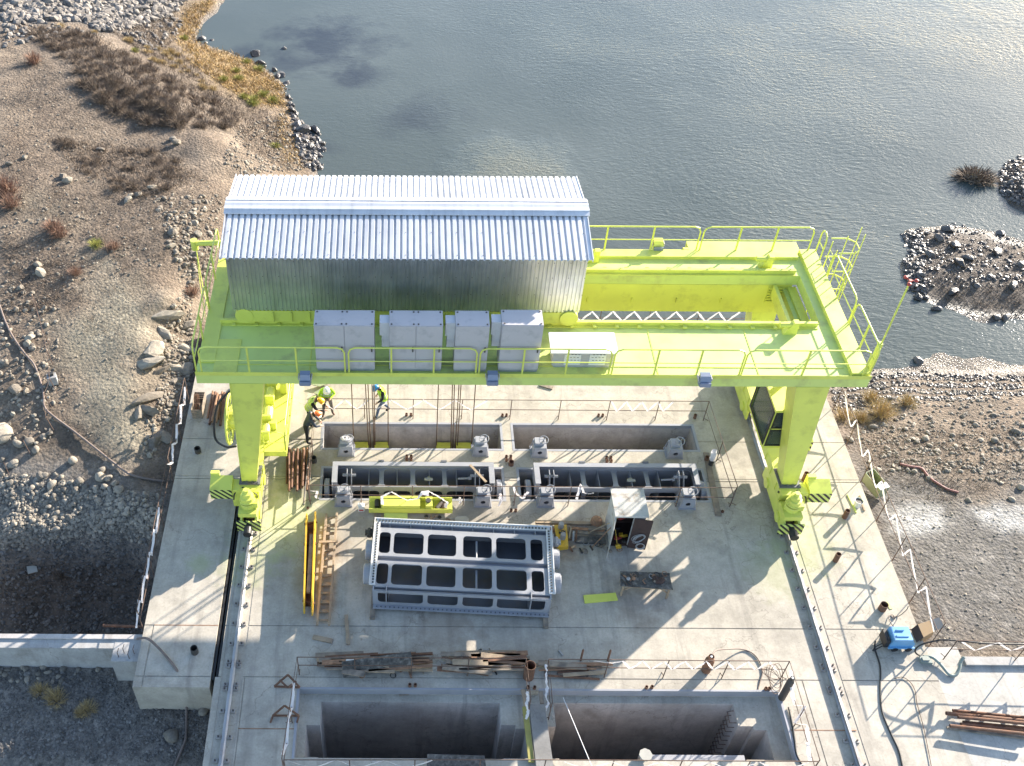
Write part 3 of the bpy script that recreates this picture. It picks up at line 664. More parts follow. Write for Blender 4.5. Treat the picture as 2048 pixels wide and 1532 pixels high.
# ================================================================== ROCKS
def rock_mesh(seed, sub=2, flat=0.7, ang=0.5):
    rnd = random.Random(seed); b = bmesh.new(); bmesh.ops.create_icosphere(b, subdivisions=sub, radius=1)
    cuts = [(Vector((rnd.uniform(-1,1), rnd.uniform(-1,1), rnd.uniform(-1,1))).normalized(), rnd.uniform(.45,.8)) for _ in range(int(9*ang)+3)]
    for vt in b.verts:
        p = vt.co.copy(); p *= 1+.18*noise.noise(p*1.3+Vector((seed,0,0)))
        for nn, d in cuts:
            k = p.dot(nn)-d
            if k > 0: p -= nn*k*(.5+.5*ang)
        vt.co = Vector((p.x*1.15, p.y*.9, p.z*flat))
    me = bpy.data.meshes.new('rock'); b.to_mesh(me); b.free()
    if ang < .5: me.polygons.foreach_set('use_smooth', [True]*len(me.polygons))
    return me
def stone_mat(name, c1, c2, rough=.85):
    m, n, b = newmat(name); tc = N(n, 'ShaderNodeTexCoord').outputs['Object']
    oi = N(n, 'ShaderNodeObjectInfo'); g = N(n, 'ShaderNodeNewGeometry')
    rnd_ = math_n(n, 'FRACT', math_n(n, 'ADD', oi.outputs['Random'], g.outputs['Random Per Island']))
    r = ramp(n, [(0, c1), (1, c2)]); n.links.new(rnd_, r.inputs[0])
    f = noise_tex(n, tc, 3, 6, .7); r2 = ramp(n, [(.3,.65),(.7,1.25)]); n.links.new(f, r2.inputs[0])
    n.links.new(mixc(n, 1, r.outputs[0], r2.outputs[0], 'MULTIPLY'), b.inputs['Base Color']); b.inputs['Roughness'].default_value = rough
    bump(n, b, f, .5, .08); return m
M['stone_grey'] = stone_mat('grey_stone', (0.11,0.098,0.087), (0.27,0.238,0.205))
M['stone_tan'] = stone_mat('tan_stone', (0.15,0.124,0.097), (0.31,0.268,0.208))
M['stone_wet'] = stone_mat('dark_wet_stone', (0.03,0.027,0.026), (0.14,0.12,0.105), .36)
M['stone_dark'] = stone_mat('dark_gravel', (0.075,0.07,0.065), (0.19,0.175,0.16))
M['stone_round'] = stone_mat('river_cobble', (0.15,0.132,0.108), (0.33,0.285,0.225))
ANG = [rock_mesh(i, 2, .72, .9) for i in range(5)]; RND = [rock_mesh(20+i, 2, .68, .25) for i in range(4)]
def with_mat(meshes, mt):
    out = []
    for me in meshes:
        k = me.copy(); k.materials.clear(); k.materials.append(mt); out.append(k)
    return out
RK = {k: with_mat(ms, M[mt]) for k, ms, mt in (('heap',ANG,'stone_grey'),('tan',ANG,'stone_tan'),('shore',ANG,'stone_wet'),('cobble',RND,'stone_round'))}
rr_ = random.Random(3)
def rock(kind, p, s, label, group, name='boulder', sx=None, sink=.3):
    o = bpy.data.objects.new(name, rr_.choice(RK[kind])); C.objects.link(o)
    sc = sx or (s*rr_.uniform(.8,1.2), s*rr_.uniform(.8,1.2), s*rr_.uniform(.75,1.1))
    o.location = (p[0], p[1], p[2]+s*(.6-sink)); o.rotation_euler = (rr_.uniform(-.35,.35), rr_.uniform(-.35,.35), rr_.uniform(0,6.28)); o.scale = sc
    return tag(o, label, 'boulder' if name == 'boulder' else 'stone', group)
def in_poly(p, poly):
    x, y = p; c = False; n_ = len(poly)
    for i in range(n_):
        (x0,y0),(x1,y1) = poly[i], poly[(i+1) % n_]
        if (y0 > y) != (y1 > y) and x < (x1-x0)*(y-y0)/(y1-y0)+x0: c = not c
    return c
def scatter(poly, n_, seed):
    rnd = random.Random(seed); xs_ = [p[0] for p in poly]; ys_ = [p[1] for p in poly]; out = []
    while len(out) < n_:
        p = (rnd.uniform(min(xs_), max(xs_)), rnd.uniform(min(ys_), max(ys_)))
        if in_poly(p, poly): out.append(p)
    return out
heap_poly = [(0,0),(375,0),(330,40),(240,68),(205,72),(150,52),(85,50),(0,60)]
for p in scatter(heap_poly, 95, 1): rock('heap', hit(*p), rr_.uniform(.2,.42), 'angular grey boulder in the rip-rap heap at the far top left', 'rip-rap boulders at the far left')
shore_line = [(395,88),(404,92),(415,90),(503,120),(508,130),(515,133),(522,140),(541,148),(548,157),(556,158),(560,118),(566,172),(572,186),(570,200),(575,212),(580,218),(578,228),(586,236),(596,252),(610,262),(626,268),(632,276),(622,285),(640,292),(598,268),(588,258),(605,285),(615,300),(628,310),(635,320),(612,318),(622,335),(640,305)]
for i, p in enumerate(shore_line):
    z = hit(*p); s = rr_.uniform(.13,.3)
    if i in (0,3,9,24,25,20): s = rr_.uniform(.34,.48)
    rock('shore', (z.x, z.y, max(z.z, WZ-.1)), s, 'dark wet boulder at the waterline along the left shore', 'boulders along the left shoreline')
pile = [(10,885),(60,895),(75,915),(30,940),(10,960),(42,905),(150,935),(85,962),(93,968),(118,965),(108,985),(148,980),(165,978),(208,955),(206,968),(222,970),(232,975),(214,985),(195,985),(240,988),(175,990),(128,970),(8,930),(20,950)]
rock('cobble', hit(6,880), .45, 'large pale boulder at the left edge above the cobbles', None)
for p in pile[1:]: rock('cobble', hit(*p), rr_.uniform(.12,.22), 'rounded grey stone piled at the edge of the slope left of the deck', 'piled stones left of the deck', 'stone')
for p in scatter([(0,960),(110,990),(240,985),(330,1000),(318,1065),(220,1062),(110,1085),(0,1100)], 75, 5): rock('cobble', hit(*p), rr_.uniform(.07,.16), 'pale cobble on the sunlit slope left of the deck', 'cobbles on the sunlit slope', 'stone')
for p in [(255,400),(275,402),(105,455),(122,368),(130,375),(345,475),(350,480),(370,540),(340,505),(80,560),(60,690),(55,700),(30,790),(55,800),(15,740),(300,385),(340,290),(350,298),(196,310),(45,325),(15,340),(40,588),(75,545),(345,470),(395,480),(375,465),(388,455),(390,520),(250,408)]:
    rock('tan', hit(*p), rr_.uniform(.15,.30), 'angular tan rock lying loose on the dry left bank', 'loose rocks on the left bank')
for i, (p, sc) in enumerate([((332,640),(.9,.45,.35)),((322,670),(.8,.4,.4)),((312,700),(.7,.5,.45)),((303,725),(.6,.4,.4)),((287,737),(.9,.5,.3)),((345,742),(.7,.4,.25)),((365,750),(.5,.5,.3)),((298,800),(.8,.4,.4)),((290,825),(.7,.35,.35)),((283,838),(.5,.3,.3)),((328,878),(.5,.4,.4)),((310,890),(.6,.4,.35)),((375,660),(.5,.5,.3)),((368,700),(.6,.35,.3)),((352,770),(.5,.5,.3)),((315,752),(.7,.3,.3))]):
    rock('tan', hit(*p), .4, 'broken pale ledge block along the cliff step left of the deck', 'ledge blocks of the cliff step', sx=sc, sink=.75)
for p in [(1780,790),(1832,792),(1858,828),(1860,880),(1745,845),(1990,868),(2000,885),(2030,850),(1950,840),(1810,850),(1700,870),(1905,860),(1938,988),(2025,985),(1860,945),(2040,965),(1755,930),(1850,870),(1985,820),(2045,840)]:
    rock('cobble', hit(*p), rr_.uniform(.10,.2), 'grey stone lying on the right bank', 'stones on the right bank', 'stone')
for p in [(1996,455),(1990,498),(1870,470),(1855,500),(1905,480),(1930,505),(1975,540),(1840,545),(1900,575),(2020,560),(1830,590),(2005,628),(1990,622),(1868,608),(1835,712),(1850,455),(1890,452),(1915,520),(1950,560),(2035,520)]:
    z = hit(*p); rock('shore', (z.x, z.y, max(z.z, WZ-.1)), rr_.uniform(.18,.36), 'dark wet rock on the shingle island at the right', 'rocks on the right-hand island')
rock('cobble', hit(352,1485), .30, 'round brown boulder on the gravel in the lower left yard', None, sink=.45)
rock('cobble', hit(415,1430), .22, 'grey-green stone beside the channel in the lower left yard', None, 'stone', sink=.45)
for p in scatter([(0,1345),(225,1342),(150,1378),(0,1375)], 26, 9): rock('cobble', hit(*p), rr_.uniform(.06,.13), 'grey cobble along the foot of the retaining wall', 'cobbles at the foot of the retaining wall', 'stone', sink=.4)

def stone_stuff(name, polys, mt, seed, rough=1):
    rnd = random.Random(seed); b0 = bmesh.new(); bmesh.ops.create_icosphere(b0, subdivisions=1, radius=1)
    vs0 = [v.co.copy() for v in b0.verts]; fs0 = [[v.index for v in f.verts] for f in b0.faces]; b0.free(); V_ = []; F_ = []
    for poly, n_, s0, s1 in polys:
        P = scatter(poly, n_, rnd.randint(0, 9999))
        for p in P:
            d = hit(*p); s = s0*(s1/s0)**(rnd.random()**1.8)
            if d.z < WZ-.25 and not (d.x < -7 and d.y < 26): continue
            if -8.35 < d.x < 17.2 and d.y < 33 and d.z < -6: continue
            m_ = Matrix.Rotation(rnd.uniform(0,6.28), 3, 'Z') @ Matrix.Rotation(rnd.uniform(-.5,.5), 3, 'X')
            sc = Vector((s*rnd.uniform(.7,1.3), s*rnd.uniform(.7,1.2), s*rnd.uniform(.45,.85))); k = len(V_)
            for q_ in vs0:
                t = Vector((q_.x*sc.x, q_.y*sc.y, q_.z*sc.z))*(1+rnd.uniform(-.22,.22)); t = m_ @ t
                V_.append((d.x+t.x, d.y+t.y, d.z+t.z+s*.15))
            F_ += [[i+k for i in f] for f in fs0]
    me = bpy.data.meshes.new(name); me.from_pydata(V_, [], F_); me.materials.append(M[mt])
    o = bpy.data.objects.new(name, me); C.objects.link(o); return o
o = stone_stuff('riprap_rubble', [(heap_poly, 2300, .1, .34), ([(0,60),(85,52),(210,75),(150,80),(40,100),(0,110)], 130, .08, .3), ([(330,45),(360,30),(345,90),(300,110),(230,75)], 120, .08, .25)], 'stone_grey', 21)
tag(o, 'mass of small angular rubble filling the rip-rap heap', 'rubble', kind='stuff')
o = stone_stuff('bank_scree', [([(0,180),(60,120),(330,300),(440,400),(420,560),(370,620),(340,520),(200,430),(0,300)], 420, .03, .09), ([(0,300),(200,430),(330,540),(200,570),(60,620),(0,640)], 420, .03, .09), ([(0,560),(120,620),(110,900),(0,900)], 320, .04, .15), ([(330,640),(385,560),(385,770),(300,940),(290,880),(320,760)], 600, .04, .14), ([(470,260),(560,230),(620,340),(480,360),(440,330)], 700, .04, .13), ([(300,400),(440,400),(420,560),(360,560)], 500, .04, .16), ([(80,620),(300,600),(320,700),(290,900),(100,900)], 260, .02, .06)], 'stone_tan', 22)
tag(o, 'small loose scree scattered over the dry left bank', 'scree', kind='stuff')
o = stone_stuff('pebbles', [([(0,960),(330,1000),(315,1070),(0,1110)], 2600, .03, .11), ([(0,1050),(330,1030),(315,1090),(0,1120)], 900, .03, .11)], 'stone_round', 23)
tag(o, 'pebbles and shingle covering the ground left of the deck', 'pebbles', kind='stuff')
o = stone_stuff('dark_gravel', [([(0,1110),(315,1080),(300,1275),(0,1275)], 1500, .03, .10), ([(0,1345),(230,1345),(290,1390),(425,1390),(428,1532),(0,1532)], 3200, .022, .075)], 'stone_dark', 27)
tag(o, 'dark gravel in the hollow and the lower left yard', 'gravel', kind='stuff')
o = stone_stuff('right_bank_stones', [([(1670,790),(1760,760),(2048,780),(2048,960),(1740,930)], 1300, .035, .11), ([(1740,930),(2048,960),(2048,1290),(1880,1290)], 420, .02, .055)], 'stone_round', 24)
tag(o, 'small stones scattered over the right bank', 'stones', kind='stuff')
o = stone_stuff('shore_shingle', [([(1800,455),(1900,436),(2048,470),(2048,560),(1900,560),(1815,570)], 900, .03, .12), ([(1795,455),(1840,445),(1850,590),(1810,575)], 420, .05, .16), ([(1650,745),(1750,733),(1850,735),(2048,738),(2048,780),(1760,800),(1680,830)], 2400, .025, .09), ([(560,170),(590,240),(640,290),(640,345),(600,340),(570,230)], 350, .06, .22), ([(1990,330),(2020,300),(2048,300),(2048,410),(2000,380)], 300, .06, .18)], 'stone_wet', 25)
tag(o, 'wet dark shingle along the water edges', 'shingle', kind='stuff')

# ================================================================== DRY PLANTS
def blade_mat(name, c1, c2):
    m, n, b = newmat(name); g = N(n, 'ShaderNodeNewGeometry'); oi = N(n, 'ShaderNodeObjectInfo')
    r = ramp(n, [(0, c1), (1, c2)]); n.links.new(math_n(n, 'FRACT', math_n(n, 'ADD', g.outputs['Random Per Island'], oi.outputs['Random'])), r.inputs[0])
    n.links.new(r.outputs[0], b.inputs['Base Color']); b.inputs['Roughness'].default_value = .9; b.inputs['Specular IOR Level'].default_value = .2; return m
M['twig'] = blade_mat('dry_twigs', (0.09,0.068,0.052), (0.25,0.19,0.14)); M['twig_red'] = blade_mat('reddish_twigs', (0.15,0.09,0.065), (0.31,0.19,0.135))
M['straw'] = blade_mat('straw_grass', (0.28,0.20,0.09), (0.50,0.38,0.19)); M['greeny'] = blade_mat('yellow_green_leaves', (0.13,0.15,0.03), (0.36,0.34,0.09))
M['ochre'] = blade_mat('ochre_grass', (0.24,0.14,0.05), (0.46,0.32,0.13))
def plant_mesh(seed, n_, h, spread, w_, droop=.3):
    rnd = random.Random(seed); vs = []; fs = []
    for _ in range(n_):
        a = rnd.uniform(0, 6.28); t = rnd.random()**.6*spread; hh = h*rnd.uniform(.5,1.1)
        base = Vector((math.cos(a)*t*.35, math.sin(a)*t*.35, 0)); tip = Vector((math.cos(a)*t+rnd.uniform(-.1,.1)*h, math.sin(a)*t+rnd.uniform(-.1,.1)*h, hh*(1-droop*(t/spread)**2)))
        mid = base.lerp(tip, .55)+Vector((0,0,hh*.12)); side = Vector((-math.sin(a+rnd.uniform(-1,1)), math.cos(a+rnd.uniform(-1,1)), rnd.uniform(-.3,.3))).normalized()*w_
        k = len(vs); vs += [base-side, base+side, mid+side*.8, mid-side*.8, tip]; fs += [(k,k+1,k+2,k+3), (k+3,k+2,k+4)]
        for _ in range(2):   # side shoots
            s0 = base.lerp(tip, rnd.uniform(.35,.8)); s1 = s0+Vector((rnd.uniform(-.3,.3), rnd.uniform(-.3,.3), rnd.uniform(.0,.3)))*h; k = len(vs)
            vs += [s0-side*.6, s0+side*.6, s1]; fs += [(k,k+1,k+2)]
    me = bpy.data.meshes.new('plant'); me.from_pydata(vs, [], fs); return me
PL = [plant_mesh(40+i, 190, 1.0, .95, .013, .5) for i in range(4)]
def pl_with(mt):
    out = []
    for me in PL: k = me.copy(); k.materials.append(M[mt]); out.append(k)
    return out
PLM = {k: pl_with(k) for k in ('twig','twig_red','straw','greeny','ochre')}
def plant(mt, p, s, name, label, cat, group=None, flat=1.0):
    o = bpy.data.objects.new(name, rr_.choice(PLM[mt])); C.objects.link(o); o.location = (p[0], p[1], p[2]-.03); o.rotation_euler = (0,0,rr_.uniform(0,6.28))
    o.scale = (s, s, s*flat); return tag(o, label, cat, group)
brush = q([(100,210),(250,190),(500,240),(700,350),(900,430),(1050,530),(1200,590),(1340,690),(1340,770),(1200,780),(1050,740),(900,620),(700,560),(450,460),(280,320)])
for p in scatter(brush, 130, 31): plant('twig', hit(*p), rr_.uniform(.3,.78), 'dry_bush', 'leafless grey-brown bush in the thicket band on the left ridge', 'bush', 'bushes of the thicket band', .65)
for p in scatter([(150,175),(205,165),(345,235),(360,262),(300,262),(215,230)], 48, 37): plant('twig', hit(*p), rr_.uniform(.45,.9), 'dry_bush', 'leafless grey-brown bush in the thicket band on the left ridge', 'bush', 'bushes of the thicket band', .7)
for p in scatter(q([(300,850),(600,900),(900,900),(1080,1000),(1080,1120),(900,1190),(600,1130),(450,1000)]), 32, 32): plant('twig', hit(*p), rr_.uniform(.35,.7), 'dry_bush', 'low dry brown bush on the slope behind the crane house, left bank', 'bush', 'low dry bushes on the left bank', .6)
for p, s in (((10,400),1.1),((20,425),.8),((105,470),.7),((60,135),.8),((118,485),.6),((150,560),.5),((225,510),.5),((385,600),.6)): plant('twig_red', hit(*p), s, 'dry_bush', 'reddish dry bush on the left bank', 'bush', 'reddish bushes on the left bank')
for p, s in (((190,500),.55),((485,130),.5),((510,145),.6),((465,150),.5),((500,210),.7),((470,165),.5),((520,195),.6),((540,210),.6),((545,300),.5),((480,200),.5),((500,215),.5),((440,165),.5),((360,85),.5),((262,112),.45)): plant('greeny', hit(*p), s, 'green_bush', 'small yellow-green bush among the dry grass of the left shore', 'bush', 'yellow-green bushes on the left shore', .7)
for (p, s, lb) in (((1742,790),.62,'pale yellow grass tuft on the shingle, uppermost of the tufts by the right bank'),((1762,818),.95,'largest straw grass tuft on the shingle right of the crane cab'),((1685,828),.65,'green-tinged grass tuft closest to the deck edge fence'),((1720,832),.62,'straw grass tuft between the largest tuft and the deck fence'),((1813,797),.6,'green-tinged grass tuft farthest right on the shingle')): plant('straw', hit(*p), s, 'grass_tuft', lb, 'grass tuft', 'grass tufts on the right shingle', .9)
for p in scatter(q([(300,180),(560,230),(760,250),(1000,330),(1250,560),(1400,700),(1350,640),(900,400),(600,220)]), 34, 44): plant('straw', hit(*p), rr_.uniform(.25,.5), 'straw_clump', 'pale dry grass clump on the crest above the thicket, left bank', 'grass clump', 'pale grass clumps on the left ridge', .7)
for p, s, lb in (((90,1395),.42,'thin golden dry weed in the lower left yard, leftmost'),((122,1412),.55,'bushy golden dry weed in the middle of the lower left yard'),((186,1432),.45,'golden dry weed in the lower left yard nearest the cobbled strip'),((170,1438),.3,'smallest golden dry weed in the lower left yard')): plant('straw', hit(*p), s, 'dry_weed', lb, 'weed')
plant('twig', hit(130,1168), .5, 'dry_bush', 'pale dry bush in the shaded hollow behind the retaining wall', 'bush')
o = bpy.data.objects.new('brushwood', plant_mesh(77, 260, 1.0, 1.0, .03, .6)); o.data.materials.append(M['twig']); C.objects.link(o)
pt = at(1945, 345, WZ); o.location = (pt.x, pt.y, WZ-.2); o.scale = (1.7, 1.1, 1.0); tag(o, 'tangle of dead brushwood standing in the water beside the far right island', 'brushwood')
def grass_stuff(name, polys, mt, seed, label):
    rnd = random.Random(seed); vs = []; fs = []
    for poly, n_, h0, h1, w_ in polys:
        for p in scatter(poly, n_, rnd.randint(0,9999)):
            d = hit(*p)
            if d.z < WZ: continue
            for _ in range(7):
                a = rnd.uniform(0,6.28); h = rnd.uniform(h0,h1); bs = d+Vector((rnd.gauss(0,.14), rnd.gauss(0,.14), -.03)); tp = bs+Vector((math.cos(a)*h*.7, math.sin(a)*h*.7, h*rnd.uniform(.35,1)))
                sd = Vector((-math.sin(a), math.cos(a), 0))*w_; k = len(vs); vs += [bs-sd, bs+sd, tp]; fs.append((k,k+1,k+2))
    me = bpy.data.meshes.new(name); me.from_pydata(vs, [], fs); me.materials.append(M[mt]); o = bpy.data.objects.new(name, me); C.objects.link(o); tag(o, label, 'grass', kind='stuff')
grass_stuff('golden_grass', [(q([(1050,60),(1230,10),(1150,130),(1110,260),(1250,300),(1480,380),(1560,450),(1630,520),(1640,640),(1500,640),(1400,600),(1250,500),(1100,400),(1000,250)]), 1500, .1, .3, .02), ([(560,200),(575,250),(600,340),(560,340),(540,280)], 160, .1, .25, .018)], 'ochre', 51, 'golden dry grass along the left shore')
grass_stuff('dry_ground_cover', [(q([(60,190),(500,220),(900,420),(1350,680),(1350,790),(1000,740),(700,600),(250,320)]), 1300, .15, .45, .018), (q([(250,840),(900,900),(1120,1050),(900,1200),(450,1050)]), 800, .1, .3, .018), ([(0,480),(130,500),(160,600),(60,660),(0,640)], 350, .08, .25, .015), (q([(600,200),(1000,60),(1000,300),(1400,700),(1300,680),(900,400)]), 1100, .12, .35, .015), (q([(1300,560),(1500,650),(1620,720),(1700,1020),(1420,900),(1350,760)]), 800, .1, .28, .013), ([(0,180),(60,120),(330,300),(440,400),(420,560),(200,500),(0,420)], 3000, .07, .22, .011), ([(0,420),(200,500),(330,560),(250,700),(0,620)], 1100, .06, .16, .010), ([(1700,850),(2048,850),(2048,960),(1880,1000),(1740,940)], 1500, .05, .17, .010), ([(1850,460),(2048,480),(2048,620),(1900,600),(1840,540)], 900, .06, .2, .014), ([(1995,320),(2048,310),(2048,400)], 150, .06, .2, .02)], 'twig', 52, 'sparse brown dry ground cover on the banks')
# ================================================================== GANTRY CRANE
Z0 = 6.9
CX0, CX1, CY0, CY1, CY2, CY3 = -6.5, 14.95, 23.13, 25.68, 28.2, 29.5
cr = thing('gantry_crane', 'tall lime green gantry crane standing on two rails across the concrete deck', 'crane', (4.2, 26, 0))
L, LF = M['lime'], M['lime_floor']
for y0, y1 in ((24.55, CY1), (CY2, 28.42)):
    mb = MB(); mb.box(CX0+.5, 13.9, y0, y1, 5.2 if y0 > 26 else 5.6, Z0-.43)
    xx = CX0+2
    while xx < CX1-1:
        mb.box(xx, xx+.03, y1 if y0 < 26 else y0-.05, y1+.05 if y0 < 26 else y0, 5.65, 5.85); xx += 1.6
    mb.build('main_girder', L, cr)
# decking
mb = MB()
mb.box(CX0, CX1, CY0, CY1, Z0-.42, Z0).box(CX0, CX1, CY2, CY3, Z0-.42, Z0)
mb.box(CX0, -4.6, CY1, CY2, Z0-.42, Z0-.004).box(14.05, CX1, CY1, CY2, Z0-.42, Z0-.004).box(13.6, 14.05, CY1, CY2, Z0-1.0, Z0-.6)
mb.build('walkway_deck', LF, cr)
mb = MB()   # raised floor plates and kick plates
t = .05
mb.box(CX0+.02, -5.95, CY0+.5, CY3-.02, Z0, Z0+t).box(-5.95, -5.2, CY0+.02, CY0+1.6, Z0+.002, Z0+.03).box(CX1-.62, CX1-.05, CY0+.05, CY3, Z0, Z0+.16).box(-4, 14.2, CY3-.42, CY3-.03, Z0, Z0+.13)
mb.box(CX0, CX1, CY0-.02, CY0, Z0-.05, Z0+.1)
mb.box(-5.6, 14.2, CY0+.42, CY0+.45, Z0, Z0+.02).box(-2.9, -2.87, CY0+.1, CY1-.3, Z0, Z0+.015).box(-.3, -.27, CY0+.1, CY1-.3, Z0, Z0+.015).box(8.2, 8.23, CY0+.1, CY1-.3, Z0, Z0+.015).box(11.4, 11.43, CY0+.1, CY1-.3, Z0, Z0+.015)
for k in range(11): mb.box(8.6, 11.5, CY0+.5+k*.001, CY0+.501+k*.001, Z0, Z0+.001) if k < 0 else None
mb.build('floor_plate', L, cr)
for yy, s in ((CY1-.12, -1), (CY2+.12, 1)):
    mb = MB(); mb.box(-6.0, 13.9, yy-.16, yy+.16, Z0+.002, Z0+.03).box(-6.0, 13.9, yy-.055, yy+.055, Z0+.03, Z0+.17)
    xx = -5.6
    while xx < 13.8:
        mb.box(xx, xx+.12, yy+s*.06 if s > 0 else yy-.2, yy+.2 if s > 0 else yy-.06, Z0+.03, Z0+.09); xx += .75
    mb.build('trolley_rail', L, cr)
for x, y in ((12.95, CY1-.45), (13.0, CY2+.5), (6.9, CY2+.75)):
    mb = MB(); mb.prism([(x-.3,y-.1,Z0),(x+.15,y-.1,Z0),(x+.15,y-.1,Z0+.5),(x-.02,y-.1,Z0+.5)], (0,.2,0)).cyl((x-.45,y,Z0+.35),(x+.1,y,Z0+.35),.09,10); mb.build('end_stop', L, cr)
mb = MB(); mb.hexa([(10.55,29.52,6.1),(14.6,29.52,6.1),(14.6,30.5,6.1),(10.55,30.5,6.1)], [(10.55,29.52,6.62),(14.6,29.52,6.62),(14.6,30.5,6.62),(10.55,30.5,6.62)]); mb.build('cable_box', L, cr)
mb = MB(); mb.tube([(6.3,29.7,6.7),(10.3,29.7,6.7)], .13, 10).cyl((10.25,29.7,6.7),(10.42,29.7,6.7),.2,12); mb.build('conduit', L, cr)
for x0, x1 in ((-5.6,-4.4),(13.75,14.04)):
    mb = MB(); mb.box(x0, x1, CY1+.002, CY2-.002, 5.5, Z0-.5); mb.build('end_beam', L, cr)
mb = MB(); mb.beam((13.25,CY1+.1,6.3),(13.25,CY2-.1,6.3),.12,.5)
for k in range(6): mb.beam((13.1,CY2-.05,6.35-k*.12),(13.6,CY2-.05,6.35-k*.12),.05)
mb.build('cross_tie', L, cr)
# legs, taper downwards
def leg(top, bot, yt, yb, name='leg'):
    mb = MB(); (a0,a1),(b0,b1) = top, bot
    mb.hexa([(b0,yb[0],1.55),(b1,yb[0],1.55),(b1,yb[1],1.55),(b0,yb[1],1.55)], [(a0,yt[0],Z0-.425),(a1,yt[0],Z0-.425),(a1,yt[1],Z0-.425),(a0,yt[1],Z0-.425)])
    e = .035
    mb.hexa([(b0-e,yb[0]-.02,1.55),(b0,yb[0]-.02,1.55),(b0,yb[1]+.02,1.55),(b0-e,yb[1]+.02,1.55)], [(a0-e,yt[0]-.02,Z0-.425),(a0,yt[0]-.02,Z0-.425),(a0,yt[1]+.02,Z0-.425),(a0-e,yt[1]+.02,Z0-.425)])
    o = mb.build('leg', L, cr)
    mb = MB(); mb.box(b0-.12, b1+.12, yb[0]-.12, yb[1]+.12, 1.49, 1.55)
    for k in range(4): mb.cyl((b0-.03+k*(b1-b0+.06)/3, yb[0]-.06, 1.55),(b0-.03+k*(b1-b0+.06)/3, yb[0]-.06, 1.61),.03,6)
    f = mb.build('base_flange', M['gate_dark'], o); return o
leg((-5.43,-4.37), (-5.55,-5.05), (23.12,24.0), (23.12,23.75))
leg((-5.43,-4.37), (-5.55,-5.05), (28.5,29.4), (28.7,29.35))
leg((12.72,13.77), (13.58,14.08), (23.12,24.0), (23.12,23.75))
leg((12.72,13.77), (13.58,14.08), (28.5,29.4), (28.7,29.35))
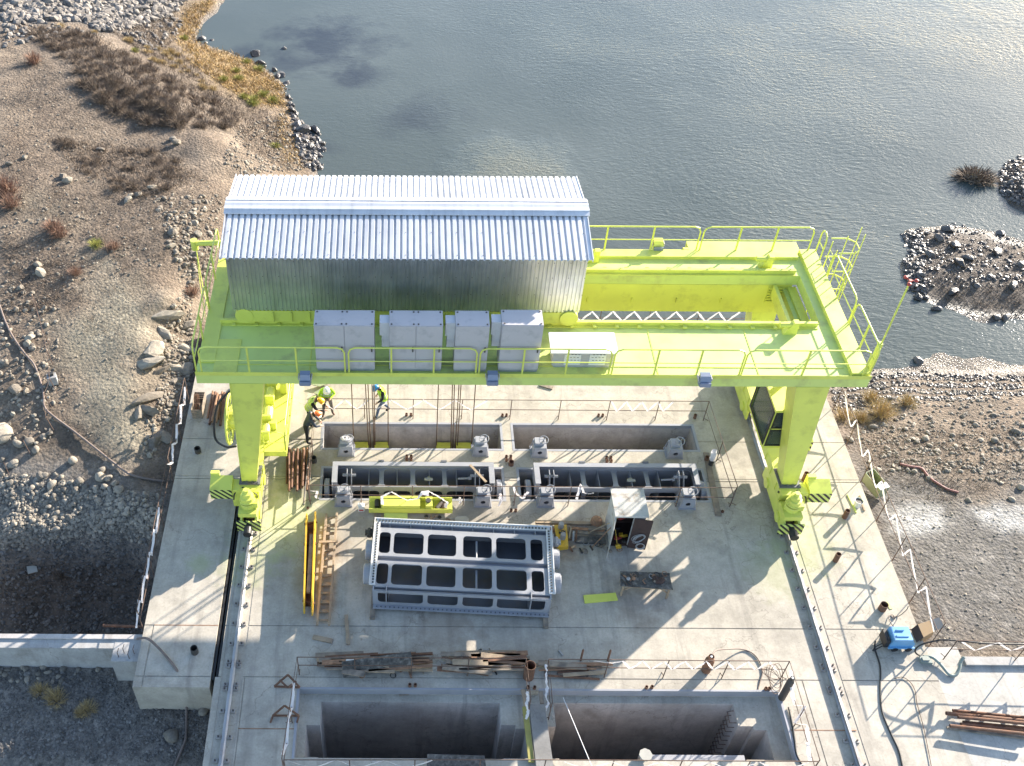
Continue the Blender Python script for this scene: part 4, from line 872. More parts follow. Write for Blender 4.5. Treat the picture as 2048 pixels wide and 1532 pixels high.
def truck(x, side):
    """sill beam and two wheel trucks on one rail; side = outward direction"""
    mb = MB(); mb.box(x-.30, x+.30, 22.9, 29.6, .95, 1.49).box(x-.36, x+.36, 22.7, 29.7, 1.40, 1.485)
    for k in range(9): mb.box(x-.34, x+.34, 23.4+k*.7, 23.43+k*.7, .96, 1.42)
    mb.build('sill_beam', L, cr)
    for y0, y1, near in ((21.95, 24.6, True), (27.4, 30.1, False)):
        mb = MB(); pr = [(y0,.30),(y0,.75),(y0+.35,.93),(y1-.35,.93),(y1,.75),(y1,.30)]
        for sx in (-.30, .22): mb.prism([(x+sx, y, z) for y, z in pr], (.08,0,0))
        mb.box(x-.215, x+.215, y0+.3, y1-.3, .55, .90)
        b = mb.build('wheel_truck', L, cr)
        for yy in (y0+.55, y1-.55):
            mb = MB(); mb.lathe((x-.2,yy,.42), [(.02,0),(.30,0),(.30,.06),(.25,.065),(.25,.335),(.30,.34),(.30,.40),(.02,.40)], 20, 'X'); mb.build('wheel', M['dark'], b)
            for s in (-1, 1): mb = MB(); mb.lathe((x+s*.30-(.06 if s < 0 else 0),yy,.50), [(.05,0),(.20,0),(.20,.06),(.05,.06)], 14, 'X'); mb.build('hub_cover', L, b)
        ye = y0 if near else y1; sg = -1 if near else 1
        mb = MB(); mb.box(x-.42, x+.42, min(ye,ye+sg*.06), max(ye,ye+sg*.06), .28, .80)
        mb.build('hazard_plate', M['hazard'], b)
        mb = MB(); mb.cyl((x,ye+sg*.06,.62),(x,ye+sg*.20,.62),.10,14).cyl((x,ye+sg*.2,.62),(x,ye+sg*.48,.62),.15,16); mb.build('buffer', M['black'], b)
        if near:
            mb = MB(); mb.box(x-.34, x+.30, y0+.05, y0+.75, .93, 1.12)
            mb.lathe((x-.02,y0+.45,1.12), [(.25,0),(.25,.16),(.19,.17),(.19,.26),(.24,.27),(.24,.52),(.17,.54),(.17,.70),(.09,.72),(.09,.86)], 18)
            mb.torus((x-.02,y0+.45,1.33),(0,0,1),.25,.03,18,6).torus((x-.02,y0+.45,1.45),(0,0,1),.25,.03,18,6).box(x+.12, x+.34, y0+.3, y0+.55, 1.15, 1.4)
            mb.build('drive_motor', L, b, smooth=False)
            mb = MB(); mb.box(x-.36, x+.36, 23.02, 23.06, 1.15, 1.47); mb.build('hazard_plate', M['hazard'], cr)
            mb = MB(); mb.tube(bez([(x+side*.2,22.9,1.5),(x+side*.5,22.75,1.35),(x+side*.55,22.6,1.15)],5),.025,6).tube(bez([(x+.1,22.6,1.6),(x+.3,22.55,1.5),(x+.32,22.4,1.2)],5),.02,6); mb.build('cable', M['black'], cr)
    # clamp box on the outer side
    for yc, zt in ((23.05, 1.60), (25.45, 1.6)):
        if yc > 25 and side < 0: continue
        xa, xb = (x-1.38, x-.60) if side < 0 else (x+.62, x+1.40)
        mb = MB(); mb.hexa([(xa,yc-.32,1.05),(xb,yc-.32,1.05),(xb,yc+.32,1.05),(xa,yc+.32,1.05)], [(xa,yc-.32,zt-.06),(xb,yc-.32,zt-.06),(xb,yc+.2,zt+.12),(xa,yc+.2,zt+.12)])
        mb.box(xa, xa+.3, yc+.2, yc+.34, zt-.3, zt+.22)
        o = mb.build('rail_clamp_box', L, cr)
        mb = MB(); mb.box(xa+.005, xb-.005, yc-.335, yc-.322, 1.06, zt-.065); mb.build('hazard_plate', M['hazard'], o)
        mb = MB(); mb.cyl((min(xb,x) if side < 0 else x+.30, yc+.05, 1.25),(x-.3 if side < 0 else xa, yc+.05, 1.25),.14,12).box(x-.62 if side < 0 else x+.32, x-.34 if side < 0 else x+.6, yc-.3, yc+.2, .6, 1.5)
        mb.build('clamp_arm', L, o)
truck(-5.30, -1); truck(13.83, 1)
# machinery walkway between the left legs
wx0, wx1 = -4.95, -4.12
mb = MB(); mb.box(wx0, wx1, 24.6, 29.3, 1.30, 1.38).box(wx0, wx1, 24.55, 24.6, 1.25, 1.5); 
for k in range(6): mb.box(wx0+.05, wx1-.03, 24.8+k*.8, 24.83+k*.8, 1.1, 1.3)
mb.build('machinery_walkway', L, cr)
def handrail(path, h, r=.028, post=1.5, ends=True, corner=.22):
    """tubular handrail with rounded ends over a polyline of foot points"""
    P = [Vector(p) for p in path]; mb = MB(); up = Vector((0,0,h)); top = []
    d0 = (P[1]-P[0]).normalized(); d1 = (P[-1]-P[-2]).normalized()
    if ends:
        top += [P[0], P[0]+up-Vector((0,0,corner)), P[0]+up-Vector((0,0,corner*.3))+d0*corner*.3, P[0]+up+d0*corner]
    else: top += [P[0]+up]
    top += [p+up for p in P[1:-1]]
    if ends: top += [P[-1]+up-d1*corner, P[-1]+up-Vector((0,0,corner*.3))-d1*corner*.3, P[-1]+up-Vector((0,0,corner)), P[-1]]
    else: top += [P[-1]+up]
    mb.tube(top, r, 6); mb.tube([p+up*.5 for p in P], r*.7, 5)
    for a, b in zip(P, P[1:]):
        n_ = max(1, round((b-a).length/post))
        for k in range(n_+1):
            if ends and ((k == 0 and a is P[0]) or (k == n_ and b is P[-1])): continue
            f = a.lerp(b, k/n_); mb.beam(f, f+up, r*1.9)
    return mb
ZH = Z0+1.15
def xs_at(px, py, z): return at(px, py, z).x
for a, b_ in ((392,687),(695,955),(962,1228),(1235,1497),(1503,1752)):
    handrail([(xs_at(a,707,ZH),CY0+.03,Z0),(xs_at(b_,703,ZH),CY0+.03,Z0)], 1.15, post=1.55).build('handrail', L, cr)
for a, b_ in ((820,1110),(1118,1398),(1405,1626)):
    handrail([(xs_at(a,440,ZH),CY3-.03,Z0),(xs_at(b_,440,ZH),CY3-.03,Z0)], 1.15, post=1.55).build('handrail', L, cr)
handrail([(CX0+.03,CY0+.1,Z0),(CX0+.03,26.2,Z0)], 1.15).build('handrail', L, cr)
handrail([(CX0+.03,26.3,Z0),(CX0+.03,29.3,Z0)], 1.15).build('handrail', L, cr)
handrail([(-5.6,CY3-.03,Z0),(-4.2,CY3-.03,Z0)], 1.15).build('handrail', L, cr)
handrail([(CX1-.03,CY0+.12,Z0),(CX1-.03,25.5,Z0)], 1.15).build('handrail', L, cr)
handrail([(CX1-.03,25.6,Z0),(CX1-.03,28.1,Z0)], 1.15).build('handrail', L, cr)
handrail([(CX1-.03,28.95,Z0),(CX1-.03,29.45,Z0)], 1.15).build('handrail', L, cr)
handrail([(wx1-.02,24.65,1.38),(wx1-.02,29.2,1.38)], 1.1, r=.022, post=.9).build('handrail', L, cr)
handrail([(wx0+.02,24.62,1.38),(wx1-.05,24.62,1.38)], 1.1, r=.02, post=.9).build('handrail', L, cr)
# caged ladder at the right end
mb = MB(); lx, ly = 15.05, 28.5
for s in (-.25,.25): mb.tube([(lx,ly+s,1.0),(lx,ly+s,Z0+1.1)], .022, 5)
for k in range(24): mb.tube([(lx,ly-.25,1.2+k*.28),(lx,ly+.25,1.2+k*.28)], .012, 4)
hz = [Z0+1.1, Z0+.3, Z0-.5, Z0-1.3, Z0-2.1, Z0-2.9]
for z in hz: mb.tube([(lx,ly+.42,z),(lx+.55,ly+.42,z),(lx+.78,ly+.2,z),(lx+.78,ly-.2,z),(lx+.55,ly-.42,z),(lx,ly-.42,z)], .026, 6)
for x, y in ((lx+.78,0+ly+.2),(lx+.78,ly-.2),(lx+.55,ly+.42),(lx+.55,ly-.42)): mb.tube([(x,y,hz[-1]),(x,y,Z0+(1.75 if x > lx+.6 else 1.2))], .018, 5)
mb.build('ladder_cage', L, cr)
# cable reel outside the left legs
rc = Vector((-6.0, 25.6, 2.1)); mb = MB()
for dx in (-.24, .16):
    mb.torus(rc+Vector((dx,0,0)), (1,0,0), .92, .05, 28, 6).torus(rc+Vector((dx,0,0)), (1,0,0), .45, .03, 20, 5)
    for k in range(8):
        a = k*math.pi/4; mb.beam(rc+Vector((dx,math.cos(a)*.1,math.sin(a)*.1)), rc+Vector((dx,math.cos(a)*.92,math.sin(a)*.92)), .05)
mb.cyl(rc+Vector((-.3,0,0)), rc+Vector((.62,0,0)), .10, 12).cyl(rc+Vector((-.22,0,0)), rc+Vector((.14,0,0)), .40, 20)
o = mb.build('cable_reel', L, cr)
mb = MB(); mb.tube(bez([(-6.0,24.8,1.5),(-6.5,25.3,.9),(-7.0,25.9,.8),(-6.9,26.8,1.6),(-6.2,27.2,2.2)],6), .045, 6).tube(bez([(-5.55,24.2,3.2),(-5.6,23.9,2.0),(-5.6,23.7,1.2),(-5.75,23.2,.6),(-5.85,22.8,-.1)],5), .045, 6); mb.build('cable', M['black'], cr)
mb = MB()   # drive gear along the inside of the left sill
for y, r_, l in ((25.2,.16,.5),(26.0,.2,.55),(27.0,.17,.6),(27.9,.22,.5)): mb.cyl((-4.95,y,1.62),(-4.95,y+l,1.62),r_,12).box(-5.1,-4.78,y-.1,y-.02,1.38,1.95)
mb.box(-5.0,-4.62,28.5,29.0,1.38,2.2).box(-4.9,-4.6,25.72,25.95,1.38,1.75).tube([(-4.85,24.9,1.5),(-4.85,29,1.5)],.035,6).box(-4.6,-4.35,27.6,28.0,1.38,2.0)
mb.build('drive_gear', L, cr)
# cable boom on the far left
a = atY(388,492,29.35); b_ = atY(450,489,29.35); mb = MB(); mb.tube([a,b_], .10, 10).cyl(a+Vector((-.05,0,-.25)), a+Vector((-.05,0,.15)), .13, 12); mb.build('cable_boom', L, cr)
mb = MB()
for k in range(2): mb.tube(bez([a+Vector((0,-.05,-.2)), a+Vector((.1+.1*k,-.8,-1.6)), a+Vector((.5+.2*k,-2.2,-2.3)), (CX0+.05,26.6-k,Z0-.2)],6), .014, 4)
mb.build('cable', M['lime'], cr)
# operator cab hung inside the right legs
cb0, cb1, cy0, cy1, cz0, cz1 = 12.82, 13.95, 24.0, 25.95, 2.62, 4.38
mb = MB(); f = .07
mb.box(cb0, cb1, cy0, cy1, cz0-.12, cz0).box(cb0-.04, cb1+.04, cy0-.05, cy1+.04, cz1, cz1+.1)
for x, y in ((cb0,cy0),(cb1-f,cy0),(cb0,cy1-f),(cb1-f,cy1-f)): mb.box(x, x+f, y, y+f, cz0, cz1)
mb.box(cb0, cb1, cy0, cy0+f, cz0+.85, cz0+.90).box(cb0+f, cb1-f, cy1-.05, cy1, cz0, cz1).box(cb1-.05, cb1, cy0+f, cy1-f, cz0, cz1)
mb.beam((cb0+.2,cy1-.3,cz1+.1),(cb0+.2,cy1-.3,5.5),.16).beam((cb1-.2,cy1-.3,cz1+.1),(cb1-.2,cy1-.3,5.5),.16).beam((cb1-.2,cy0+.5,cz1+.1),(cb1-.2,cy0+.5,5.5),.16)
cab = mb.build('operator_cab', L, cr)
mb = MB(); mb.box(cb0+f, cb1-f, cy0+.02, cy0+.035, cz0+.02, cz0+.83).box(cb0+f, cb1-f, cy0+.02, cy0+.035, cz0+.92, cz1-.02); mb.build('window', M['glass'], cab)
mb = MB(); mb.box(cb0+.02, cb0+.035, cy0+f, cy1-f, cz0+.05, cz1-.05); mb.build('window', M['glass'], cab)
mb = MB()
for x0, x1, z0, z1 in ((cb0+.03,cb1-.03,cz0+.0,cz0+.84),(cb0+.03,cb1-.03,cz0+.91,cz1-.0)):
    mb.holed((0,cy0-.01,0),(1,0,0),(0,0,1),rect(x0,x1,z0,z1),[list(reversed(rrect(x0+.05,x1-.05,z0+.05,z1-.05,.06,3)))],-.02)
mb.holed((cb0-.012,0,0),(0,1,0),(0,0,1),rect(cy0+.02,cy1-.02,cz0+.02,cz1-.02),[list(reversed(rrect(cy0+.1,cy1-.1,cz0+.1,cz1-.1,.08,3)))],-.02)
mb.build('window_gasket', M['black'], cab)
mb = MB(); mb.box(cb0+.5, cb0+.95, cy0+.7, cy0+1.2, cz0, cz0+.5).box(cb0+.5, cb0+.95, cy0+1.15, cy0+1.28, cz0+.4, cz0+1.1).box(cb0+.25, cb0+.4, cy0+.4, cy0+.8, cz0, cz0+.8); mb.build('operator_seat', M['blackcloth'], cab)
handrail([(12.4,26.2,5.5),(13.4,26.2,5.5)], 1.0, r=.02, post=.5).build('handrail', L, cr)
mb = MB(); mb.box(12.4,14.2,26.0,28.3,3.55,3.62); mb.build('access_landing', LF, cr)
mb = MB(); mb.box(14.72,15.2,25.75,26.35,2.0,3.05); mb.build('junction_box', L, cr)
mb = MB(); p0 = Vector((14.3,25.0,2.2)); mb.tube(bez([(13.9,24.3,1.6),(14.6,24.7,1.7),(15.0,25.1,2.2),(14.75,25.4,2.5)],6), .07, 8); mb.build('cable', M['black'], cr)

# ================================================================== TROLLEY HOUSE (travels on the crane's rails)
HX0, HX1, HY0, HY1, HZ0, HZ1, HR, HYR = -5.50, 5.87, 25.42, 29.7, 7.60, 9.83, 10.22, 27.55
th = thing('trolley_house', 'long corrugated zinc shed with a low gable roof on top of the crane', 'trolley house', (.2, 27.5, 7.07))
def corr(length, pitch, depth, crest=.5, slope=.12):
    pts = []; n_ = int(round(length/pitch)); pitch = length/n_
    for i in range(n_):
        x = i*pitch; pts += [(x, 0), (x+pitch*(1-crest-2*slope), 0), (x+pitch*(1-crest-slope), depth), (x+pitch*(1-slope), depth)]
    pts.append((length, 0)); return pts
def corr_sheet(name, o, u, v, nrm, length, vlen, pitch, depth, mt, crest=.5, slope=.12, bolts=None):
    o = Vector(o); u = Vector(u).normalized(); v = Vector(v).normalized(); nrm = Vector(nrm).normalized(); pr = corr(length, pitch, depth, crest, slope)
    vs = []; fs = []
    for a, d in pr:
        for k in (0, vlen): vs.append(o+u*a+v*k+nrm*d)
    for i in range(len(pr)-1): fs.append((2*i, 2*i+2, 2*i+3, 2*i+1))
    k = len(vs); vs += [p-nrm*.02 for p in vs]; fs += [tuple(reversed([i+k for i in f])) for f in fs]
    for i in range(len(pr)-1): fs += [(2*i, k+2*i, k+2*i+2, 2*i+2), (2*i+1, 2*i+3, k+2*i+3, k+2*i+1)]
    mb = MB(); mb.add(vs, fs)
    ob = mb.build(name, mt, th)
    if bolts:
        mb = MB()
        for row in bolts:
            i = 0
            while i*pitch*4+pitch*.7 < length:
                p = o+u*(i*pitch*4+pitch*.7)+v*row+nrm*(depth*1.0); mb.cyl(p, p+nrm*.012, .013, 5); i += 1
        mb.build('sheet_screws', M['bolt'], ob)
    return ob
corr_sheet('wall_cladding', (HX0,HY0,HZ0), (1,0,0), (0,0,1), (0,-1,0), HX1-HX0, HZ1-HZ0+.02, .128, .032, M['galv'], .5, .12, bolts=(.08,.75,1.45,2.05))
corr_sheet('wall_cladding', (HX1,HY1,HZ0), (-1,0,0), (0,0,1), (0,1,0), HX1-HX0, HZ1-HZ0, .128, .032, M['galv'], .5, .12)
for x, s in ((HX0,-1),(HX1,1)):
    mb = MB(); mb.prism([(x,HY0+.02,HZ0),(x,HY1-.02,HZ0),(x,HY1-.02,HZ1),(x,HYR,HR-.03),(x,HY0+.02,HZ1)], (-s*.03,0,0)); mb.build('gable_wall', M['galv'], th)
sl_n = Vector((0,-(HR-HZ1),HYR-HY0)); sl_v = Vector((0,HYR-HY0,HR-HZ1))
ov = .13
corr_sheet('roof_sheet', Vector((HX0-ov,HY0-.12,HZ1-.02)), (1,0,0), sl_v, sl_n, HX1-HX0+2*ov, sl_v.length+.1, .2015, .06, M['zinc'], .56, .11, bolts=(.15,1.1,1.9))
sl_v2 = Vector((0,-(HY1-HYR),HR-HZ1)); sl_n2 = Vector((0,HR-HZ1,HY1-HYR))
corr_sheet('roof_sheet', Vector((HX0-ov,HY1+.12,HZ1-.02)), (1,0,0), sl_v2, sl_n2, HX1-HX0+2*ov, sl_v2.length+.1, .2015, .06, M['zinc'], .56, .11, bolts=(.2,1.2))
mb = MB(); x0, x1 = HX0-.2, HX1+.2
prof = [(-.46,-.035),(-.30,.02),(-.30,.05),(-.16,.065),(-.16,.035),(0,.075),(.16,.035),(.16,.065),(.30,.05),(.30,.02),(.46,-.035),(.46,-.06),(-.46,-.06)]
mb.prism([(x0,HYR+a,HR+.055+b_) for a, b_ in prof], (x1-x0,0,0)); mb.build('ridge_cap', M['zinc'], th)
for x in (HX0-ov-.02, HX1+ov):
    for ya, yb, za, zb in ((HY0-.12,HYR,HZ1-.02,HR),(HY1+.12,HYR,HZ1-.02,HR)): mb = MB(); mb.beam((x,ya,za+.02),(x,yb,zb+.02),.03,.14); mb.build('verge_trim', M['zinc'], th)
mb = MB(); mb.box(-5.0,5.5,CY1-.28,CY1+.05,7.12,7.58).box(-5.0,5.5,CY2-.05,CY2+.28,7.12,7.58).box(-5.0,-4.7,CY1+.05,CY2-.05,7.15,7.55).box(5.2,5.5,CY1+.05,CY2-.05,7.15,7.55).box(-2,2.4,CY1+.05,CY2-.05,7.2,7.55)
for x in (-4.2,-3.6,-3.0,-2.3,-1.2,0,1.5,3,4.2): mb.box(x, x+.03, CY1-.36, CY1-.28, 7.14, 7.55)
mb.build('trolley_frame', L, th)
for x in (-4.5, 4.95):
    for y in (CY1-.12, CY2+.12):
        mb = MB(); mb.lathe((x,y-.07,7.30), [(.03,0),(.23,0),(.23,.14),(.03,.14)], 20, 'Y'); mb.build('wheel', M['dark'], th)
mb = MB(); mb.cyl((-5.15,CY1-.3,7.35),(-5.15,CY1-.12,7.35),.3,18).box(-5.35,-4.95,CY1-.14,CY1+.1,7.1,7.6); mb.build('drive_motor', L, th)
mb = MB(); mb.cyl((5.55,CY1-.34,7.35),(5.55,CY1-.14,7.35),.3,18).box(5.3,5.75,CY1-.14,CY1+.1,7.1,7.6); mb.build('drive_motor', L, th)
mb = MB(); mb.box(-2.6,2.8,25.9,28.1,7.6,7.9); mb.build('winch_base', M['dark'], th)

# ================================================================== CABINETS, FLOODLIGHTS, MAST on the walkway
def cabinet(px0, px1, py_top, dz, label, doors=1, side=True):
    zt = Z0+dz; yf = CY0+.14
    for _ in range(3): zt = atY((px0+px1)/2, py_top, yf).z
    x0, x1 = atY(px0, py_top, yf).x, atY(px1, py_top, yf).x; dep = .72
    t_ = thing('electrical_cabinet', label, 'cabinet', ((x0+x1)/2, yf+dep/2, Z0), 'grey cabinets on the crane walkway')
    mb = MB(); mb.box(x0, x1, yf+.02, yf+dep, Z0+.12, zt).box(x0+.02, x1-.02, yf+.05, yf+dep-.02, Z0, Z0+.12); mb.build('housing', M['grey_cab'], t_)
    n_ = doors; wd = (x1-x0)/n_
    for i in range(n_):
        mb = MB(); a, b_ = x0+i*wd+.012, x0+(i+1)*wd-.012; mb.box(a, b_, yf, yf+.018, Z0+.16, zt-.012); d = mb.build('door', M['grey_cab'], t_)
        mb = MB(); mb.box(b_-.10, b_-.06, yf-.03, yf, Z0+.9, Z0+1.1); mb.build('handle', M['bolt'], d)
        for xx in (a+.06, b_-.06):
            for yy in (yf+.08, yf+dep-.08): mb = MB(); mb.cyl((xx,yy,zt),(xx,yy,zt+.02),.03,6); mb.build('lifting_bolt', M['bolt'], t_)
    if side:
        mb = MB(); mb.box(x0-.24, x0-.004, yf+.3, yf+.58, zt-1.15, zt-.18).box(x0-.30, x0-.004, yf+.25, yf+.62, zt-.62, zt-.10); mb.build('side_unit', M['white_cab'], t_)
    return t_
cabinet(625.6, 747, 653, 2, 'two-door grey cabinet, leftmost on the crane walkway', 2, False)
cabinet(777, 885, 652, 2, 'two-door grey cabinet with a small box on its left side, second from the left', 2)
cabinet(910.5, 978.6, 651, 2, 'narrowest single-door grey cabinet, third from the left on the crane walkway', 1)
cabinet(1003.5, 1086.5, 648, 2, 'single-door grey cabinet at the right of the row, its top corner in the sun', 1)
yf = CY0+.35; zt = atY(1170, 701, yf).z; x0, x1 = atY(1103.7,701,yf).x, atY(1236,701,yf).x
rb = thing('resistor_bank', 'low wide white cabinet with perforated vent panels on the crane walkway', 'cabinet', ((x0+x1)/2, yf+.4, Z0))
mb = MB(); mb.box(x0+.05, x1-.08, yf+.03, yf+.80, Z0+.1, zt-.04).box(x0+.1, x1-.12, yf+.06, yf+.75, Z0, Z0+.1); mb.build('housing', M['grey_cab'], rb)
mb = MB(); mb.box(x0-.03, x1, yf-.02, yf+.95, zt-.035, zt); mb.build('lid', M['white_cab'], rb)
for fx in (.2, .58):
    a = x0+(x1-x0)*fx; mb = MB(); mb.box(a, a+.52, yf, yf+.028, Z0+.16, zt-.1); v = mb.build('vent_panel', M['white'], rb)
    mb = MB()
    for r_ in range(4):
        for c_ in range(4): mb.box(a+.06+c_*.11+.03*(r_ % 2), a+.12+c_*.11+.03*(r_ % 2), yf-.004, yf-.001, Z0+.24+r_*.12, Z0+.26+r_*.12)
    mb.build('vent_slots', M['bolt'], v)
def floodlight(px, py, label, far=False):
    y = CY0-.18 if not far else CY3+.1; p = atY(px, py, y)
    if far: p = Vector((p.x, y, Z0+.28))
    t_ = thing('floodlight', label, 'floodlight', p, 'floodlights under the crane walkway'); s = -1 if not far else 1
    mt = M['lampglass'] if not far else M['lime']
    mb = MB(); mb.hexa([p+Vector((-.19,-.16,-.17)),p+Vector((.19,-.16,-.17)),p+Vector((.19,.04,-.2)),p+Vector((-.19,.04,-.2))], [p+Vector((-.16,-.02,.14)),p+Vector((.16,-.02,.14)),p+Vector((.16,.16,.16)),p+Vector((-.16,.16,.16))]); mb.build('lamp_body', mt, t_)
    mb = MB(); mb.box(p.x-.17,p.x+.17,p.y-.19,p.y-.155,p.z-.18,p.z-.02); mb.build('lens', M['lampglass'], t_)
    mb = MB(); mb.box(p.x-.22,p.x-.195,p.y-.05,p.y+.16,p.z-.05,p.z+.05).box(p.x+.195,p.x+.22,p.y-.05,p.y+.16,p.z-.05,p.z+.05).box(p.x-.1,p.x+.1,p.y+.12,p.y+.18,p.z-.1,p.z+.1); mb.build('bracket', M['grey_cab'], t_)
floodlight(610, 758, 'blue-grey floodlight on the crane edge, left, above the left leg')
floodlight(985, 753, 'blue-grey floodlight on the middle of the crane edge, below the grey cabinets')
floodlight(1410, 751, 'blue-grey floodlight on the sunlit right half of the crane edge')
floodlight(1315, 473, 'lime floodlight on the far railing of the crane', True)
ba = Vector((CX1+.05, CY0+.35, Z0)); tp = atY(1820, 558, CY0+.35)
am = thing('anemometer_mast', 'thin lime mast with a red wind cup head at the right corner of the crane', 'mast', ba)
mb = MB(); mb.tube([ba, (ba.x, ba.y, tp.z)], .028, 6).box(ba.x-.08,ba.x+.02,ba.y-.08,ba.y+.08,Z0,Z0+1.2); mb.build('pole', L, am)
mb = MB(); hd = Vector((ba.x, ba.y, tp.z)); mb.cyl(hd, hd+Vector((0,0,.2)), .05, 8)
for k in range(3):
    a = k*2.094; e = hd+Vector((math.cos(a)*.18, math.sin(a)*.18, .17)); mb.tube([hd+Vector((0,0,.17)), e], .018, 5).lathe(e, [(.01,-.05),(.06,-.02),(.06,.03),(.01,.05)], 8)
mb.build('wind_cups', M['red'], am)

# ================================================================== LIFTING BEAM IN THE SLOT AND ITS ROPES
lb = thing('lifting_beam', 'dirty lime lifting beam hanging inside the back left slot on wire ropes', 'lifting beam', (.4, 26.6, -2))
mb = MB(); mb.box(-2.6, 3.5, 26.3, 27.2, -2.05, -1.55); mb.build('beam', M['dark'], lb)
for (xa, xb) in ((711,739),(751,779),(874,902),(914,943)):
    x0, x1 = at(xa, 892, -1.0).x, at(xb, 892, -1.0).x
    mb = MB(); mb.hexa([(x0,26.88,-1.55),(x1,26.88,-1.55),(x1,27.18,-1.55),(x0,27.18,-1.55)], [(x0,26.88,-.92),(x1,26.88,-.92),(x1,27.18,-.92),(x0,27.18,-.92)]); k = mb.build('sheave_plate', M['lime'], lb)
    mb = MB()
    for f_ in (.25, .7): mb.cyl((x0+(x1-x0)*f_,26.86,-1.1),(x0+(x1-x0)*f_,26.88,-1.1),.07,10)
    mb.build('pin', M['bolt'], k)
for pt_, pb in (((703,770),(710,885)),((731,770),(739,890)),((736,770),(743,890)),((744,770),(750,890)),((748,770),(752,890)),((776,770),(778,893)),((877,770),(874,893)),((905,770),(903,893)),((909,770),(907,893)),((918,770),(912,893)),((922,770),(916,893)),((951,770),(944,893))):
    b_ = at(pb[0], pb[1], -1.1); b_.y = 27.03; t0 = Vector((b_.x+ (0), 26.9, 7.1))
    px_ = atY(pt_[0], pt_[1], 27.04)
    d = (px_-b_); t0 = b_+d*((7.15-b_.z)/d.z)
    mb = MB(); mb.tube([b_, t0], .022, 5); o = mb.build('hoist_rope', M['rope'], origin=b_)
    tag(o, 'taut brown wire rope running from the crane trolley down into the back left slot', 'wire rope', 'hoist ropes')
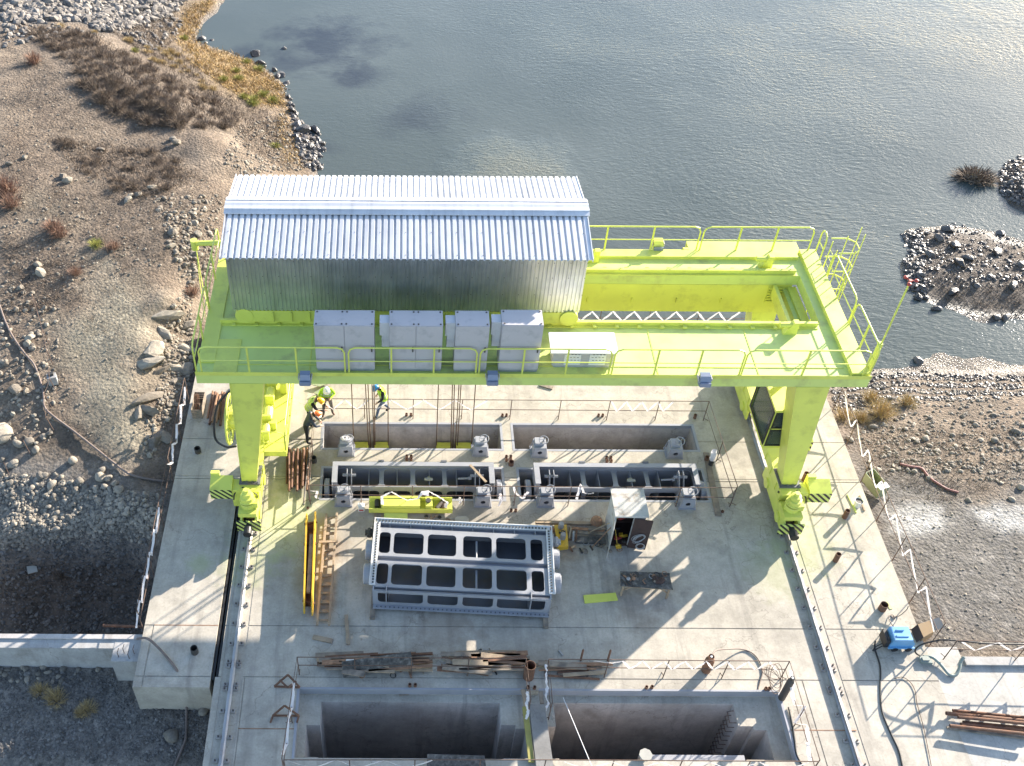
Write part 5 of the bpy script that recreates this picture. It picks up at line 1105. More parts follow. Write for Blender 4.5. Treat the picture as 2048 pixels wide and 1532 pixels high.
# ================================================================== SLUICE GATES
def wheel_part(parent, c, r, wdt, axis='X', name='roller', mt='gate'):
    mb = MB(); mb.lathe(Vector(c)-Vector((wdt/2,0,0)), [(.04,-.04),(.10,-.04),(.10,0),(r-.03,0),(r,.03),(r,wdt-.03),(r-.03,wdt),(.10,wdt),(.10,wdt+.04),(.04,wdt+.04)], 24, 'X'); return mb.build(name, M[mt], parent)
def upright_gate(x0, x1, label, rod):
    t_ = thing('sluice_gate', label, 'sluice gate', ((x0+x1)/2, 24.4, 0), 'upright grey sluice gates'); w_ = x1-x0
    yb, yf, zt, zw = 25.0, 24.08, .42, .10
    cols = [(.032,.29),(.318,.483),(.512,.681),(.707,.971)]
    mb = MB(); mb.box(x0, x1, yb-.03, yb, -4.5, zt-.02); mb.build('skin_plate', M['gate'], t_)
    mb = MB(); mb.box(x0, x1, yb-.17, yb+.02, zt-.02, zt).box(x0, x0+.2, yf-.06, yb-.172, zt-.021, zt-.001).box(x1-.2, x1, yf-.06, yb-.172, zt-.021, zt-.001); mb.build('top_flange', M['gate'], t_)
    mb = MB(); holes = [list(reversed(rrect(x0+a*w_, x0+b_*w_, yf+.05, yb-.06, .14))) for a, b_ in cols]
    mb.holed((0,0,zw), (1,0,0), (0,1,0), rect(x0+.03, x1-.03, yf, yb-.031), holes, -.02); mb.build('top_web', M['gate'], t_)
    mb = MB(); fc = [(.128,.291),(.318,.484),(.512,.68),(.707,.872)]
    holes = [list(reversed(rrect(x0+a*w_, x0+b_*w_, -1.15, -.13, .14))) for a, b_ in fc]
    mb.holed((0,yf,0), (1,0,0), (0,0,1), rect(x0+.03, x1-.03, -4.5, zw+.02), holes, .02); mb.build('front_plate', M['gate'], t_)
    for x in (x0, x1-.03): mb = MB(); mb.box(x, x+.03, yf-.1, yb-.031, -4.5, zt-.022); mb.build('end_plate', M['gate'], t_)
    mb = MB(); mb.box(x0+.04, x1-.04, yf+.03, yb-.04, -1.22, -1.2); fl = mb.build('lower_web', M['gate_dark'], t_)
    mb = MB()
    for k in range(9): mb.cyl((x0+w_*(.06+.11*k), yf+.28, -1.199),(x0+w_*(.06+.11*k), yf+.28, -1.19), .06, 10)
    mb.build('drain_holes', M['black'], fl)
    for k in (.225,.40,.60,.77): mb = MB(); mb.box(x0+w_*k-.01, x0+w_*k+.01, yf+.1, yb-.04, -1.19, zw-.03); mb.build('stiffener', M['gate'], t_)
    for k in (.105, .895):
        mb = MB(); X_ = x0+w_*k
        for dx in (-.09, .07): mb.prism([(X_+dx,yf+.05,-.6),(X_+dx,yf+.05,.1),(X_+dx,yf+.35,.42),(X_+dx,yf+.6,.42),(X_+dx,yf+.7,.1),(X_+dx,yf+.7,-.6)], (.025,0,0))
        mb.cyl((X_-.25,yf+.45,.22),(X_+.25,yf+.45,.22),.06,10); mb.build('lifting_lug', M['gate'], t_)
    if rod: mb = MB(); mb.cyl((x1-1.35,yf+.4,.1),(x1-.85,yf+.42,.12),.04,8).cyl((x1-.95,yf+.4,.12),(x1-.85,yf+.42,.12),.07,8); mb.build('lock_pin', M['gate'], t_)
    mb = MB(); mb.box(x0+w_*.585,x0+w_*.605,yf+.4,yf+.5,-.05,.1).box(x0+w_*.57,x0+w_*.62,yf+.3,yf+.42,.1,.13); mb.build('eye_plate', M['cream'], t_)
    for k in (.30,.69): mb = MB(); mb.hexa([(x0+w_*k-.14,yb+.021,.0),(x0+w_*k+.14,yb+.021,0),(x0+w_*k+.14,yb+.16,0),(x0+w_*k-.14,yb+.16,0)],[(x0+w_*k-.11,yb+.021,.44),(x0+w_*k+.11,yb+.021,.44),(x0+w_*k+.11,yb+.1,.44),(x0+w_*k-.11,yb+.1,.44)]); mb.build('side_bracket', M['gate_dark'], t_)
    wheel_part(t_, (x0-.2, 24.3, -.42), .46, .2); wheel_part(t_, (x1+.2, 24.3, -.42), .46, .2)
    wheel_part(t_, (x0-.2, 24.3, -2.2), .46, .2); wheel_part(t_, (x1+.2, 24.3, -2.2), .46, .2)
upright_gate(-2.50, 3.53, 'grey steel sluice gate standing upright in the left slot, a wooden plank lying on it', True)
upright_gate(5.02, 11.12, 'grey steel sluice gate standing upright in the right slot of the front row', True)
p0, p1 = at(942,928,.5), at(975,962,.5); mb = MB(); mb.beam(p0, p1, .09, .03); tag(mb.build('plank', M['wood'], origin=p0), 'thin plank lying diagonally across the right end of the left upright gate', 'plank')

def lying_gate():
    t_ = thing('sluice_gate', 'large grey sluice gate lying flat on the deck with rows of rounded openings', 'sluice gate', (2.15, 20.15, 0), None)
    A_ = R(-3.0); cA, sA = math.cos(A_), math.sin(A_)
    u, v = Vector((cA,sA,0)), Vector((-sA,cA,0)); o = Vector((2.15,20.28,0))
    def bxl(mb, u0, u1, v0, v1, z0, z1): 
        P = [o+u*a+v*b_ for a, b_ in ((u0,v0),(u1,v0),(u1,v1),(u0,v1))]
        return mb.hexa([p+Vector((0,0,z0)) for p in P], [p+Vector((0,0,z1)) for p in P])
    zt = 1.0; U0, U1 = -2.95, 2.95; W_ = U1-U0
    c1 = [(.016,.080),(.10,.273),(.298,.463),(.503,.669),(.694,.865),(.893,.962)]
    def row(v0, v1, h0, h1, nm):
        mb = MB(); holes = [list(reversed(rrect(U0+a*W_, U0+b_*W_, h0, h1, .13 if b_-a > .1 else .12))) for a, b_ in c1]
        mb.holed(o+Vector((0,0,zt)), u, v, rect(U0+.05, U1-.05, v0, v1), holes, -.02); return mb.build(nm, M['gate'], t_)
    row(-.04, 1.10, .06, .93, 'web_plate'); row(-1.27, -.27, -1.18, -.36, 'web_plate')
    for v0, v1 in ((1.10,1.33),(-.27,-.04),(-1.42,-1.27)):
        mb = MB(); bxl(mb, U0+.05, U1-.05, v0+.001, v1-.001, zt-.19, zt-.17); bxl(mb, U0+.05, U1-.05, v0+.001, v0+.018, zt-.169, zt+.0); bxl(mb, U0+.05, U1-.05, v1-.018, v1-.001, zt-.169, zt+.0)
        if v0 > 1:
            for k in range(8): bxl(mb, U0+.4+k*.72, U0+.43+k*.72, v0+.02, v1-.02, zt-.165, zt-.02)
        mb.build('channel', M['gate'], t_)
    # front face with its own openings
    mb = MB(); fc = [(.03,.285),(.31,.48),(.507,.678),(.70,.968)]
    holes = [list(reversed(rrect(U0+a*W_, U0+b_*W_, .34, .955, .14))) for a, b_ in fc]
    mb.holed(o+v*-1.44, u, (0,0,1), rect(U0+.05, U1-.05, .18, zt-.001), holes, .02); mb.build('front_plate', M['gate'], t_)
    mb = MB(); bxl(mb, U0+.02, U1-.02, -1.62, -1.462, .16, .19)
    bp = mb.build('bottom_flange', M['gate'], t_); mb = MB()
    for k in range(40): bxl(mb, U0+.12+k*.147, U0+.16+k*.147, -1.57, -1.53, .19, .215)
    mb.build('flange_bolts', M['gate_dark'], bp)
    for a in (.075,.885): mb = MB(); bxl(mb, U0+W_*a, U0+W_*a+.03, -1.50, -1.2, .25, zt+.03); mb.build('stiffener', M['gate'], t_)
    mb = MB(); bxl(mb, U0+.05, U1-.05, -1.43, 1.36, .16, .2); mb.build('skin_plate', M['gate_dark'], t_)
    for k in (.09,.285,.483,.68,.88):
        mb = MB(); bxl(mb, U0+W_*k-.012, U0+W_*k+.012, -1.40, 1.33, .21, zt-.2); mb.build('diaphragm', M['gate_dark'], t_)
    for s in (U0+.0, U1-.05): mb = MB(); bxl(mb, s, s+.05, -1.44, 1.33, .16, zt); mb.build('end_plate', M['gate'], t_)
    mb = MB(); bxl(mb, U0, U1, 1.33, 1.36, .16, zt); mb.build('end_plate', M['gate'], t_)
    for k in (.58,):
        mb = MB(); a = o+u*(U0+W_*.583); mb.cyl(a+v*.9+Vector((0,0,.75)), a+v*.1+Vector((0,0,.75)), .035, 8).cyl(a+v*-.3+Vector((0,0,.75)), a+v*-1.3+Vector((0,0,.75)), .035, 8); mb.build('valve_rod', M['gate'], t_)
    # seal frame on three sides
    mb = MB(); bxl(mb, U0-.06, U1+.06, 1.30, 1.46, zt+.02, zt+.06); bxl(mb, U0-.10, U0+.08, -1.26, 1.299, zt+.02, zt+.06); bxl(mb, U1-.08, U1+.10, -1.26, 1.299, zt+.02, zt+.06)
    bxl(mb, U0-.1, U1+.1, 1.44, 1.47, zt+.061, zt+.10); bxl(mb, U0-.13, U0-.10, -1.26, 1.47, zt+.02, zt+.1); bxl(mb, U1+.1, U1+.13, -1.26, 1.47, zt+.02, zt+.1)
    f_ = mb.build('seal_frame', M['white_cab'], t_); mb = MB()
    for k in range(52): bxl(mb, U0+.02+k*.113, U0+.075+k*.113, 1.335, 1.395, zt+.061, zt+.085)
    for k in range(23):
        for s in (U0-.035, U1-.02): bxl(mb, s, s+.055, -1.2+k*.11, -1.145+k*.11, zt+.061, zt+.085)
    mb.build('seal_bolts', M['seal'], f_)
    for s, uu in ((-1,U0),(1,U1)):
        for vv in (.42,-.55):
            mb = MB(); c = o+u*(uu+s*.24)+v*vv+Vector((0,0,.62)); r_ = .35
            pr = [(.05,-.13),(r_-.03,-.13),(r_,-.10),(r_,.10),(r_-.03,.13),(.05,.13)]; n_ = 24; vs = []; fs = []
            for a, b_ in pr:
                for j in range(n_): q_ = 2*math.pi*j/n_; vs.append(c+u*b_+v*math.cos(q_)*a+Vector((0,0,math.sin(q_)*a)))
            for i in range(len(pr)-1):
                for j in range(n_): fs.append((i*n_+j,i*n_+(j+1)%n_,(i+1)*n_+(j+1)%n_,(i+1)*n_+j))
            fs += [tuple(range(n_-1,-1,-1)), tuple((len(pr)-1)*n_+j for j in range(n_))]
            mb.add(vs, fs); mb.build('roller', M['gate'], t_)
        mb = MB(); c = o+u*(uu+s*.06)+v*1.02+Vector((0,0,.8)); mb.beam(c, c+u*s*.38, .16, .14).cyl(c+u*s*.22+v*.16, c+u*s*.22-v*.16, .09, 12).beam(c+u*s*.1+Vector((0,0,.05)), c+u*s*.13+Vector((0,0,.05)), .34, .3); mb.build('guide_shoe', M['dark'] if s < 0 else M['gate'], t_)
    for nm_, uu in (('left',U0+.02),('right',U1-.12)):
        mb = MB(); P0 = o+u*uu+v*1.5; P1 = o+u*uu+v*-1.95; mb.beam(P0+Vector((0,0,.08)), P1+Vector((0,0,.08)), .16, .15); tag(mb.build('timber', M['wood_old'], origin=P0), 'thick timber under the %s end of the gate lying on the deck' % nm_, 'timber')

lying_gate()

# ================================================================== HANDWHEEL PEDESTALS
def pedestal(px, py, label, wrapped=False, dx=.12):
    p = at(px, py, 0); p.z = 0; x, y = p.x, p.y+.2
    t_ = thing('valve_pedestal', label, 'valve pedestal', (x, y, 0), 'grey valve pedestals'); w_ = .24
    mb = MB(); mb.box(x-.33, x+.33, y-.3, y+.3, .004, .03); mb.build('base_plate', M['gate'], t_)
    mb = MB(); n_ = 12
    hole = [(x+.09*math.cos(a), .26+.09*math.sin(a)) for a in [2*math.pi*i/n_ for i in range(n_)]]
    mb.holed((0,y-w_,0), (1,0,0), (0,0,1), [(x-.26,.03),(x+.26,.03),(x+.21,.46),(x-.21,.46)], [list(reversed(hole))], .02).box(x-.2,x+.2,y+w_-.03,y+w_,.03,.46)
    for s in (-1,1):
        mb.beam((x+s*.30,y-w_-.03,.03),(x+s*.22,y-w_+.02,.48),.03).beam((x+s*.30,y+w_,.03),(x+s*.22,y+w_,.48),.03).prism([(x+s*.24,y-w_+.02,.03),(x+s*.24,y+w_-.03,.03),(x+s*.2,y+w_-.03,.46),(x+s*.2,y-w_+.02,.46)],(s*.012,0,0))
    mb.build('stand', M['gate'], t_)
    mb = MB(); mb.box(x-.24, x+.24, y-.25, y+.24, .46, .52).box(x-.20, x+.14, y-.12, y+.2, .52, .64).cyl((x-.05,y-.2,.3),(x-.05,y+.1,.3),.06,10); mb.build('gearbox', M['gate'], t_)
    c = Vector((x+dx, y-.02, .74)); mb = MB(); nrm = (-.1,-.25,1)
    mb.torus(c, nrm, .17, .017, 20, 6); nn = Vector(nrm).normalized(); a = nn.orthogonal().normalized(); b_ = nn.cross(a)
    for k in range(3): q_ = k*2.094; mb.beam(c, c+(a*math.cos(q_)+b_*math.sin(q_))*.17, .02)
    mb.cyl(c-nn*.14, c+nn*.03, .03, 8); mb.build('handwheel', M['gate'], t_)
    if wrapped: mb = MB(); mb.torus(c+Vector((-.1,.02,.02)), (0.2,.1,1), .13, .03, 14, 6).torus(c+Vector((-.16,-.02,.03)), (-.2,.2,1), .1, .028, 14, 6); mb.build('wrapping', M['tape'], t_)
pedestal(694,911, 'grey valve pedestal with film wrapped round its handwheel, by the slot with ropes', True)
pedestal(962,908, 'grey handwheel pedestal at the right end of the slot with ropes')
pedestal(1080,909,'grey handwheel pedestal at the left end of the empty back slot')
pedestal(1350,908,'grey handwheel pedestal at the right end of the empty back slot')
pedestal(690,1011,'grey handwheel pedestal in front of the left upright gate, near the white canister', dx=.05)
pedestal(968,1009,'grey handwheel pedestal in front of the left upright gate, at its right end')
pedestal(1094,1008,'grey handwheel pedestal in front of the right upright gate, at its left end')
pedestal(1376,1008,'grey handwheel pedestal in front of the right upright gate, right of the tool cupboard')

# ================================================================== PIPE STUBS cast into the deck
def stub(px, py, r, h, label, cat='pipe stub', group=None, mt='rust', t=.014):
    p = at(px, py, h); mb = MB(); mb.pipe((p.x,p.y,-.02), (p.x,p.y,h), r, t); mb.cyl((p.x,p.y,-.02),(p.x,p.y,.01),r-.01,14)
    tag(mb.build('pipe_stub', M[mt], origin=(p.x,p.y,0)), label, cat, group)
for pts, lb, gp in (([(813.8,827),(822.7,827)],'short pipe stub behind the slot with ropes','pipe pair behind the slot with ropes'),([(1005.8,826),(1014,825.6)],'short pipe stub behind the gap between the back slots','pipe pair behind the slot gap'),
    ([(815.4,910.4),(824.2,910.4),(815.4,916),(824.2,916)],'short pipe stub of the four behind the left upright gate','four pipes behind the left gate'),([(1198.3,823.6),(1206.6,823.6)],'short pipe stub behind the empty back slot','pipe pair behind the empty slot'),
    ([(1014.8,908.7),(1023.6,908.7),(1015.3,915.4),(1023.6,915.4)],'short pipe stub of the four between the two upright gates','four pipes between the gates'),([(1215.6,908.2),(1224,908.2),(1216.3,915),(1225,915)],'short pipe stub of the four behind the right upright gate','four pipes behind the right gate'),
    ([(1025.8,1016),(1034.8,1016)],'small pipe stub in the shade between the front pedestals','pipe pair in front of the gates'),([(827,1368),(838,1368)],'small pipe stub on the edge of the left front shaft','pipe pair at the left shaft'),
    ([(1064,1369.4),(1077,1370)],'small pipe stub at the divider between the two front shafts','pipe pair at the shaft divider'),([(1301,1367),(1312,1366)],'small pipe stub on the sunlit edge of the right front shaft','pipe pair at the right shaft'),([(1540,1366.7),(1546.6,1366.7)],'small pipe stub under the tangled wire at the shaft corner','pipe pair at the shaft corner')):
    for p in pts: stub(p[0], p[1], .052, .12, lb, group=gp)
stub(1392,822,.06,.2,'rusty pipe stub at the right back corner of the slot railing'); stub(1448.6,1014,.055,.06,'low pipe stub right of the long board beside the slots'); stub(1416.7,906,.08,.2,'dark pipe stub by the taped railing, the one nearer the gate'); stub(1425.2,915,.09,.22,'dark pipe stub beside the taped post on the right of the slots', mt='dark')
stub(1024.7,920,.10,.2,'wider rusty pipe stub next to the group of four between the gates'); stub(618.5,1017,.05,.06,'tiny pipe stub left of the white canister'); stub(629,917,.11,.25,'wide dark pipe stub beside the rusty pipe bundle','pipe stub',None,'dark')
stub(396,901,.12,.24,'grey pipe stub on the shaded deck left of the cable channel','pipe stub',None,'dark'); stub(394,1301,.12,.28,'black pipe stub on the sunlit corner of the deck at lower left','pipe stub',None,'dark')
stub(1616,936,.09,.42,'pipe stub on the sunlit deck edge behind the right clamp box'); stub(1699,1010,.09,.42,'rusty pipe stub on the right deck strip near the white bucket'); stub(1682,1097,.09,.42,'rusty pipe stub on the right deck strip among fence shadows'); stub(1775,1197,.13,.3,'rusty pipe stub nearest the blue welding cart')
stub(1068,1327,.17,.75,'tall rusty pipe standing at the right end of the board pile')
# ================================================================== LOOSE THINGS ON THE DECK
def plank(a, b_, w_, h, label, mt='wood', z=.0, group=None, name='plank', z2=None, cat='plank'):
    p, q_ = at(a[0], a[1], z+h/2), at(b_[0], b_[1], (z if z2 is None else z2)+h/2); mb = MB(); mb.beam(p, q_, w_, h)
    return tag(mb.build(name, M[mt], origin=p), label, cat, group)
plank((632,1276),(671,1284),.16,.05,'short plank lying on the sunlit deck below the ladder'); plank((698,1231),(703,1290),.12,.04,'narrow plank pointing down the deck beside the gate shadow',mt='wood',z=.05)
plank((642,1086),(679,1084),.09,.05,'stick lying across the rails of the wooden ladder',z=.2); plank((1414,898),(1440,1024),.22,.04,'long board lying along the right side of the slots',mt='wood_old'); plank((1080,765),(1106,772),.2,.05,'short board on the deck under the middle of the crane edge',mt='wood_old')
# wooden ladder
ld = thing('wooden_ladder', 'rough wooden ladder lying on the deck beside the yellow beam', 'ladder', at(658,1140,0))
a0,a1,b0,b1 = at(656,1030,.16),at(640,1252,.16),at(677,1028,.16),at(664,1252,.16)
for p, q_ in ((a0,a1),(b0,b1)): mb = MB(); mb.beam(p, q_, .075, .10); mb.build('side_rail', M['wood'], ld)
for k in range(13):
    f_ = .03+k*.077; p, q_ = a0.lerp(a1, f_), b0.lerp(b1, f_); mb = MB(); mb.beam(p+Vector((0,0,-.05)), q_+Vector((0,0,-.05)), .11 if k % 3 else .07, .035); mb.build('rung', M['wood'], ld)
# yellow spreader beam
sb = thing('spreader_beam', 'long rusty yellow double-sided steel beam lying on the deck with a timber in it', 'steel beam', at(622,1130,0))
for xa, ya, xb, yb in ((617,1040,614,1218),(634,1036,630,1222)):
    p, q_ = at(xa,ya,.36), at(xb,yb,.36); mb = MB(); mb.beam(p, q_, .05, .5)
    for e, d in ((p,1),(q_,-1)): dd = (q_-p).normalized()*d; mb.beam(e-dd*.16+Vector((0,0,-.0)), e+dd*.01, .05, .22)
    mb.build('side_plate', M['yellow'], sb)
mb = MB()
for f_ in (.06,.3,.62,.93): 
    p, q_ = at(617,1040,.3).lerp(at(614,1218,.3), f_), at(634,1036,.3).lerp(at(630,1222,.3), f_); mb.beam(p-(q_-p)*.25, q_+(q_-p)*.25, .06)
mb.build('cross_pin', M['rust'], sb)
p, q_ = at(625.5,1050,.12), at(622,1215,.12); mb = MB(); mb.beam(p, q_, .26, .03); mb.build('bottom_plate', M['rust'], sb)
plank((627,1072),(622,1188),.13,.10,'grey timber lying inside the yellow steel beam',mt='wood_old',z=.42,name='timber',cat='timber')
# lime bracket beam near the gate
bb = thing('steel_bracket', 'lime painted channel piece with a box on top in front of the left upright gate', 'steel part', at(825,1022,0))
x0, x1, yy = at(741,1027,.1).x, at(908,1027,.1).x, at(741,1027,.1).y
mb = MB(); mb.box(x0,x1,yy,yy+.02,.12,.36).box(x0,x1,yy+.02,yy+.5,.12,.14).box(x0,x1,yy+.5,yy+.52,.12,.4); mb.build('channel', M['lime'], bb)
mb = MB(); mb.box(x0+.45,x0+1.85,yy+.03,yy+.49,.15,.5).box(x0+2.05,x0+2.3,yy+.05,yy+.48,.15,.48); mb.build('box_section', M['lime'], bb)
for a, b_, r_ in (((x0+2.45,yy+.1,.25),(x0+2.7,yy+.45,.25),.09),((x0+2.72,yy+.1,.2),(x0+2.72,yy+.3,.2),.13),((x0+.3,yy+.2,.2),(x0+.3,yy+.5,.2),.1),((x0+2.15,yy+.28,.48),(x0+2.15,yy+.28,.53),.1)): mb = MB(); mb.cyl(a, b_, r_, 12); mb.build('pulley', M['dark'], bb)
mb = MB(); mb.box(x0+.55,x0+1.4,yy-.28,yy-.02,.02,.14).box(x0+.6,x0+1.45,yy-.36,yy-.3,.02,.08).box(x0+.8,x0+1.25,yy-.6,yy-.38,.005,.06); mb.build('support_frame', M['lime_floor'], bb)
for k, (a, b_) in enumerate((((753,1028),(754,1056)),((767,1030),(768,1055)),((856,1028),(857,1052)),((866,1028),(865,1052)))): plank(a,b_,.07,.06,'wooden batten sticking out from under the lime channel piece',group='battens under the channel piece',mt='wood',name='batten',cat='batten')
# canister
p = at(726,1021,0); cn = thing('canister', 'white plastic canister with a red label beside the lime channel piece', 'canister', p)
mb = MB(); mb.prism([(p.x+a,p.y+b_,0) for a,b_ in rrect(-.12,.12,-.08,.1,.04,3)], (0,0,.3)); mb.lathe((p.x,p.y,.3),[(.1,0),(.06,.03),(.035,.04),(.035,.08)],12); mb.build('body', M['white'], cn)
mb = MB(); mb.box(p.x-.08,p.x+.08,p.y-.084,p.y-.081,.05,.13); mb.build('label', M['red'], cn)
p = at(927,1041,0); mb = MB(); mb.prism([(p.x+a,p.y+b_,.005) for a,b_ in ((-.25,-.2),(.25,-.2),(.25,.1),(.15,.2),(-.15,.2),(-.25,.1))], (0,0,.05)); mb.box(p.x-.2,p.x-.1,p.y-.2,p.y-.1,.055,.08); tag(mb.build('steel_plate', M['cream'], origin=p), 'cream plate with cut corners behind the gate lying on the deck', 'steel plate')
# lime flat plate
p = [at(x,y,.06) for x,y in ((1175,1201),(1241,1194),(1236,1180),(1172,1186))]; mb = MB(); mb.prism([q_-Vector((0,0,.055)) for q_ in p], (0,0,.06)); tag(mb.build('steel_plate', M['lime'], origin=p[0]), 'flat lime plate lying on the deck in front of the table', 'steel plate')
# table
tb = thing('work_table', 'low battered wooden table with tools and a dark rag on it', 'table', at(1297,1185,0)); zt = .62
q4 = [at(x,y,zt) for x,y in ((1246,1166),(1351,1172),(1343,1139),(1245,1137))]
mb = MB(); mb.prism([p-Vector((0,0,.04)) for p in q4], (0,0,.04)); mb.build('table_top', M['ply'], tb)
for i in range(4):
    c = q4[i].lerp(sum(q4, Vector())/4, .12); mb = MB(); mb.beam((c.x,c.y,0),(c.x,c.y,zt-.04),.06); mb.build('leg', M['wood'], tb)
for i, j in ((0,1),(3,2)):
    a = q4[i].lerp(sum(q4, Vector())/4, .12); b_ = q4[j].lerp(sum(q4, Vector())/4, .12); mb = MB(); d = (b_-a).normalized()
    mb.beam((a.x,a.y,zt-.07),(b_.x,b_.y,zt-.07),.03,.06).beam(Vector((a.x,a.y,zt-.32)),a+d*.28+Vector((0,0,-.08)),.04).beam(Vector((b_.x,b_.y,zt-.32)),b_-d*.28+Vector((0,0,-.08)),.04); mb.build('brace', M['wood'], tb)
def onp(x, y, z): return at(x, y, z)
mb = MB()
for k in range(7):
    a = k*.9; c = at(1322+7*math.cos(a), 1152+3.5*math.sin(a*1.7), zt+.06); mb.lathe(c-Vector((0,0,.06)), [(.1,0),(.11,.04),(.07,.09+.02*(k%3)),(.02,.11)], 8)
tag(mb.build('rag', M['chest_in'], origin=at(1322,1152,zt)), 'crumpled dark brown rag on the work table', 'rag')
for a, b_, lb in (((1247,1141),(1268,1164),'dark steel bar lying at the left end of the table, upper one'),((1248,1153),(1262,1166),'shorter dark bar at the left end of the table'),((1327,1145),(1344,1141),'thin dark rod at the right end of the table')): plank(a,b_,.035,.03,lb,mt='dark',z=zt+.005,name='steel_bar',cat='steel bar')
# tool cupboard
tc = thing('tool_cupboard', 'weathered white tool cupboard standing open on the deck with rust stains on its roof', 'tool cupboard', at(1240,1075,0))
yF = at(1240,1088,0).y; hC = atY(1262,1026,yF).z; xL = at(1219,1086,0).x+.05; xR = xL+1.02; yB = yF+1.12
mb = MB(); mb.box(xL,xL+.02,yF,yB,.02,hC-.05).box(xR-.02,xR,yF,yB,.02,hC-.05).box(xL+.02,xR-.02,yB-.02,yB,.02,hC-.05).box(xL+.6,xR-.02,yF,yF+.02,.1,hC-.05); mb.build('cupboard_walls', M['chest'], tc)
mb = MB(); mb.box(xL-.06,xR+.08,yF-.05,yB+.05,hC-.05,hC+.02); mb.build('roof', M['chest'], tc)
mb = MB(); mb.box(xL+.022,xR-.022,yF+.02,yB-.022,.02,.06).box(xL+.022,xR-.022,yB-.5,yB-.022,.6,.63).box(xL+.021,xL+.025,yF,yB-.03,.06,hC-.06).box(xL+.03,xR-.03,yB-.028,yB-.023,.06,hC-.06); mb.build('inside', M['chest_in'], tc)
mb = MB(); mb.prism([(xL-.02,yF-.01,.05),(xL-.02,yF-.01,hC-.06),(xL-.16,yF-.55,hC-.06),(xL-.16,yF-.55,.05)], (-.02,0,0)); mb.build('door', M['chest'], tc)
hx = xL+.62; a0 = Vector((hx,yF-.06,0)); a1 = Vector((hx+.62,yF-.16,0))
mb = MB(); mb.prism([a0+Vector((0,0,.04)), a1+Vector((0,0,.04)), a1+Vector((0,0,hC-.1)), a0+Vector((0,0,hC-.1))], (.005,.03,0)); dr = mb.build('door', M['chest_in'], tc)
mb = MB(); dd = (a1-a0).normalized(); nn = Vector((dd.y,-dd.x,0))
for k, (r_, rx) in enumerate(((.27,.6),(.24,.55),(.21,.65),(.25,.5),(.18,.6))): mb.torus(a0+dd*(.28+.01*k)+nn*.04+Vector((0,0,.72-.02*k)), nn+Vector((.05*k,0,.06*k)), r_, .010, 22, 5, (1,rx))
for k in range(4): mb.torus(a0+dd*.42+nn*.05+Vector((0,0,.26+.006*k)), nn+Vector((.06*k,0,.1)), .16-.012*k, .011, 20, 5)
tag(mb.build('rope_coil', M['pvc'], origin=a0), 'coils of pale cable hanging on the open dark cupboard door', 'cable coil')
for k, (dx, dy, z, r_, mt, lb) in enumerate(((.25,.7,.1,.14,'black','black grinder body at the back of the tool cupboard'),(.5,.4,.08,.12,'yellow','yellow power tool inside the tool cupboard'),(.3,.3,.07,.10,'red','red tool case inside the tool cupboard'),(.42,.75,.66,.10,'red','red can on the cupboard shelf'),(.28,.8,.66,.12,'yellow','yellow helmet-shaped tool on the cupboard shelf'),(.55,.15,.06,.09,'dark','dark steel tool at the mouth of the tool cupboard'))):
    mb = MB(); c = Vector((xL+dx,yF+dy,z)); mb.cyl(c, c+Vector((r_*1.6,.02,.03)), r_*.6, 10, r_*.4).box(c.x-r_,c.x,c.y-r_*.5,c.y+r_*.5,c.z-.04,c.z+r_).torus(c+Vector((0,0,r_)), (1,0,.2), r_*.5, .012, 12, 4); tag(mb.build('hand_tool', M[mt], origin=c), lb, 'tool')
p = at(1241,1089,.03); mb = MB(); mb.box(p.x-.09,p.x+.09,p.y-.06,p.y+.06,.01,.11).cyl((p.x-.12,p.y,.1),(p.x+.02,p.y+.02,.14),.05,10).beam((p.x-.05,p.y+.05,.1),(p.x-.14,p.y+.38,.55),.02); tag(mb.build('hand_tool', M['yellow'], origin=p), 'yellow hand saw in front of the tool cupboard', 'tool')
# shovels leaning on the cupboard
for a, b_, z1, lb in (((1178,1062),(1222,1041),.95,'shovel with a pale handle leaning on the side of the tool cupboard'),((1188,1090),(1225,1050),.9,'spade with a reddish handle leaning on the side of the tool cupboard')):
    p, q_ = at(a[0],a[1],.05), at(b_[0],b_[1],z1); sv_ = thing('shovel', lb, 'shovel', p); mb = MB(); mb.tube([p,q_],.02,6); mb.build('handle', M['wood'] if '1' in str(a[0])[:1] and a[0] == 1178 else M['rust_light'], sv_)
    d = (p-q_).normalized(); s_ = d.cross(Vector((0,0,1))).normalized(); mb = MB(); mb.prism([p-s_*.11,p+s_*.11,p+s_*.10+d*.2,p+d*.27,p-s_*.10+d*.2], (0,0,.015)); mb.build('blade', M['dark'], sv_)
# yellow pump plate
pp = thing('hydraulic_unit', 'yellow steel plate with two grey cylinders standing on it beside the lying gate', 'hydraulic unit', at(1128,1080,0))
q4 = [at(x,y,.22) for x,y in ((1120,1091),(1141,1088),(1137,1045),(1112,1046))]; mb = MB(); mb.prism([p-Vector((0,0,.06)) for p in q4], (0,0,.06)); mb.prism([q4[0]-Vector((0,0,.2)),q4[1]-Vector((0,0,.2)),q4[1].lerp(q4[2],.2)-Vector((0,0,.2)),q4[0].lerp(q4[3],.2)-Vector((0,0,.2))],(0,0,.14)); mb.build('mounting_plate', M['yellow'], pp)
for c in ((1125,1051),(1129,1072)): p = at(c[0],c[1],.22); mb = MB(); mb.lathe(p, [(.1,0),(.1,.2),(.085,.21),(.085,.25)], 16); mb.build('cylinder', M['pvc'], pp)
p = at(1130,1062,.22); mb = MB(); mb.torus(p+Vector((0,0,.05)), (.2,0,1), .07, .02, 12, 5).cyl(p+Vector((-.15,.0,.03)), p+Vector((.05,-.05,.03)), .035, 8).cyl(p+Vector((.02,0,.0)), p+Vector((.05,0,.12)), .03, 8); mb.build('fittings', M['dark'], pp)
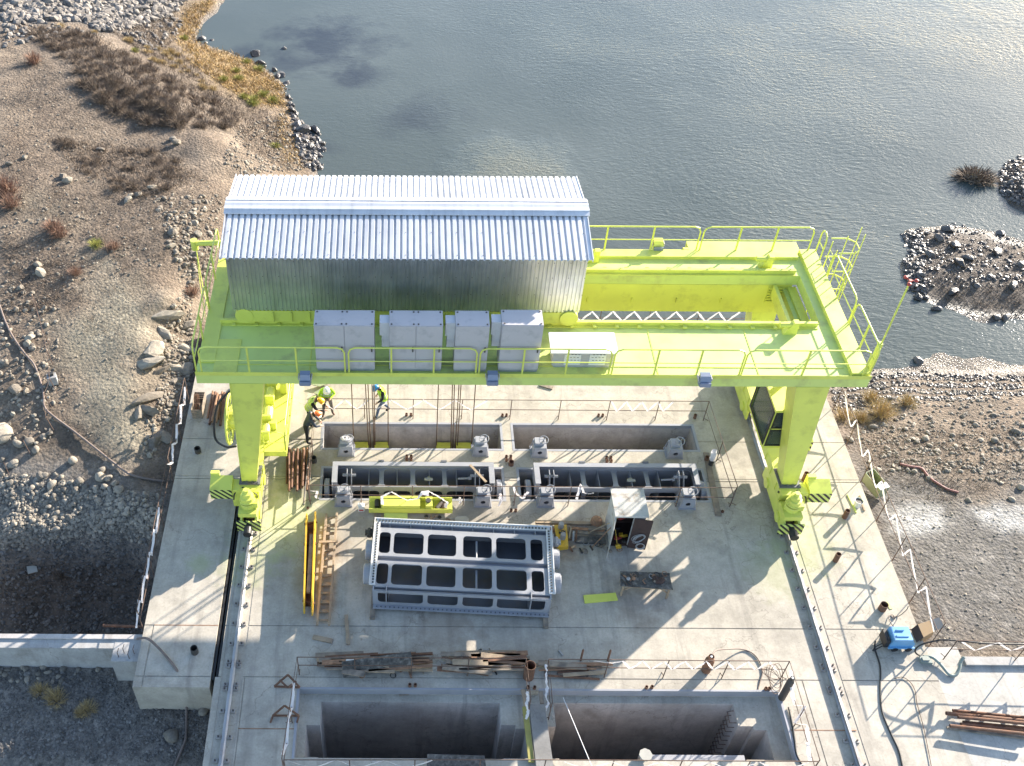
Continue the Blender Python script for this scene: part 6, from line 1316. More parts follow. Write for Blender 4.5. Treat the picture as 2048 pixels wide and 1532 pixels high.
for i, (a, b_, w_, h, mt, z) in enumerate((((1074,1041),(1212,1043),.12,.10,'wood',.06),((1075,1050),(1118,1057),.14,.05,'rust_light',.05),((1098,1062),(1196,1068),.22,.06,'wood_old',.0),((1150,1058),(1215,1062),.2,.08,'wood_old',.02),((1155,1075),(1215,1077),.26,.1,'ply',.0),((1098,1072),(1160,1074),.12,.05,'wood_old',.0),((1110,1097),(1155,1089),.09,.05,'wood',.0),((1180,1052),(1213,1050),.18,.05,'wood_old',.12),((1142,1052),(1212,1056),.10,.05,'rust_light',.09))):
    plank(a,b_,w_,h,'board of the loose pile between the lying gate and the tool cupboard',mt=mt,z=z,group='boards by the tool cupboard')
for i, (a, b_, mt) in enumerate((((1142,1072),(1146,1048),'wood'),((1150,1078),(1151,1058),'pvc'),((1156,1076),(1157,1054),'rust'))): plank(a,b_,.06,.05,'short bar propped on the board pile right of the yellow unit',mt=mt,z=.12,group='short bars by the yellow unit',name='short_bar',z2=.24,cat='bar')
p = at(1196,1040,.15); mb = MB(); mb.lathe((p.x,p.y,.08),[(.17,0),(.22,.06),(.2,.22),(.1,.28),(.03,.29)],12).torus((p.x,p.y,.3),(.3,.2,1),.14,.03,14,5); tag(mb.build('sack', M['rust_light'], origin=(p.x,p.y,0)), 'brown sack with pale folds on the boards left of the tool cupboard', 'sack')
# scrap lying about on the deck
sr = random.Random(5)
def scrap(x, y, kind, label, group, z=0):
    p = at(x, y, z+.03); a = sr.uniform(0, 6.28); d = Vector((math.cos(a), math.sin(a), 0)); mb = MB()
    if kind == 0: mb.beam(p-d*sr.uniform(.08,.2), p+d*sr.uniform(.08,.2), .05, .04)
    elif kind == 1: mb.tube([p-d*.15, p, p+d.cross(Vector((0,0,1)))*.12+Vector((0,0,.05))], .018, 5)
    elif kind == 2: mb.lathe(p-Vector((0,0,.025)), [(.06,0),(.075,.03),(.05,.07),(.02,.08)], 9)
    else: mb.torus(p, (sr.uniform(-.3,.3), sr.uniform(-.3,.3), 1), .09, .014, 12, 4)
    tag(mb.build('scrap_piece', M[sr.choice(('rust','dark','wood_old','pvc','rust_light','black'))], origin=p), label, 'scrap', group)
for x, y in [(sr.uniform(1146,1245), sr.uniform(1052,1100)) for _ in range(24)]: scrap(x, y, sr.randrange(4), 'small piece of scrap in front of the boards by the tool cupboard', 'scrap by the tool cupboard', .02)
for x, y in [(sr.uniform(850,915), sr.uniform(1027,1046)) for _ in range(12)]: scrap(x, y, sr.randrange(4), 'small piece of scrap at the right end of the lime channel piece', 'scrap by the lime channel piece')
for x, y in [(sr.uniform(1258,1342), sr.uniform(1141,1164)) for _ in range(12)]: scrap(x, y, sr.randrange(4), 'small part lying on the battered work table', 'parts on the work table', .62)
for x, y in [(sr.uniform(640,1230), sr.uniform(1300,1352)) for _ in range(26)]: scrap(x, y, sr.randrange(4), 'small piece of scrap around the board piles at the front shafts', 'scrap around the board piles')
# rusty pipe bundles
def bundle(a_list, r, label, group, mts, z0=.06, base=None, name='rusty_pipe'):
    for i, (a, b_) in enumerate(a_list):
        z = z0+(i % 3)*.085; p, q_ = at(a[0],a[1],z), at(b_[0],b_[1],z+.05*((i*7) % 3-1)); mb = MB(); mb.pipe(p, q_, r*(.85+.3*((i*5) % 3)/2), .012, 10); tag(mb.build(name, M[mts[i % len(mts)]], origin=p), label, 'pipe', group)
bundle([((578+4.1*i+((i*7)%5)-2, 902+((i*13)%9)-4),(576+3.9*i+((i*5)%4), 975+((i*11)%14)-4)) for i in range(11)], .045, 'rusty scaffold pipe in the bundle lying beside the slot railing near the workers', 'pipe bundle near the workers', ('rust','rust_light','rust'))
bundle([((620,895),(610,1012)),((579,898),(581,985))], .035, 'long dark rod on the edge of the pipe bundle near the workers', 'long rods of the near bundle', ('dark','rust'), .2, name='steel_rod')
bundle([((428+2.8*i+((i*7)%5)-2, 787+((i*13)%11)),(416+3.2*i+((i*5)%4), 846+((i*11)%16)-4)) for i in range(8)], .05, 'rusty pipe in the bundle lying left of the left crane leg', 'pipe bundle left of the crane', ('rust_light','rust','rust_light'))
bundle([((1913,1407),(2075,1421)),((1900,1413),(2075,1428)),((1924,1420),(2075,1433)),((1934,1430),(2075,1442)),((1930,1435),(2075,1448)),((1908,1438),(2075,1454))], .055, 'rusty steel pipe of the stack on the pale apron at the right edge', 'pipe stack on the apron', ('rust','rust'), .06)
plank((1902,1442),(2075,1463),.08,.05,'timber bearer under the front of the pipe stack on the apron',mt='wood_old',cat='timber',name='timber')
# crate at the left deck edge
ct = thing('crate', 'open grey wooden crate with rusty bars in it at the left deck edge', 'crate', at(398,835,0)); c0, c1_ = at(386,842,0), at(407,842,0); x0, x1, y0 = c0.x, c1_.x, c0.y; y1 = y0+1.0; hh = .5
mb = MB()
for k in range(4):
    z0, z1 = .02+k*.12, .12+k*.12; mb.box(x0,x1,y0,y0+.02,z0,z1).box(x0,x1,y1-.02,y1,z0,z1).box(x0,x0+.02,y0+.02,y1-.02,z0,z1).box(x1-.02,x1,y0+.02,y1-.02,z0,z1)
mb.box(x0+.02,x1-.02,y0+.02,y1-.02,.0,.03); mb.build('crate_boards', M['wood_old'], ct)
for k in range(7): mb = MB(); mb.tube([(x0+.06+.035*k,y0+.1+.05*(k%3),.06),(x0+.08+.03*k,y0+.6,.75+.1*(k%2))],.012,5); tag(mb.build('steel_bar', M['rust'], origin=(x0,y0,0)), 'thin rusty bar standing in the grey crate', 'steel bar', 'bars in the crate')
# piles of boards at the front shafts
rp = random.Random(12)
for i in range(27):
    xa = rp.uniform(636,780); ln = rp.uniform(40,190); y = 1322+((i*37) % 34)-12; z = .03+.06*(i % 6)
    plank((xa,y),(min(xa+ln,872),y+rp.uniform(-12,13)),rp.uniform(.04,.2),.045,'weathered board in the left pile behind the front shaft railing',mt=('wood','wood_old','rust_light','rust','wood_old')[i % 5],z=z,group='left board pile')
for i in range(25):
    xa = rp.uniform(862,980); ln = rp.uniform(40,170); y = 1320+((i*29) % 32)-14; z = .03+.06*(i % 6)
    plank((xa,y),(min(xa+ln,1066),y+rp.uniform(-9,13)),rp.uniform(.04,.2),.045,'weathered board in the pile behind the middle of the front shaft railing',mt=('wood','wood_old','rust','wood_old','rust_light')[i % 5],z=z,group='middle board pile')
for i in range(12):
    xa = rp.uniform(1070,1135); ln = rp.uniform(50,120); y = 1330+((i*31) % 26)-8; z = .02+.035*(i % 4)
    plank((xa,y),(min(xa+ln,1232),y+rp.uniform(-8,8)),rp.uniform(.03,.14),.035,'thin board or bar in the right pile behind the front shaft railing',mt=('wood_old','rust','wood','rust_light')[i % 4],z=z,group='right board pile')
plank((1083,1322),(1180,1330),.18,.06,'greyish beam on top of the right board pile',mt='wood_old',z=.16)
q4 = [at(x,y,z) for x,y,z in ((690,1326,.62),(694,1357,.10),(834,1332,.30),(828,1304,.74))]; mb = MB(); mb.prism(q4, (0,.01,.025)); tag(mb.build('plywood_sheet', M['ply'], origin=q4[1]), 'dark mottled plywood sheet leaning on the left board pile', 'plywood sheet')
p = at(708,1330,.3); mb = MB(); mb.prism([(p.x-.17,p.y-.1,.25),(p.x+.17,p.y-.1,.25),(p.x+.14,p.y+.12,.25),(p.x-.14,p.y+.12,.25)],(0,0,.16)).torus((p.x,p.y-.08,.42),(0,1,.3),.12,.015,12,4); tag(mb.build('plastic_bag', M['white'], origin=(p.x,p.y,.2)), 'white plastic bag on the left board pile', 'bag')
for a, lb in (((1168,1316),'short rusty post standing behind the right board pile, the left one'),((1222,1316),'short rusty post standing behind the right board pile, the right one')): p = at(a[0],a[1],0); mb = MB(); mb.cyl((p.x,p.y,0),(p.x,p.y,.62),.035,8).cyl((p.x,p.y,.62),(p.x,p.y,.7),.035,8,.005); tag(mb.build('steel_post', M['rust'], origin=p), lb, 'post')
# trestles
for k, (a, b_, c, lb) in enumerate((((556,1376),(607,1377),(583,1352),'rusty triangular trestle at the corner of the left front shaft, upper one'),((554,1434),(606,1434),(577,1414),'rusty triangular trestle on the edge of the left front shaft, lower one'))):
    A0, B0 = at(a[0],a[1],.05), at(b_[0],b_[1],.05); T0 = at(c[0],c[1],.35); t_ = thing('trestle', lb, 'trestle', (A0+B0)/2); mb = MB(); mb.beam(A0,B0,.05).beam(A0,T0,.05).beam(B0,T0,.05)
    if k == 0: D = at(583,1378,.3); mb.beam(at(567,1363,.3),D,.05).beam(at(600,1365,.3),D,.05)
    else: mb.beam(A0,at(549,1449,.0),.05).beam(B0,at(602,1448,0),.05)
    mb.build('frame', M['rust'], t_)
# ================================================================== FRONT SHAFT DETAILS
q0, q1, q2_, q3 = at(1066,1405,.2), at(1097,1405,.2), at(1119,1545,.2), at(1084,1545,.2); dz = Vector((0,0,.22))
mb = MB(); mb.hexa([q3-dz, q2_-dz, q1-dz, q0-dz], [q3, q2_, q1, q0])
tag(mb.build('concrete_beam', M['concrete_old'], origin=(4.2,14,0)), 'heavy grey concrete beam laid over the divider between the front shafts', 'concrete beam')
plank((1058,1411),(1072,1521),.17,.08,'long yellow-green plank beside the concrete beam at the front shafts',mt='olive_plank',z=.06)
plank((1053,1376),(1060,1409),.12,.05,'pale board at the top of the shaft divider, on its left',z=.01); plank((1089,1380),(1092,1404),.13,.05,'brownish board at the top of the shaft divider, on its right',mt='wood_old',z=.01)
plank((806,1389),(834,1384),.1,.05,'short brown board on the ledge of the left front shaft',mt='wood_old',z=-.33)
rl = thing('rung_ladder', 'column of rusty step irons on the wall of the right front shaft', 'rungs', (10.6,15.3,-1))
for k in range(16):
    z = -.45-k*.30; mb = MB(); mb.tube([(10.62,15.55,z),(10.42,15.53,z-.03),(10.42,15.16,z-.03),(10.62,15.14,z)],.013,5); mb.build('rung', M['rebar'], rl)
sg = thing('shaft_gate', 'grey gate top with round openings just visible in the right front shaft', 'sluice gate', (8.8,13.9,-.8))
mb = MB(); mb.holed((0,14.1,-.75),(1,0,0),(0,0,1),rect(7.4,10.6,-1.2,.35),[list(reversed(rrect(7.6+1.0*k,8.4+1.0*k,-.6,.15,.15))) for k in range(3)],.03).box(7.4,10.6,13.74,14.1,-.42,-.40); mb.build('gate_plate', M['gate'], sg)
kn = thing('lifting_knob', 'cream octagonal plate on a stub rising from the right front shaft', 'lifting knob', at(1300,1510,-.2)); p = at(1300,1505,.1)
mb = MB(); mb.lathe((p.x,p.y,.12),[(.20,0),(.20,.05)],8); mb.build('octagon_plate', M['cream'], kn); mb = MB(); mb.cyl((p.x,p.y,-.6),(p.x,p.y,.12),.09,14); mb.build('stub', M['cream'], kn)
mb = MB(); mb.tube([at(1134,1391,.5), at(1196,1535,.25)], .012, 5); tag(mb.build('guy_rope', M['white_cab'], origin=at(1134,1391,.5)), 'pale straight rope stretched diagonally over the right front shaft', 'rope')
q4 = [at(x,y,.3) for x,y in ((864,1507),(978,1509),(984,1545),(862,1545))]; mb = MB(); mb.prism([p-Vector((0,0,.04)) for p in q4], (0,0,.04)); tag(mb.build('plywood_sheet', M['ply'], origin=q4[0]), 'brown-grey sheet at the bottom frame edge over the left front shaft', 'plywood sheet')

# ================================================================== RAILINGS AND TAPE
def rebar_rail(path, label, h=1.1, z=0, post=1.9, skip=(), lean=.0, mt='rebar', mid=.5, r=.016):
    P = [Vector((p[0],p[1],z if len(p) < 3 else p[2])) for p in path]; t_ = thing('rebar_railing', label, 'railing', P[0])
    up = Vector((0,0,h)); mb = MB(); mb.tube([p+up for p in P], r, 5); mb.build('top_rail', M[mt], t_); mb = MB(); mb.tube([p+up*mid for p in P], r, 5); mb.build('mid_rail', M[mt], t_)
    for a, b_ in zip(P, P[1:]):
        n_ = max(1, round((b_-a).length/post))
        for k in range(n_+(1 if b_ is P[-1] else 0)):
            f_ = a.lerp(b_, k/n_); d = Vector((-(b_-a).y, (b_-a).x, 0)).normalized(); mb = MB(); mb.tube([f_-Vector((0,0,.03)), f_+up], r*1.1, 5).tube([f_+d*.22-Vector((0,0,.02)), f_+up*.12], r*.9, 4); mb.build('post', M[mt], t_)
    return t_
def tape(pts, label, w_=.065, mt='tape', group=None):
    mb = MB(); rt = random.Random(len(pts)*7+int(abs(pts[0][0])*10)); cur = []
    for a, b_ in zip(pts, pts[1:]):
        a, b_ = Vector(a), Vector(b_); n_ = 4; sag = min(.05, .02*(b_-a).length)
        for k in range(n_): cur.append(a.lerp(b_, k/n_)-Vector((0,0,sag*math.sin(math.pi*k/n_)))+Vector((rt.uniform(-.015,.015), rt.uniform(-.015,.015),0)))
    cur.append(Vector(pts[-1])); vs = []; fs = []
    for i, p in enumerate(cur):
        d = (cur[min(i+1,len(cur)-1)]-cur[max(i-1,0)]).normalized(); s_ = d.cross(Vector((.25,1,.35)).normalized())
        if s_.length < .2: s_ = d.cross(Vector((1,0,.3)))
        s_.normalize(); tw = w_*rt.uniform(.9,1.35)/2; vs += [p-s_*tw, p+s_*tw]
    for i in range(len(cur)-1): fs.append((2*i,2*i+1,2*i+3,2*i+2))
    k = len(vs); nn = Vector((0,-.002,.002)); vs += [v_+nn for v_ in vs]; fs += [tuple(reversed([j+k for j in f_])) for f_ in fs]
    mb.add(vs, fs); return tag(mb.build('barrier_tape', M[mt], origin=pts[0], fix=False), label, 'barrier tape', group)
def zig(a, b_, n_, zt=1.1, zb=.55, first=1, skew=.0):
    out = []; a, b_ = Vector((*a,0)), Vector((*b_,0))
    for k in range(n_+1): p = a.lerp(b_, min(1,max(0,k/n_+(skew/n_ if k % 2 else 0)))); p.z = zt if (k+first) % 2 else zb; out.append(p)
    return out
rebar_rail([(-3.3,23.45),(-3.3,27.62),(12.0,27.6),(12.15,23.4)], 'thin rusty railing along the back and sides of the gate slots', mid=.5)
rebar_rail([(-3.25,23.32),(4.2,23.32),(12.1,23.32)], 'thin rusty railing along the front of the upright gates')
tape(zig((-3.1,27.58),(-1.2,27.58),4), 'white barrier tape on the back slot railing behind the worker in the white helmet'); tape(zig((-.95,27.58),(3.4,27.58),7,first=0), 'white barrier tape zigzagging on the back slot railing behind the hoist ropes'); tape(zig((8.2,27.56),(10.6,27.56),8), 'white barrier tape zigzagging at the right end of the back slot railing')
tape([at(*p) for p in ((768,1010,.5),(766,994,1.0),(775,989,1.1),(785,983,1.2),(798,991,.9),(818,1000,.8),(838,996,.9),(848,983,1.15),(858,981,1.2),(872,988,1.0),(888,997,.7),(898,1004,.5),(893,1014,.35))], 'long white tape drooping over the lime channel piece', .09)
p = at(852,988,1.0); mb = MB(); mb.prism([p+Vector(v_) for v_ in ((-.13,0,-.02),(.15,0,-.1),(.14,.03,.1),(-.1,.03,.13))], (0,.012,.004)); tag(mb.build('tape_scrap', M['tape'], origin=p), 'crumpled white sheet hanging on the front slot railing', 'sheet')
tape([at(*p) for p in ((1156,994,.4),(1164,964,1.1),(1170,981,.6),(1180,983,.55),(1190,981,.6))], 'white tape knotted to the railing over the right upright gate', .08); tape([at(*p) for p in ((1030,970,.9),(1034,983,.5),(1048,995,.25),(1054,985,.5),(1060,981,.65))], 'white tape hanging beside the left end of the right upright gate', .08)
tape([at(*p) for p in ((625,984,1.0),(637,984,.7),(634,998,.2),(643,998,.15)) ], 'white tape scrap on the left post of the front slot railing', .08); tape([at(*p) for p in ((922,992,.7),(924,1002,.3),(921,1005,.25))], 'short white tape end on the front slot railing', .07)
tape([at(*p) for p in ((1424,912,.3),(1428,896,.8),(1432,890,1.0),(1430,903,.6),(1426,915,.2))], 'white tape bundled round the post on the right side of the slots', .12); tape([at(*p) for p in ((1004,985,.6),(1003,1003,.2),(1010,990,.4),(1000,1010,.1))], 'white tape hanging beside the right pedestal of the left gate', .08)
# front shafts
rebar_rail([(-3.36,13.2),(-3.16,16.46),(4.0,16.46),(4.02,15.1)], 'thin rusty railing along the left and back of the left front shaft', mid=.55); rebar_rail([(4.66,15.0),(4.7,16.44),(12.2,16.42),(12.25,13.25)], 'thin rusty railing along the back and right of the right front shaft', mid=.55); rebar_rail([(-3.3,13.15),(4.3,13.2),(12.2,13.2)], 'thin rusty railing along the near edge of the front shafts', mid=.55)
tape(zig((-3.36,13.3),(-3.2,15.6),4,1.08,.6), 'white tape wound along the left railing of the left front shaft', .08); tape(zig((-3.2,13.14),(1.0,13.17),6,1.1,.6), 'white tape zigzagging on the near railing of the left front shaft', .07)
tape(zig((4.8,13.16),(11.9,13.16),10,1.1,.6), 'white tape zigzagging on the near railing of the right front shaft', .07); tape(zig((7.3,16.40),(11.9,16.39),14,1.1,.6,first=0), 'white tape zigzagging on the back railing of the right front shaft', .075); tape([Vector((x,16.40,z)) for x, z in ((6.1,1.1),(6.6,.95),(7.0,1.1),(7.3,.6))], 'loose white tape at the left end of the right shaft railing', .09)
tape([Vector((12.22+.15*math.sin(k*2.1), 16.2-.3*k, .95-.5*(k % 2))) for k in range(10)], 'white tape tangled along the right railing of the right front shaft', .09); tape([Vector((4.6+.05*math.sin(k*3), 16.3-.2*k, 1.05-.12*k)) for k in range(7)], 'red and white tape hanging down at the shaft divider', .08)
tape([Vector((3.95+.08*math.sin(k*3), 15.4-.15*k, 1.0-.15*k)) for k in range(5)], 'white tape knot on the left side of the shaft divider', .08)
# right deck edge
rebar_rail([(17.42,28.4,-.45),(17.42,22.9,-.35),(17.45,17.7,-.2)], 'rusty railing along the right edge of the deck with zigzag tape', h=1.5, mid=.60, post=1.9)
pts = []
for k in range(7): y = 28.2-k*1.5; pts += [Vector((17.44,y,1.08)), Vector((17.44,y-1.35,.5))]
tape(pts, 'white tape zigzagging on the railing along the right deck edge', .06)
rebar_rail([(17.62,17.1,.1),(19.9,17.06,.1),(24,17.0,.1)], 'rusty railing above the kerb of the apron', h=1.15, mid=.55, post=2.1)
tape(zig((17.8,17.08),(23.5,17.02),10,1.2,.72), 'white tape zigzagging on the railing above the kerb', .085)
rebar_rail([(-8.2,33.15),(4.4,33.15),(17.0,33.15)], 'thin rusty railing along the far edge of the deck above the water', h=1.0, mid=.45, post=2.1)
tape(zig((5.5,33.12),(14.5,33.12),20,.85,.3), 'white tape zigzagging on the railing at the far edge of the deck', .08)
# left deck edge
rebar_rail([(-8.5,28.6,-.3),(-8.52,24.6,-.4),(-8.5,18.2,-.5)], 'rusty railing along the left edge of the deck', h=1.5, mid=.6, post=2.0)
pts = []
for k in range(5): y = 22.4-k*.95; pts += [Vector((-8.5,y,.95)), Vector((-8.55,y-.75,.45))]
tape(pts, 'white tape stepping along the lower part of the left deck railing', .09); tape([Vector((-8.5,28.4-.5*k,.9-.45*(k % 2))) for k in range(9)], 'white tape on the far part of the left deck railing', .09)

# ================================================================== RIGHT SIDE: welding cart, boxes, cables, trough
wc = thing('welding_cart', 'blue welding set on wheels beside the right deck edge', 'welding cart', at(1800,1285,0)); p = at(1801,1287,0); x, y = p.x, p.y
mb = MB(); pr = [(-.33,.12),(.40,.12),(.45,.35),(.30,.62),(-.30,.62),(-.36,.3)]; mb.prism([(x+a,y-.02,b_) for a, b_ in pr], (0,.5,0)); mb.box(x-.38,x+.47,y-.08,y-.021,.16,.22).box(x-.2,x+.2,y+.1,y+.16,.62,.645).box(x-.15,x+.1,y+.32,y+.36,.62,.66); mb.build('housing', M['blue'], wc)
mb = MB(); mb.box(x-.50,x-.37,y,y+.46,.14,.5).torus((x-.42,y+.1,.5),(1,0,.2),.06,.015,12,5); mb.build('front_panel', M['black'], wc)
for wx in (-.15,.3): mb = MB(); mb.lathe((x+wx,y-.08,.11),[(.03,0),(.11,0),(.11,.07),(.03,.07)],16,'Y'); mb.build('wheel', M['black'], wc); mb = MB(); mb.lathe((x+wx,y+.44,.11),[(.03,0),(.11,0),(.11,.07),(.03,.07)],16,'Y'); mb.build('wheel', M['black'], wc)
cbx = thing('cardboard_box', 'open brown cardboard box with raised flaps beside the welding cart', 'cardboard box', at(1858,1262,-.1)); q4 = [at(a,b_,.25) for a,b_ in ((1853,1262),(1877,1248),(1866,1228),(1841,1236))]
mb = MB(); mb.prism([q_-Vector((0,0,.45)) for q_ in q4], (0,0,.45)); mb.build('body', M['cardboard'], cbx)
mb = MB(); d = (q4[1]-q4[2]).normalized(); mb.prism([q4[1], q4[2], q4[2]+Vector((.28,.06,.1)), q4[1]+Vector((.28,.06,.1))], (0,0,.012)); mb.build('flap', M['boxgrey'], cbx)
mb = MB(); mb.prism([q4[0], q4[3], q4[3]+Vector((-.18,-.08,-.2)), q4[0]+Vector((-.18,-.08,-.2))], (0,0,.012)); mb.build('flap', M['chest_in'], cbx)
p = at(1858,1314,0); mb = MB(); mb.prism([(p.x-.18,p.y,.0),(p.x+.18,p.y-.05,.0),(p.x+.15,p.y+.2,0),(p.x-.18,p.y+.2,0)],(0,0,.12)).box(p.x-.12,p.x+.1,p.y+.03,p.y+.15,.12,.15); tag(mb.build('grey_box', M['greenhose'], origin=p), 'small grey-green box under the hose next to the apron kerb', 'box')
def cable(pts, r, label, mt='black', cat='cable', name='cable', z=.03, n=7):
    P = [at(p[0],p[1],p[2] if len(p) > 2 else z) for p in pts]; mb = MB(); mb.tube(bez(P,n), r, 6); return tag(mb.build(name, M[mt], origin=P[0], smooth=True), label, cat)
cable([(1845,1298),(1838,1293,.3),(1838,1285,.5),(1850,1276,.7),(1875,1269,.9),(1895,1266,1.0),(1925,1268,1.05),(1990,1273,1.1),(2060,1273,1.1)], .028, 'thick black cable looping from the kerb up along the railing'); cable([(1852,1300),(1872,1302,.1),(1890,1318,.08),(1905,1335,.06),(1917,1337,.06),(1925,1325,.12),(1928,1310,.2),(1935,1300,.3)], .055, 'grey-green hose lying in a curve on the apron', 'greenhose', 'hose', 'hose')
cable([(1757,1270,.3),(1756,1285,.05),(1765,1312),(1768,1330),(1768,1370),(1772,1410),(1788,1450),(1805,1485),(1812,1510),(1818,1540)], .026, 'thick black cable running down the right side of the deck'); cable([(1796,1345),(1812,1342),(1828,1352),(1838,1370),(1842,1395),(1855,1440),(1866,1490),(1876,1540)], .012, 'thin brown cable running down the apron', 'rebar')
cable([(1797,1246,.4),(1785,1230,.1),(1784,1220),(1792,1218),(1795,1226),(1790,1221),(1803,1220),(1818,1208,.3),(1822,1200,.5)], .014, 'thin tan lead from the welding cart to the edge railing', 'hose'); cable([(1770,1275,.3),(1758,1282,.1),(1752,1290,.05),(1764,1284,.1),(1771,1280,.2)], .02, 'black lead looped in front of the welding cart')
cable([(280,1284,.25),(300,1283,.3),(320,1298,.2),(345,1325,.05),(360,1345,.02),(372,1370,-.4),(379,1395,-1.0),(381,1430,-1.4),(380,1480,-1.45),(372,1505,-1.45),(358,1540,-1.45)], .045, 'grey-brown hose hanging over the lower left corner of the deck', 'hose', 'hose', 'hose')
hp = [(0,628),(12,660),(28,690),(52,722),(70,745),(82,775),(90,805),(92,828),(110,845),(150,875),(200,912),(230,935),(262,958),(300,970),(335,976)]
mb = MB(); mb.tube(bez([hit(*p)+Vector((0,0,.06)) for p in hp],6), .045, 7); tag(mb.build('hose', M['hose'], origin=hit(*hp[0]), smooth=True), 'long grey-brown hose winding down the left bank to the deck', 'hose')
hp = [(1800,918),(1820,925),(1842,930),(1858,942),(1875,957),(1895,970),(1915,978)]; mb = MB(); mb.tube(bez([hit(*p)+Vector((0,0,.05)) for p in hp],6), .045, 6); tag(mb.build('hose', M['pinkhose'], origin=hit(*hp[0]), smooth=True), 'faded red hose lying on the right bank', 'hose')
# trough
tr = thing('metal_trough', 'green sheet metal trough lying beside the right edge of the deck', 'trough', at(1757,948,-.5)); q4 = [at(a,b_,-.2) for a,b_ in ((1764,969),(1782,962),(1750,925),(1733,934))]; b4 = [q_+Vector((0,0,-.5)) for q_ in q4]
mb = MB(); 
for i in range(4):
    j = (i+1) % 4; c = sum(q4, Vector())/4; n_ = ((q4[i]+q4[j])/2-c); n_.z = 0; n_.normalize(); mb.prism([b4[i], b4[j], q4[j], q4[i]], n_*-.02)
mb.prism(b4, (0,0,.02)); mb.build('shell', M['trough'], tr)
mb = MB(); mb.prism([q4[0].lerp(q4[3],.0), q4[1], q4[1].lerp(q4[2],.25), q4[0].lerp(q4[3],.25)], (0,0,.015)); mb.build('end_cover', M['white'], tr)
p = at(1716,1001,0); bk = thing('bucket', 'white bucket with dark contents on the right deck edge', 'bucket', p); mb = MB(); mb.lathe(p, [(.1,0),(.15,.30),(.155,.33),(.14,.33),(.13,.28)], 18); mb.build('pail', M['white'], bk); mb = MB(); mb.cyl(p+Vector((0,0,.281)), p+Vector((0,0,.30)), .125, 16); mb.build('contents', M['dark'], bk)
plank((1698,978),(1716,1014),.05,.04,'lime strip lying left of the white bucket',mt='lime_floor',name='steel_strip',cat='steel strip'); plank((1722,980),(1732,1010),.05,.05,'pale batten lying right of the white bucket',mt='wood',name='batten',cat='batten'); plank((1779,1192),(1788,1206),.1,.02,'small lime offcut by the pipe stub near the welding cart',mt='lime_floor',name='steel_strip',cat='steel strip')
# gas cylinders
def gas(px, py, h, r, mt, label, hose=None):
    p = at(px, py, 0); t_ = thing('gas_cylinder', label, 'gas cylinder', p); mb = MB(); mb.lathe(p+Vector((0,0,.005)), [(r*.8,0),(r,.04),(r,h-.18),(r*.85,h-.1),(r*.45,h-.03),(.03,h)], 18); mb.build('bottle', M[mt], t_, smooth=True)
    mb = MB(); mb.pipe(p+Vector((0,0,h-.07)), p+Vector((0,0,h+.08)), r*.62, .012, 14); mb.build('valve_guard', M[mt], t_); mb = MB(); mb.cyl(p+Vector((0,0,h)), p+Vector((0,0,h+.06)), .022, 8).lathe(p+Vector((0,0,h+.06)), [(.04,0),(.04,.02)], 8); mb.build('valve', M['white_cab'], t_)
gas(1418,1334,.82,.15,'rust','short rusty gas cylinder standing behind the right front shaft'); gas(1570,1388,1.25,.11,'dark','tall dark gas cylinder at the right corner of the front shaft')
cable([(1430,1302,.9),(1440,1293,.7),(1465,1290,.3),(1490,1290,.05),(1512,1298),(1526,1315),(1532,1335),(1528,1352),(1523,1370,-.0)], .022, 'brown hose arching from the short gas cylinder to the shaft corner', 'hose', 'hose', 'hose')
for k in range(5):
    c = at(1548+3*k,1340+2*k,.5+.1*k); mb = MB(); mb.torus(c, (.3+.2*k,.5-.3*k,.8), .26+.05*k, .010, 20, 4); tag(mb.build('wire_loop', M['rebar'], origin=c), 'loop of the wire tangle at the right shaft corner', 'wire loop', 'wire tangle at the shaft corner')
cable([(1585,1405,.05),(1593,1440),(1598,1470),(1603,1500),(1620,1530)], .03, 'dark cable lying along the right side of the right front shaft')
mb = MB(); mb.torus(at(613,957,.02), (0,0,1), .2, .02, 18, 5); tag(mb.build('hose_ring', M['greenhose'], origin=at(613,957,.02)), 'pale ring lying on the deck left of the left upright gate', 'ring')
# ================================================================== LEFT BANK: wire fence, metal box, panel
posts = [((79,632),(70,600)),((82,662),(83,632)),((97,697),(92,660)),((107,742),(103,700)),((117,800),(109,760)),((106,828),(98,795)),((110,873),(102,835)),((65,923),(60,898)),((24,968),(24,942)),((230,528),(226,510)),((214,520),(214,505))]
wf = thing('wire_fence', 'thin rusty wire fence on leaning rods across the left bank', 'wire fence', hit(82,662)); tops = []
for b_, tpx in posts:
    p = hit(*b_); q_ = p+Vector(((tpx[0]-b_[0])*.016,0,.85)); mb = MB(); mb.tube([p,q_],.016,5); mb.build('post', M['rebar'], wf); tops.append(q_)
mb = MB()
for a, b_ in zip(tops[:7], tops[1:7]): mb.tube([a, a.lerp(b_,.5)-Vector((0,0,.08)), b_], .008, 4)
mb.build('wire', M['rebar'], wf)
p = hit(110,782); mbx = thing('metal_box', 'small grey metal box standing on the rock slab by the wire fence', 'box', p); mb = MB(); mb.cbox(p+Vector((0,0,.22)), (.36,.3,.42), .3); mb.build('housing', M['pvc'], mbx); mb = MB(); mb.cbox(p+Vector((-.03,.05,.47)), (.22,.16,.1), .3).torus(p+Vector((.35,.1,.1)),(0,0,1),.14,.015,14,4); mb.build('lid', M['dark'], mbx)
p = hit(76,1161); mb = MB(); mb.cbox(p+Vector((0,0,.08)), (.35,.5,.03), .4, .2, .1); tag(mb.build('white_panel', M['cream'], origin=p), 'white broken panel lying in the shaded hollow left of the deck', 'panel')
plank((212,1258),(290,1260),.07,.06,'reddish steel bar lying at the back of the retaining wall',mt='rust',z=-.5,name='steel_bar',cat='steel bar')
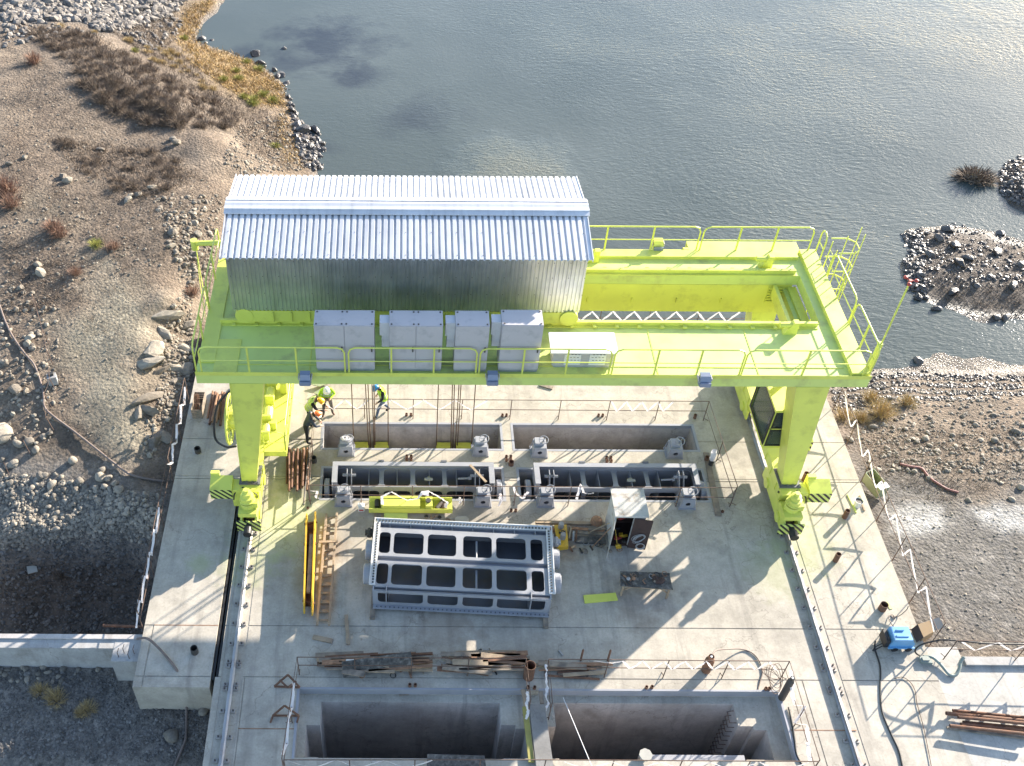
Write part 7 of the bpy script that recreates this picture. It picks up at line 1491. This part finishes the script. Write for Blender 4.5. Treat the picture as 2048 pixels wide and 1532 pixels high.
# pale sheets lying behind the workers
for q_, lb in (([(622,772),(640,776),(672,764),(655,762)],'greenish sheet metal piece behind the worker in the white helmet'),([(628,788),(642,796),(660,780),(650,776)],'smaller greenish sheet metal piece on the left behind the white-helmeted worker')):
    P = [at(a,b_,.1) for a,b_ in q_]; mb = MB(); mb.prism(P, (0,0,.03)); tag(mb.build('sheet_metal', M['trough'], origin=P[0]), lb, 'sheet metal')
# ================================================================== PEOPLE
def person(loc, yaw, label, helmet, torso_mat, sleeve_mat, leg_mat, boot_mat, lean=0.0, twist=0.0, vest=None, J=None, head_tilt=0.3, scale=1.0, hold=None):
    t_ = thing('person', label, 'person', loc); rot = Matrix.Rotation(yaw, 4, 'Z'); T0 = Matrix.Translation(loc) @ rot @ Matrix.Scale(scale, 4)
    Jd = dict(pelvis=(0,0,.97), spine=(0,.01,1.13), chest=(0,0,1.34), neck=(0,.0,1.50), head0=(0,.02,1.58), head=(0,.045,1.66), head1=(0,.03,1.74),
              shl=(-.19,0,1.42), shr=(.19,0,1.42), hipl=(-.10,0,.92), hipr=(.10,0,.92), knl=(-.11,.03,.50), knr=(.11,.03,.50), anl=(-.12,0,.09), anr=(.12,0,.09), tol=(-.14,.17,.035), tor=(.14,.17,.035))
    P = {k: Vector(v) for k, v in Jd.items()}
    up = ('spine','chest','neck','head0','head','head1','shl','shr'); piv = P['pelvis']
    Rl = Matrix.Rotation(-lean, 3, 'X')
    for k in up: P[k] = piv+Rl @ (P[k]-piv)
    hn = P['neck'].copy(); Rh = Matrix.Rotation(-head_tilt, 3, 'X')
    for k in ('head0','head','head1'): P[k] = hn+Rh @ (P[k]-hn)
    arms = dict(ell=(-.26,.06,1.14), elr=(.26,.06,1.14), wrl=(-.2,.27,1.05), wrr=(.2,.27,1.05))
    for k, v in {**arms, **(J or {})}.items(): P[k] = Vector(v)
    for s in ('l','r'):
        d = (P['wr'+s]-P['el'+s]).normalized(); P['pa'+s] = P['wr'+s]+d*.085
    chains = [('pelvis','spine','chest','neck','head0','head','head1'), ('chest','shl','ell','wrl','pal'), ('chest','shr','elr','wrr','par'), ('pelvis','hipl','knl','anl','tol'), ('pelvis','hipr','knr','anr','tor')]
    rad = dict(pelvis=(.165,.125), spine=(.155,.115), chest=(.18,.13), neck=(.062,.062), head0=(.07,.075), head=(.088,.105), head1=(.075,.09), shl=(.082,.082), shr=(.082,.082), ell=(.055,.055), elr=(.055,.055), wrl=(.036,.036), wrr=(.036,.036), pal=(.022,.042), par=(.022,.042),
               hipl=(.10,.105), hipr=(.10,.105), knl=(.07,.07), knr=(.07,.07), anl=(.052,.052), anr=(.052,.052), tol=(.048,.04), tor=(.048,.04))
    names = []; edges = []
    for c in chains:
        for a, b_ in zip(c, c[1:]):
            for k in (a, b_):
                if k not in names: names.append(k)
            edges.append((names.index(a), names.index(b_)))
    me = bpy.data.meshes.new('body'); me.from_pydata([P[k] for k in names], edges, []); o = bpy.data.objects.new('body', me); C.objects.link(o)
    o.modifiers.new('skin', 'SKIN').use_smooth_shade = True; sub = o.modifiers.new('sub', 'SUBSURF'); sub.levels = sub.render_levels = 1
    for i, k in enumerate(names): sv_ = me.skin_vertices[0].data[i]; sv_.radius = rad[k]; sv_.use_root = (k == 'pelvis')
    dg = bpy.context.evaluated_depsgraph_get(); new = bpy.data.meshes.new_from_object(o.evaluated_get(dg)); bpy.data.objects.remove(o)
    mats = [M[torso_mat], M[sleeve_mat], M[leg_mat], M[boot_mat], M['skin'], M['hair']]
    bones = [('pelvis','spine',0),('spine','chest',0),('chest','neck',0),('neck','head0',4),('head0','head',4),('head','head1',4),('shl','ell',1),('ell','wrl',1),('wrl','pal',4),('shr','elr',1),('elr','wrr',1),('wrr','par',4),('pelvis','hipl',2),('hipl','knl',2),('knl','anl',2),('anl','tol',3),('pelvis','hipr',2),('hipr','knr',2),('knr','anr',2),('anr','tor',3),('chest','shl',0),('chest','shr',0)]
    def dist(p, a, b_):
        ab = b_-a; t = max(0, min(1, (p-a).dot(ab)/ab.length_squared)); return (p-a-ab*t).length
    vs = [v.co.copy() for v in new.vertices]; fs = [tuple(f.vertices) for f in new.polygons]; mi = []
    for f in new.polygons: c = f.center; mi.append(min(bones, key=lambda b_: dist(c, P[b_[0]], P[b_[1]]))[2])
    mb = MB(); mb.v = [tuple(v) for v in vs]; mb.f = fs; mb.mi = mi
    # fingers: five tubes rooted in the palm, unequal and bent; thumb leaves the side
    mb.cur = 4
    for s, sg in (('l',1),('r',-1)):
        w_, p = P['wr'+s], P['pa'+s]; d = (p-w_).normalized(); side = d.cross(Vector((0,0,1))); side = side.normalized() if side.length > .1 else Vector((1,0,0)); dn = side.cross(d).normalized(); dn = -dn if dn.z > 0 else dn
        for k, ln in enumerate((.068,.078,.073,.056)):
            b0 = w_+d*.055+side*(.030-.020*k); mb.tube([b0, b0+d*ln*.75, b0+d*ln*1.15+dn*ln*.25, b0+d*ln*1.25+dn*ln*.6], [.0095,.009,.0085,.007], 5)
        b0 = w_+d*.025+side*.028*sg; mb.tube([b0, b0+side*sg*.03+d*.03, b0+side*sg*.035+d*.06+dn*.015], [.011,.010,.008], 5)
    # face: nose, eyes, mouth, ears
    hd = P['head']; fw = (Rh @ (Vector((0,1,0)))).normalized(); upv = (P['head1']-P['head0']).normalized(); rt = fw.cross(upv).normalized()
    mb.lathe(hd+fw*.098-upv*.015, [(.004,-.02),(.014,-.008),(.013,.006),(.004,.014)], 6); mb.tube([hd+fw*.09-upv*.055-rt*.022, hd+fw*.096-upv*.058, hd+fw*.09-upv*.055+rt*.022], .006, 5)
    for s in (-1,1): mb.lathe(hd+rt*s*.088-fw*.005, [(.006,-.025),(.016,-.01),(.016,.012),(.006,.022)], 6)
    mb.cur = 5
    for s in (-1,1): mb.lathe(hd+fw*.088+rt*s*.03+upv*.012, [(.003,-.008),(.010,-.003),(.010,.004),(.003,.008)], 6)
    mb.v = [tuple(T0 @ Vector(v)) for v in mb.v]; mb.build('body', mats, t_, smooth=True)
    W_ = lambda p: T0 @ p
    hm = MB(); c = P['head']+upv*.035; prof = [(.128,0.02),(.126,.05),(.115,.09),(.085,.125),(.04,.143),(.004,.147)]; n_ = 16; v_ = []; f_ = []
    for r_, z in prof:
        for j in range(n_): a = 2*math.pi*j/n_; v_.append(W_(c+rt*math.cos(a)*r_*.92+fw*math.sin(a)*r_*1.08+upv*z))
    for i in range(len(prof)-1):
        for j in range(n_): f_.append((i*n_+j,i*n_+(j+1)%n_,(i+1)*n_+(j+1)%n_,(i+1)*n_+j))
    f_ += [tuple((len(prof)-1)*n_+j for j in range(n_)), tuple(range(n_-1,-1,-1))]; hm.add(v_, f_)
    k = len(hm.v); br = []
    for j in range(n_): a = 2*math.pi*j/n_; ex = .045 if math.sin(a) > .3 else .012; br.append((rt*math.cos(a)*(.128*.92+ex)+fw*math.sin(a)*(.128*1.08+ex)))
    hm.prism([W_(c+q_+upv*.015) for q_ in br], (T0.to_3x3() @ upv)*.014)
    hm.prism([W_(c+fw*q0+rt*q1+upv*z) for q0, q1, z in ((-.1,-.012,.10),(.1,-.012,.10),(.06,-.012,.15),(-.06,-.012,.15))], (T0.to_3x3() @ rt)*.024)
    hm.build('helmet', M[helmet], t_, smooth=False)
    hb = MB(); v_ = []; f_ = []; prof = [(.085,-.085),(.098,-.04),(.100,.02),(.095,.05)]
    for r_, z in prof:
        for j in range(9): a = math.pi+math.pi*j/8; v_.append(W_(P['head']+rt*math.cos(a)*r_*.95+fw*math.sin(a)*r_*1.12+upv*z))
    for i in range(3):
        for j in range(8): f_.append((i*9+j,i*9+j+1,(i+1)*9+j+1,(i+1)*9+j))
    hb.add(v_, f_); hb.build('hair', M['hair'], t_)
    if vest:
        def ring(p, rx, ry, ax, n_=18): 
            f2 = Rl @ Vector((0,1,0)); return [W_(p+Vector((1,0,0))*math.cos(2*math.pi*j/n_)*rx+f2*math.sin(2*math.pi*j/n_)*ry) for j in range(n_)]
        sec = [(-.06,.205,.158),(.05,.205,.155),(.20,.212,.158),(.34,.225,.162),(.43,.215,.145),(.49,.15,.11)]; mb = MB(); n_ = 18
        axis = Rl @ Vector((0,0,1)); v_ = [q_ for z, rx, ry in sec for q_ in ring(piv+axis*z, rx, ry, axis)]; f_ = [(i*n_+j,i*n_+(j+1)%n_,(i+1)*n_+(j+1)%n_,(i+1)*n_+j) for i in range(len(sec)-1) for j in range(n_)]
        mb.add(v_, f_); mb.build('safety_vest', M[vest], t_, smooth=True)
        mb = MB()
        for z, rx, ry in ((.09,.211,.161),(.22,.219,.164)):
            r0, r1 = ring(piv+axis*z, rx, ry, axis), ring(piv+axis*(z+.045), rx+.001, ry+.001, axis); mb.add(r0+r1, [(j,(j+1)%n_,n_+(j+1)%n_,n_+j) for j in range(n_)])
        for sx in (-.12,.12):
            for sy in (1,-1):
                f2 = Rl @ Vector((0,1,0)); a = [piv+axis*.27+Vector((sx,0,0))+f2*sy*.152, piv+axis*.46+Vector((sx*.9,0,0))+f2*sy*.125]
                mb.add([W_(a[0]+Vector((-.022,0,0))), W_(a[0]+Vector((.022,0,0))), W_(a[1]+Vector((.022,0,0))), W_(a[1]+Vector((-.022,0,0)))], [(0,1,2,3)])
        mb.build('reflective_stripes', M['reflect'], t_)
    if hold:
        c = T0 @ ((P['pal']+P['par'])/2); mb = MB(); mb.cbox(c+Vector((0,0,.015)), (.08,.15,.012), yaw); tag(mb.build('phone', M['black'], origin=c), 'dark phone held by the worker in the white helmet', 'phone')
    return t_
# white helmet, facing the camera, looking down at his hands
person(at(657,830,0), math.pi+.12, 'person in a white helmet and hi-vis jacket looking down at their hands behind the slot', 'helm_w', 'hivis', 'hivis', 'khaki', 'boot', lean=.12, vest='hivis', head_tilt=.75, hold=True, scale=1.02,
       J=dict(ell=(-.30,.05,1.17), elr=(.30,.05,1.17), wrl=(-.13,.27,1.16), wrr=(.13,.27,1.16), anl=(-.17,-.03,.09), anr=(.17,.05,.09), tol=(-.24,.12,.035), tor=(.24,.20,.035), knl=(-.15,.04,.5), knr=(.15,.06,.5)))
# blue helmet, walking to the left
person(at(768,829,0), math.pi/2+.35, 'person in a blue helmet and hi-vis vest striding left behind the slot with ropes', 'helm_b', 'hivis', 'blackcloth', 'jeans', 'blackcloth', lean=.22, vest='hivis', head_tilt=.65, scale=1.02,
       J=dict(ell=(-.27,.12,1.15), elr=(.27,-.02,1.14), wrl=(-.23,.30,1.0), wrr=(.24,.16,.95), knl=(-.11,.24,.52), knr=(.11,-.04,.5), anl=(-.11,.33,.09), anr=(.11,-.28,.13), tol=(-.12,.50,.04), tor=(.12,-.12,.035)))
# yellow helmet, leaning on the railing, facing right
p = at(622,850,0)
person(p, -math.pi/2-.25, 'person in a yellow helmet and pale green vest leaning over the slot railing', 'helm_y', 'hivis2', 'blackcloth', 'blackcloth', 'blackcloth', lean=.5, vest='hivis2', head_tilt=.75, scale=1.02,
       J=dict(ell=(-.24,.42,1.10), elr=(.24,.42,1.10), wrl=(-.15,.62,1.05), wrr=(.12,.66,1.06)))
p = at(616,886,0)
person(p, -math.pi/2+.1, 'person in an orange helmet and dark blue jacket bending over the slot railing', 'orange', 'navy', 'navy', 'blackcloth', 'blackcloth', lean=.45, head_tilt=.7, scale=1.05,
       J=dict(ell=(-.26,.36,1.08), elr=(.26,.36,1.08), wrl=(-.17,.50,.95), wrr=(.14,.52,.98), knl=(-.12,.06,.5), knr=(.12,.02,.5)))
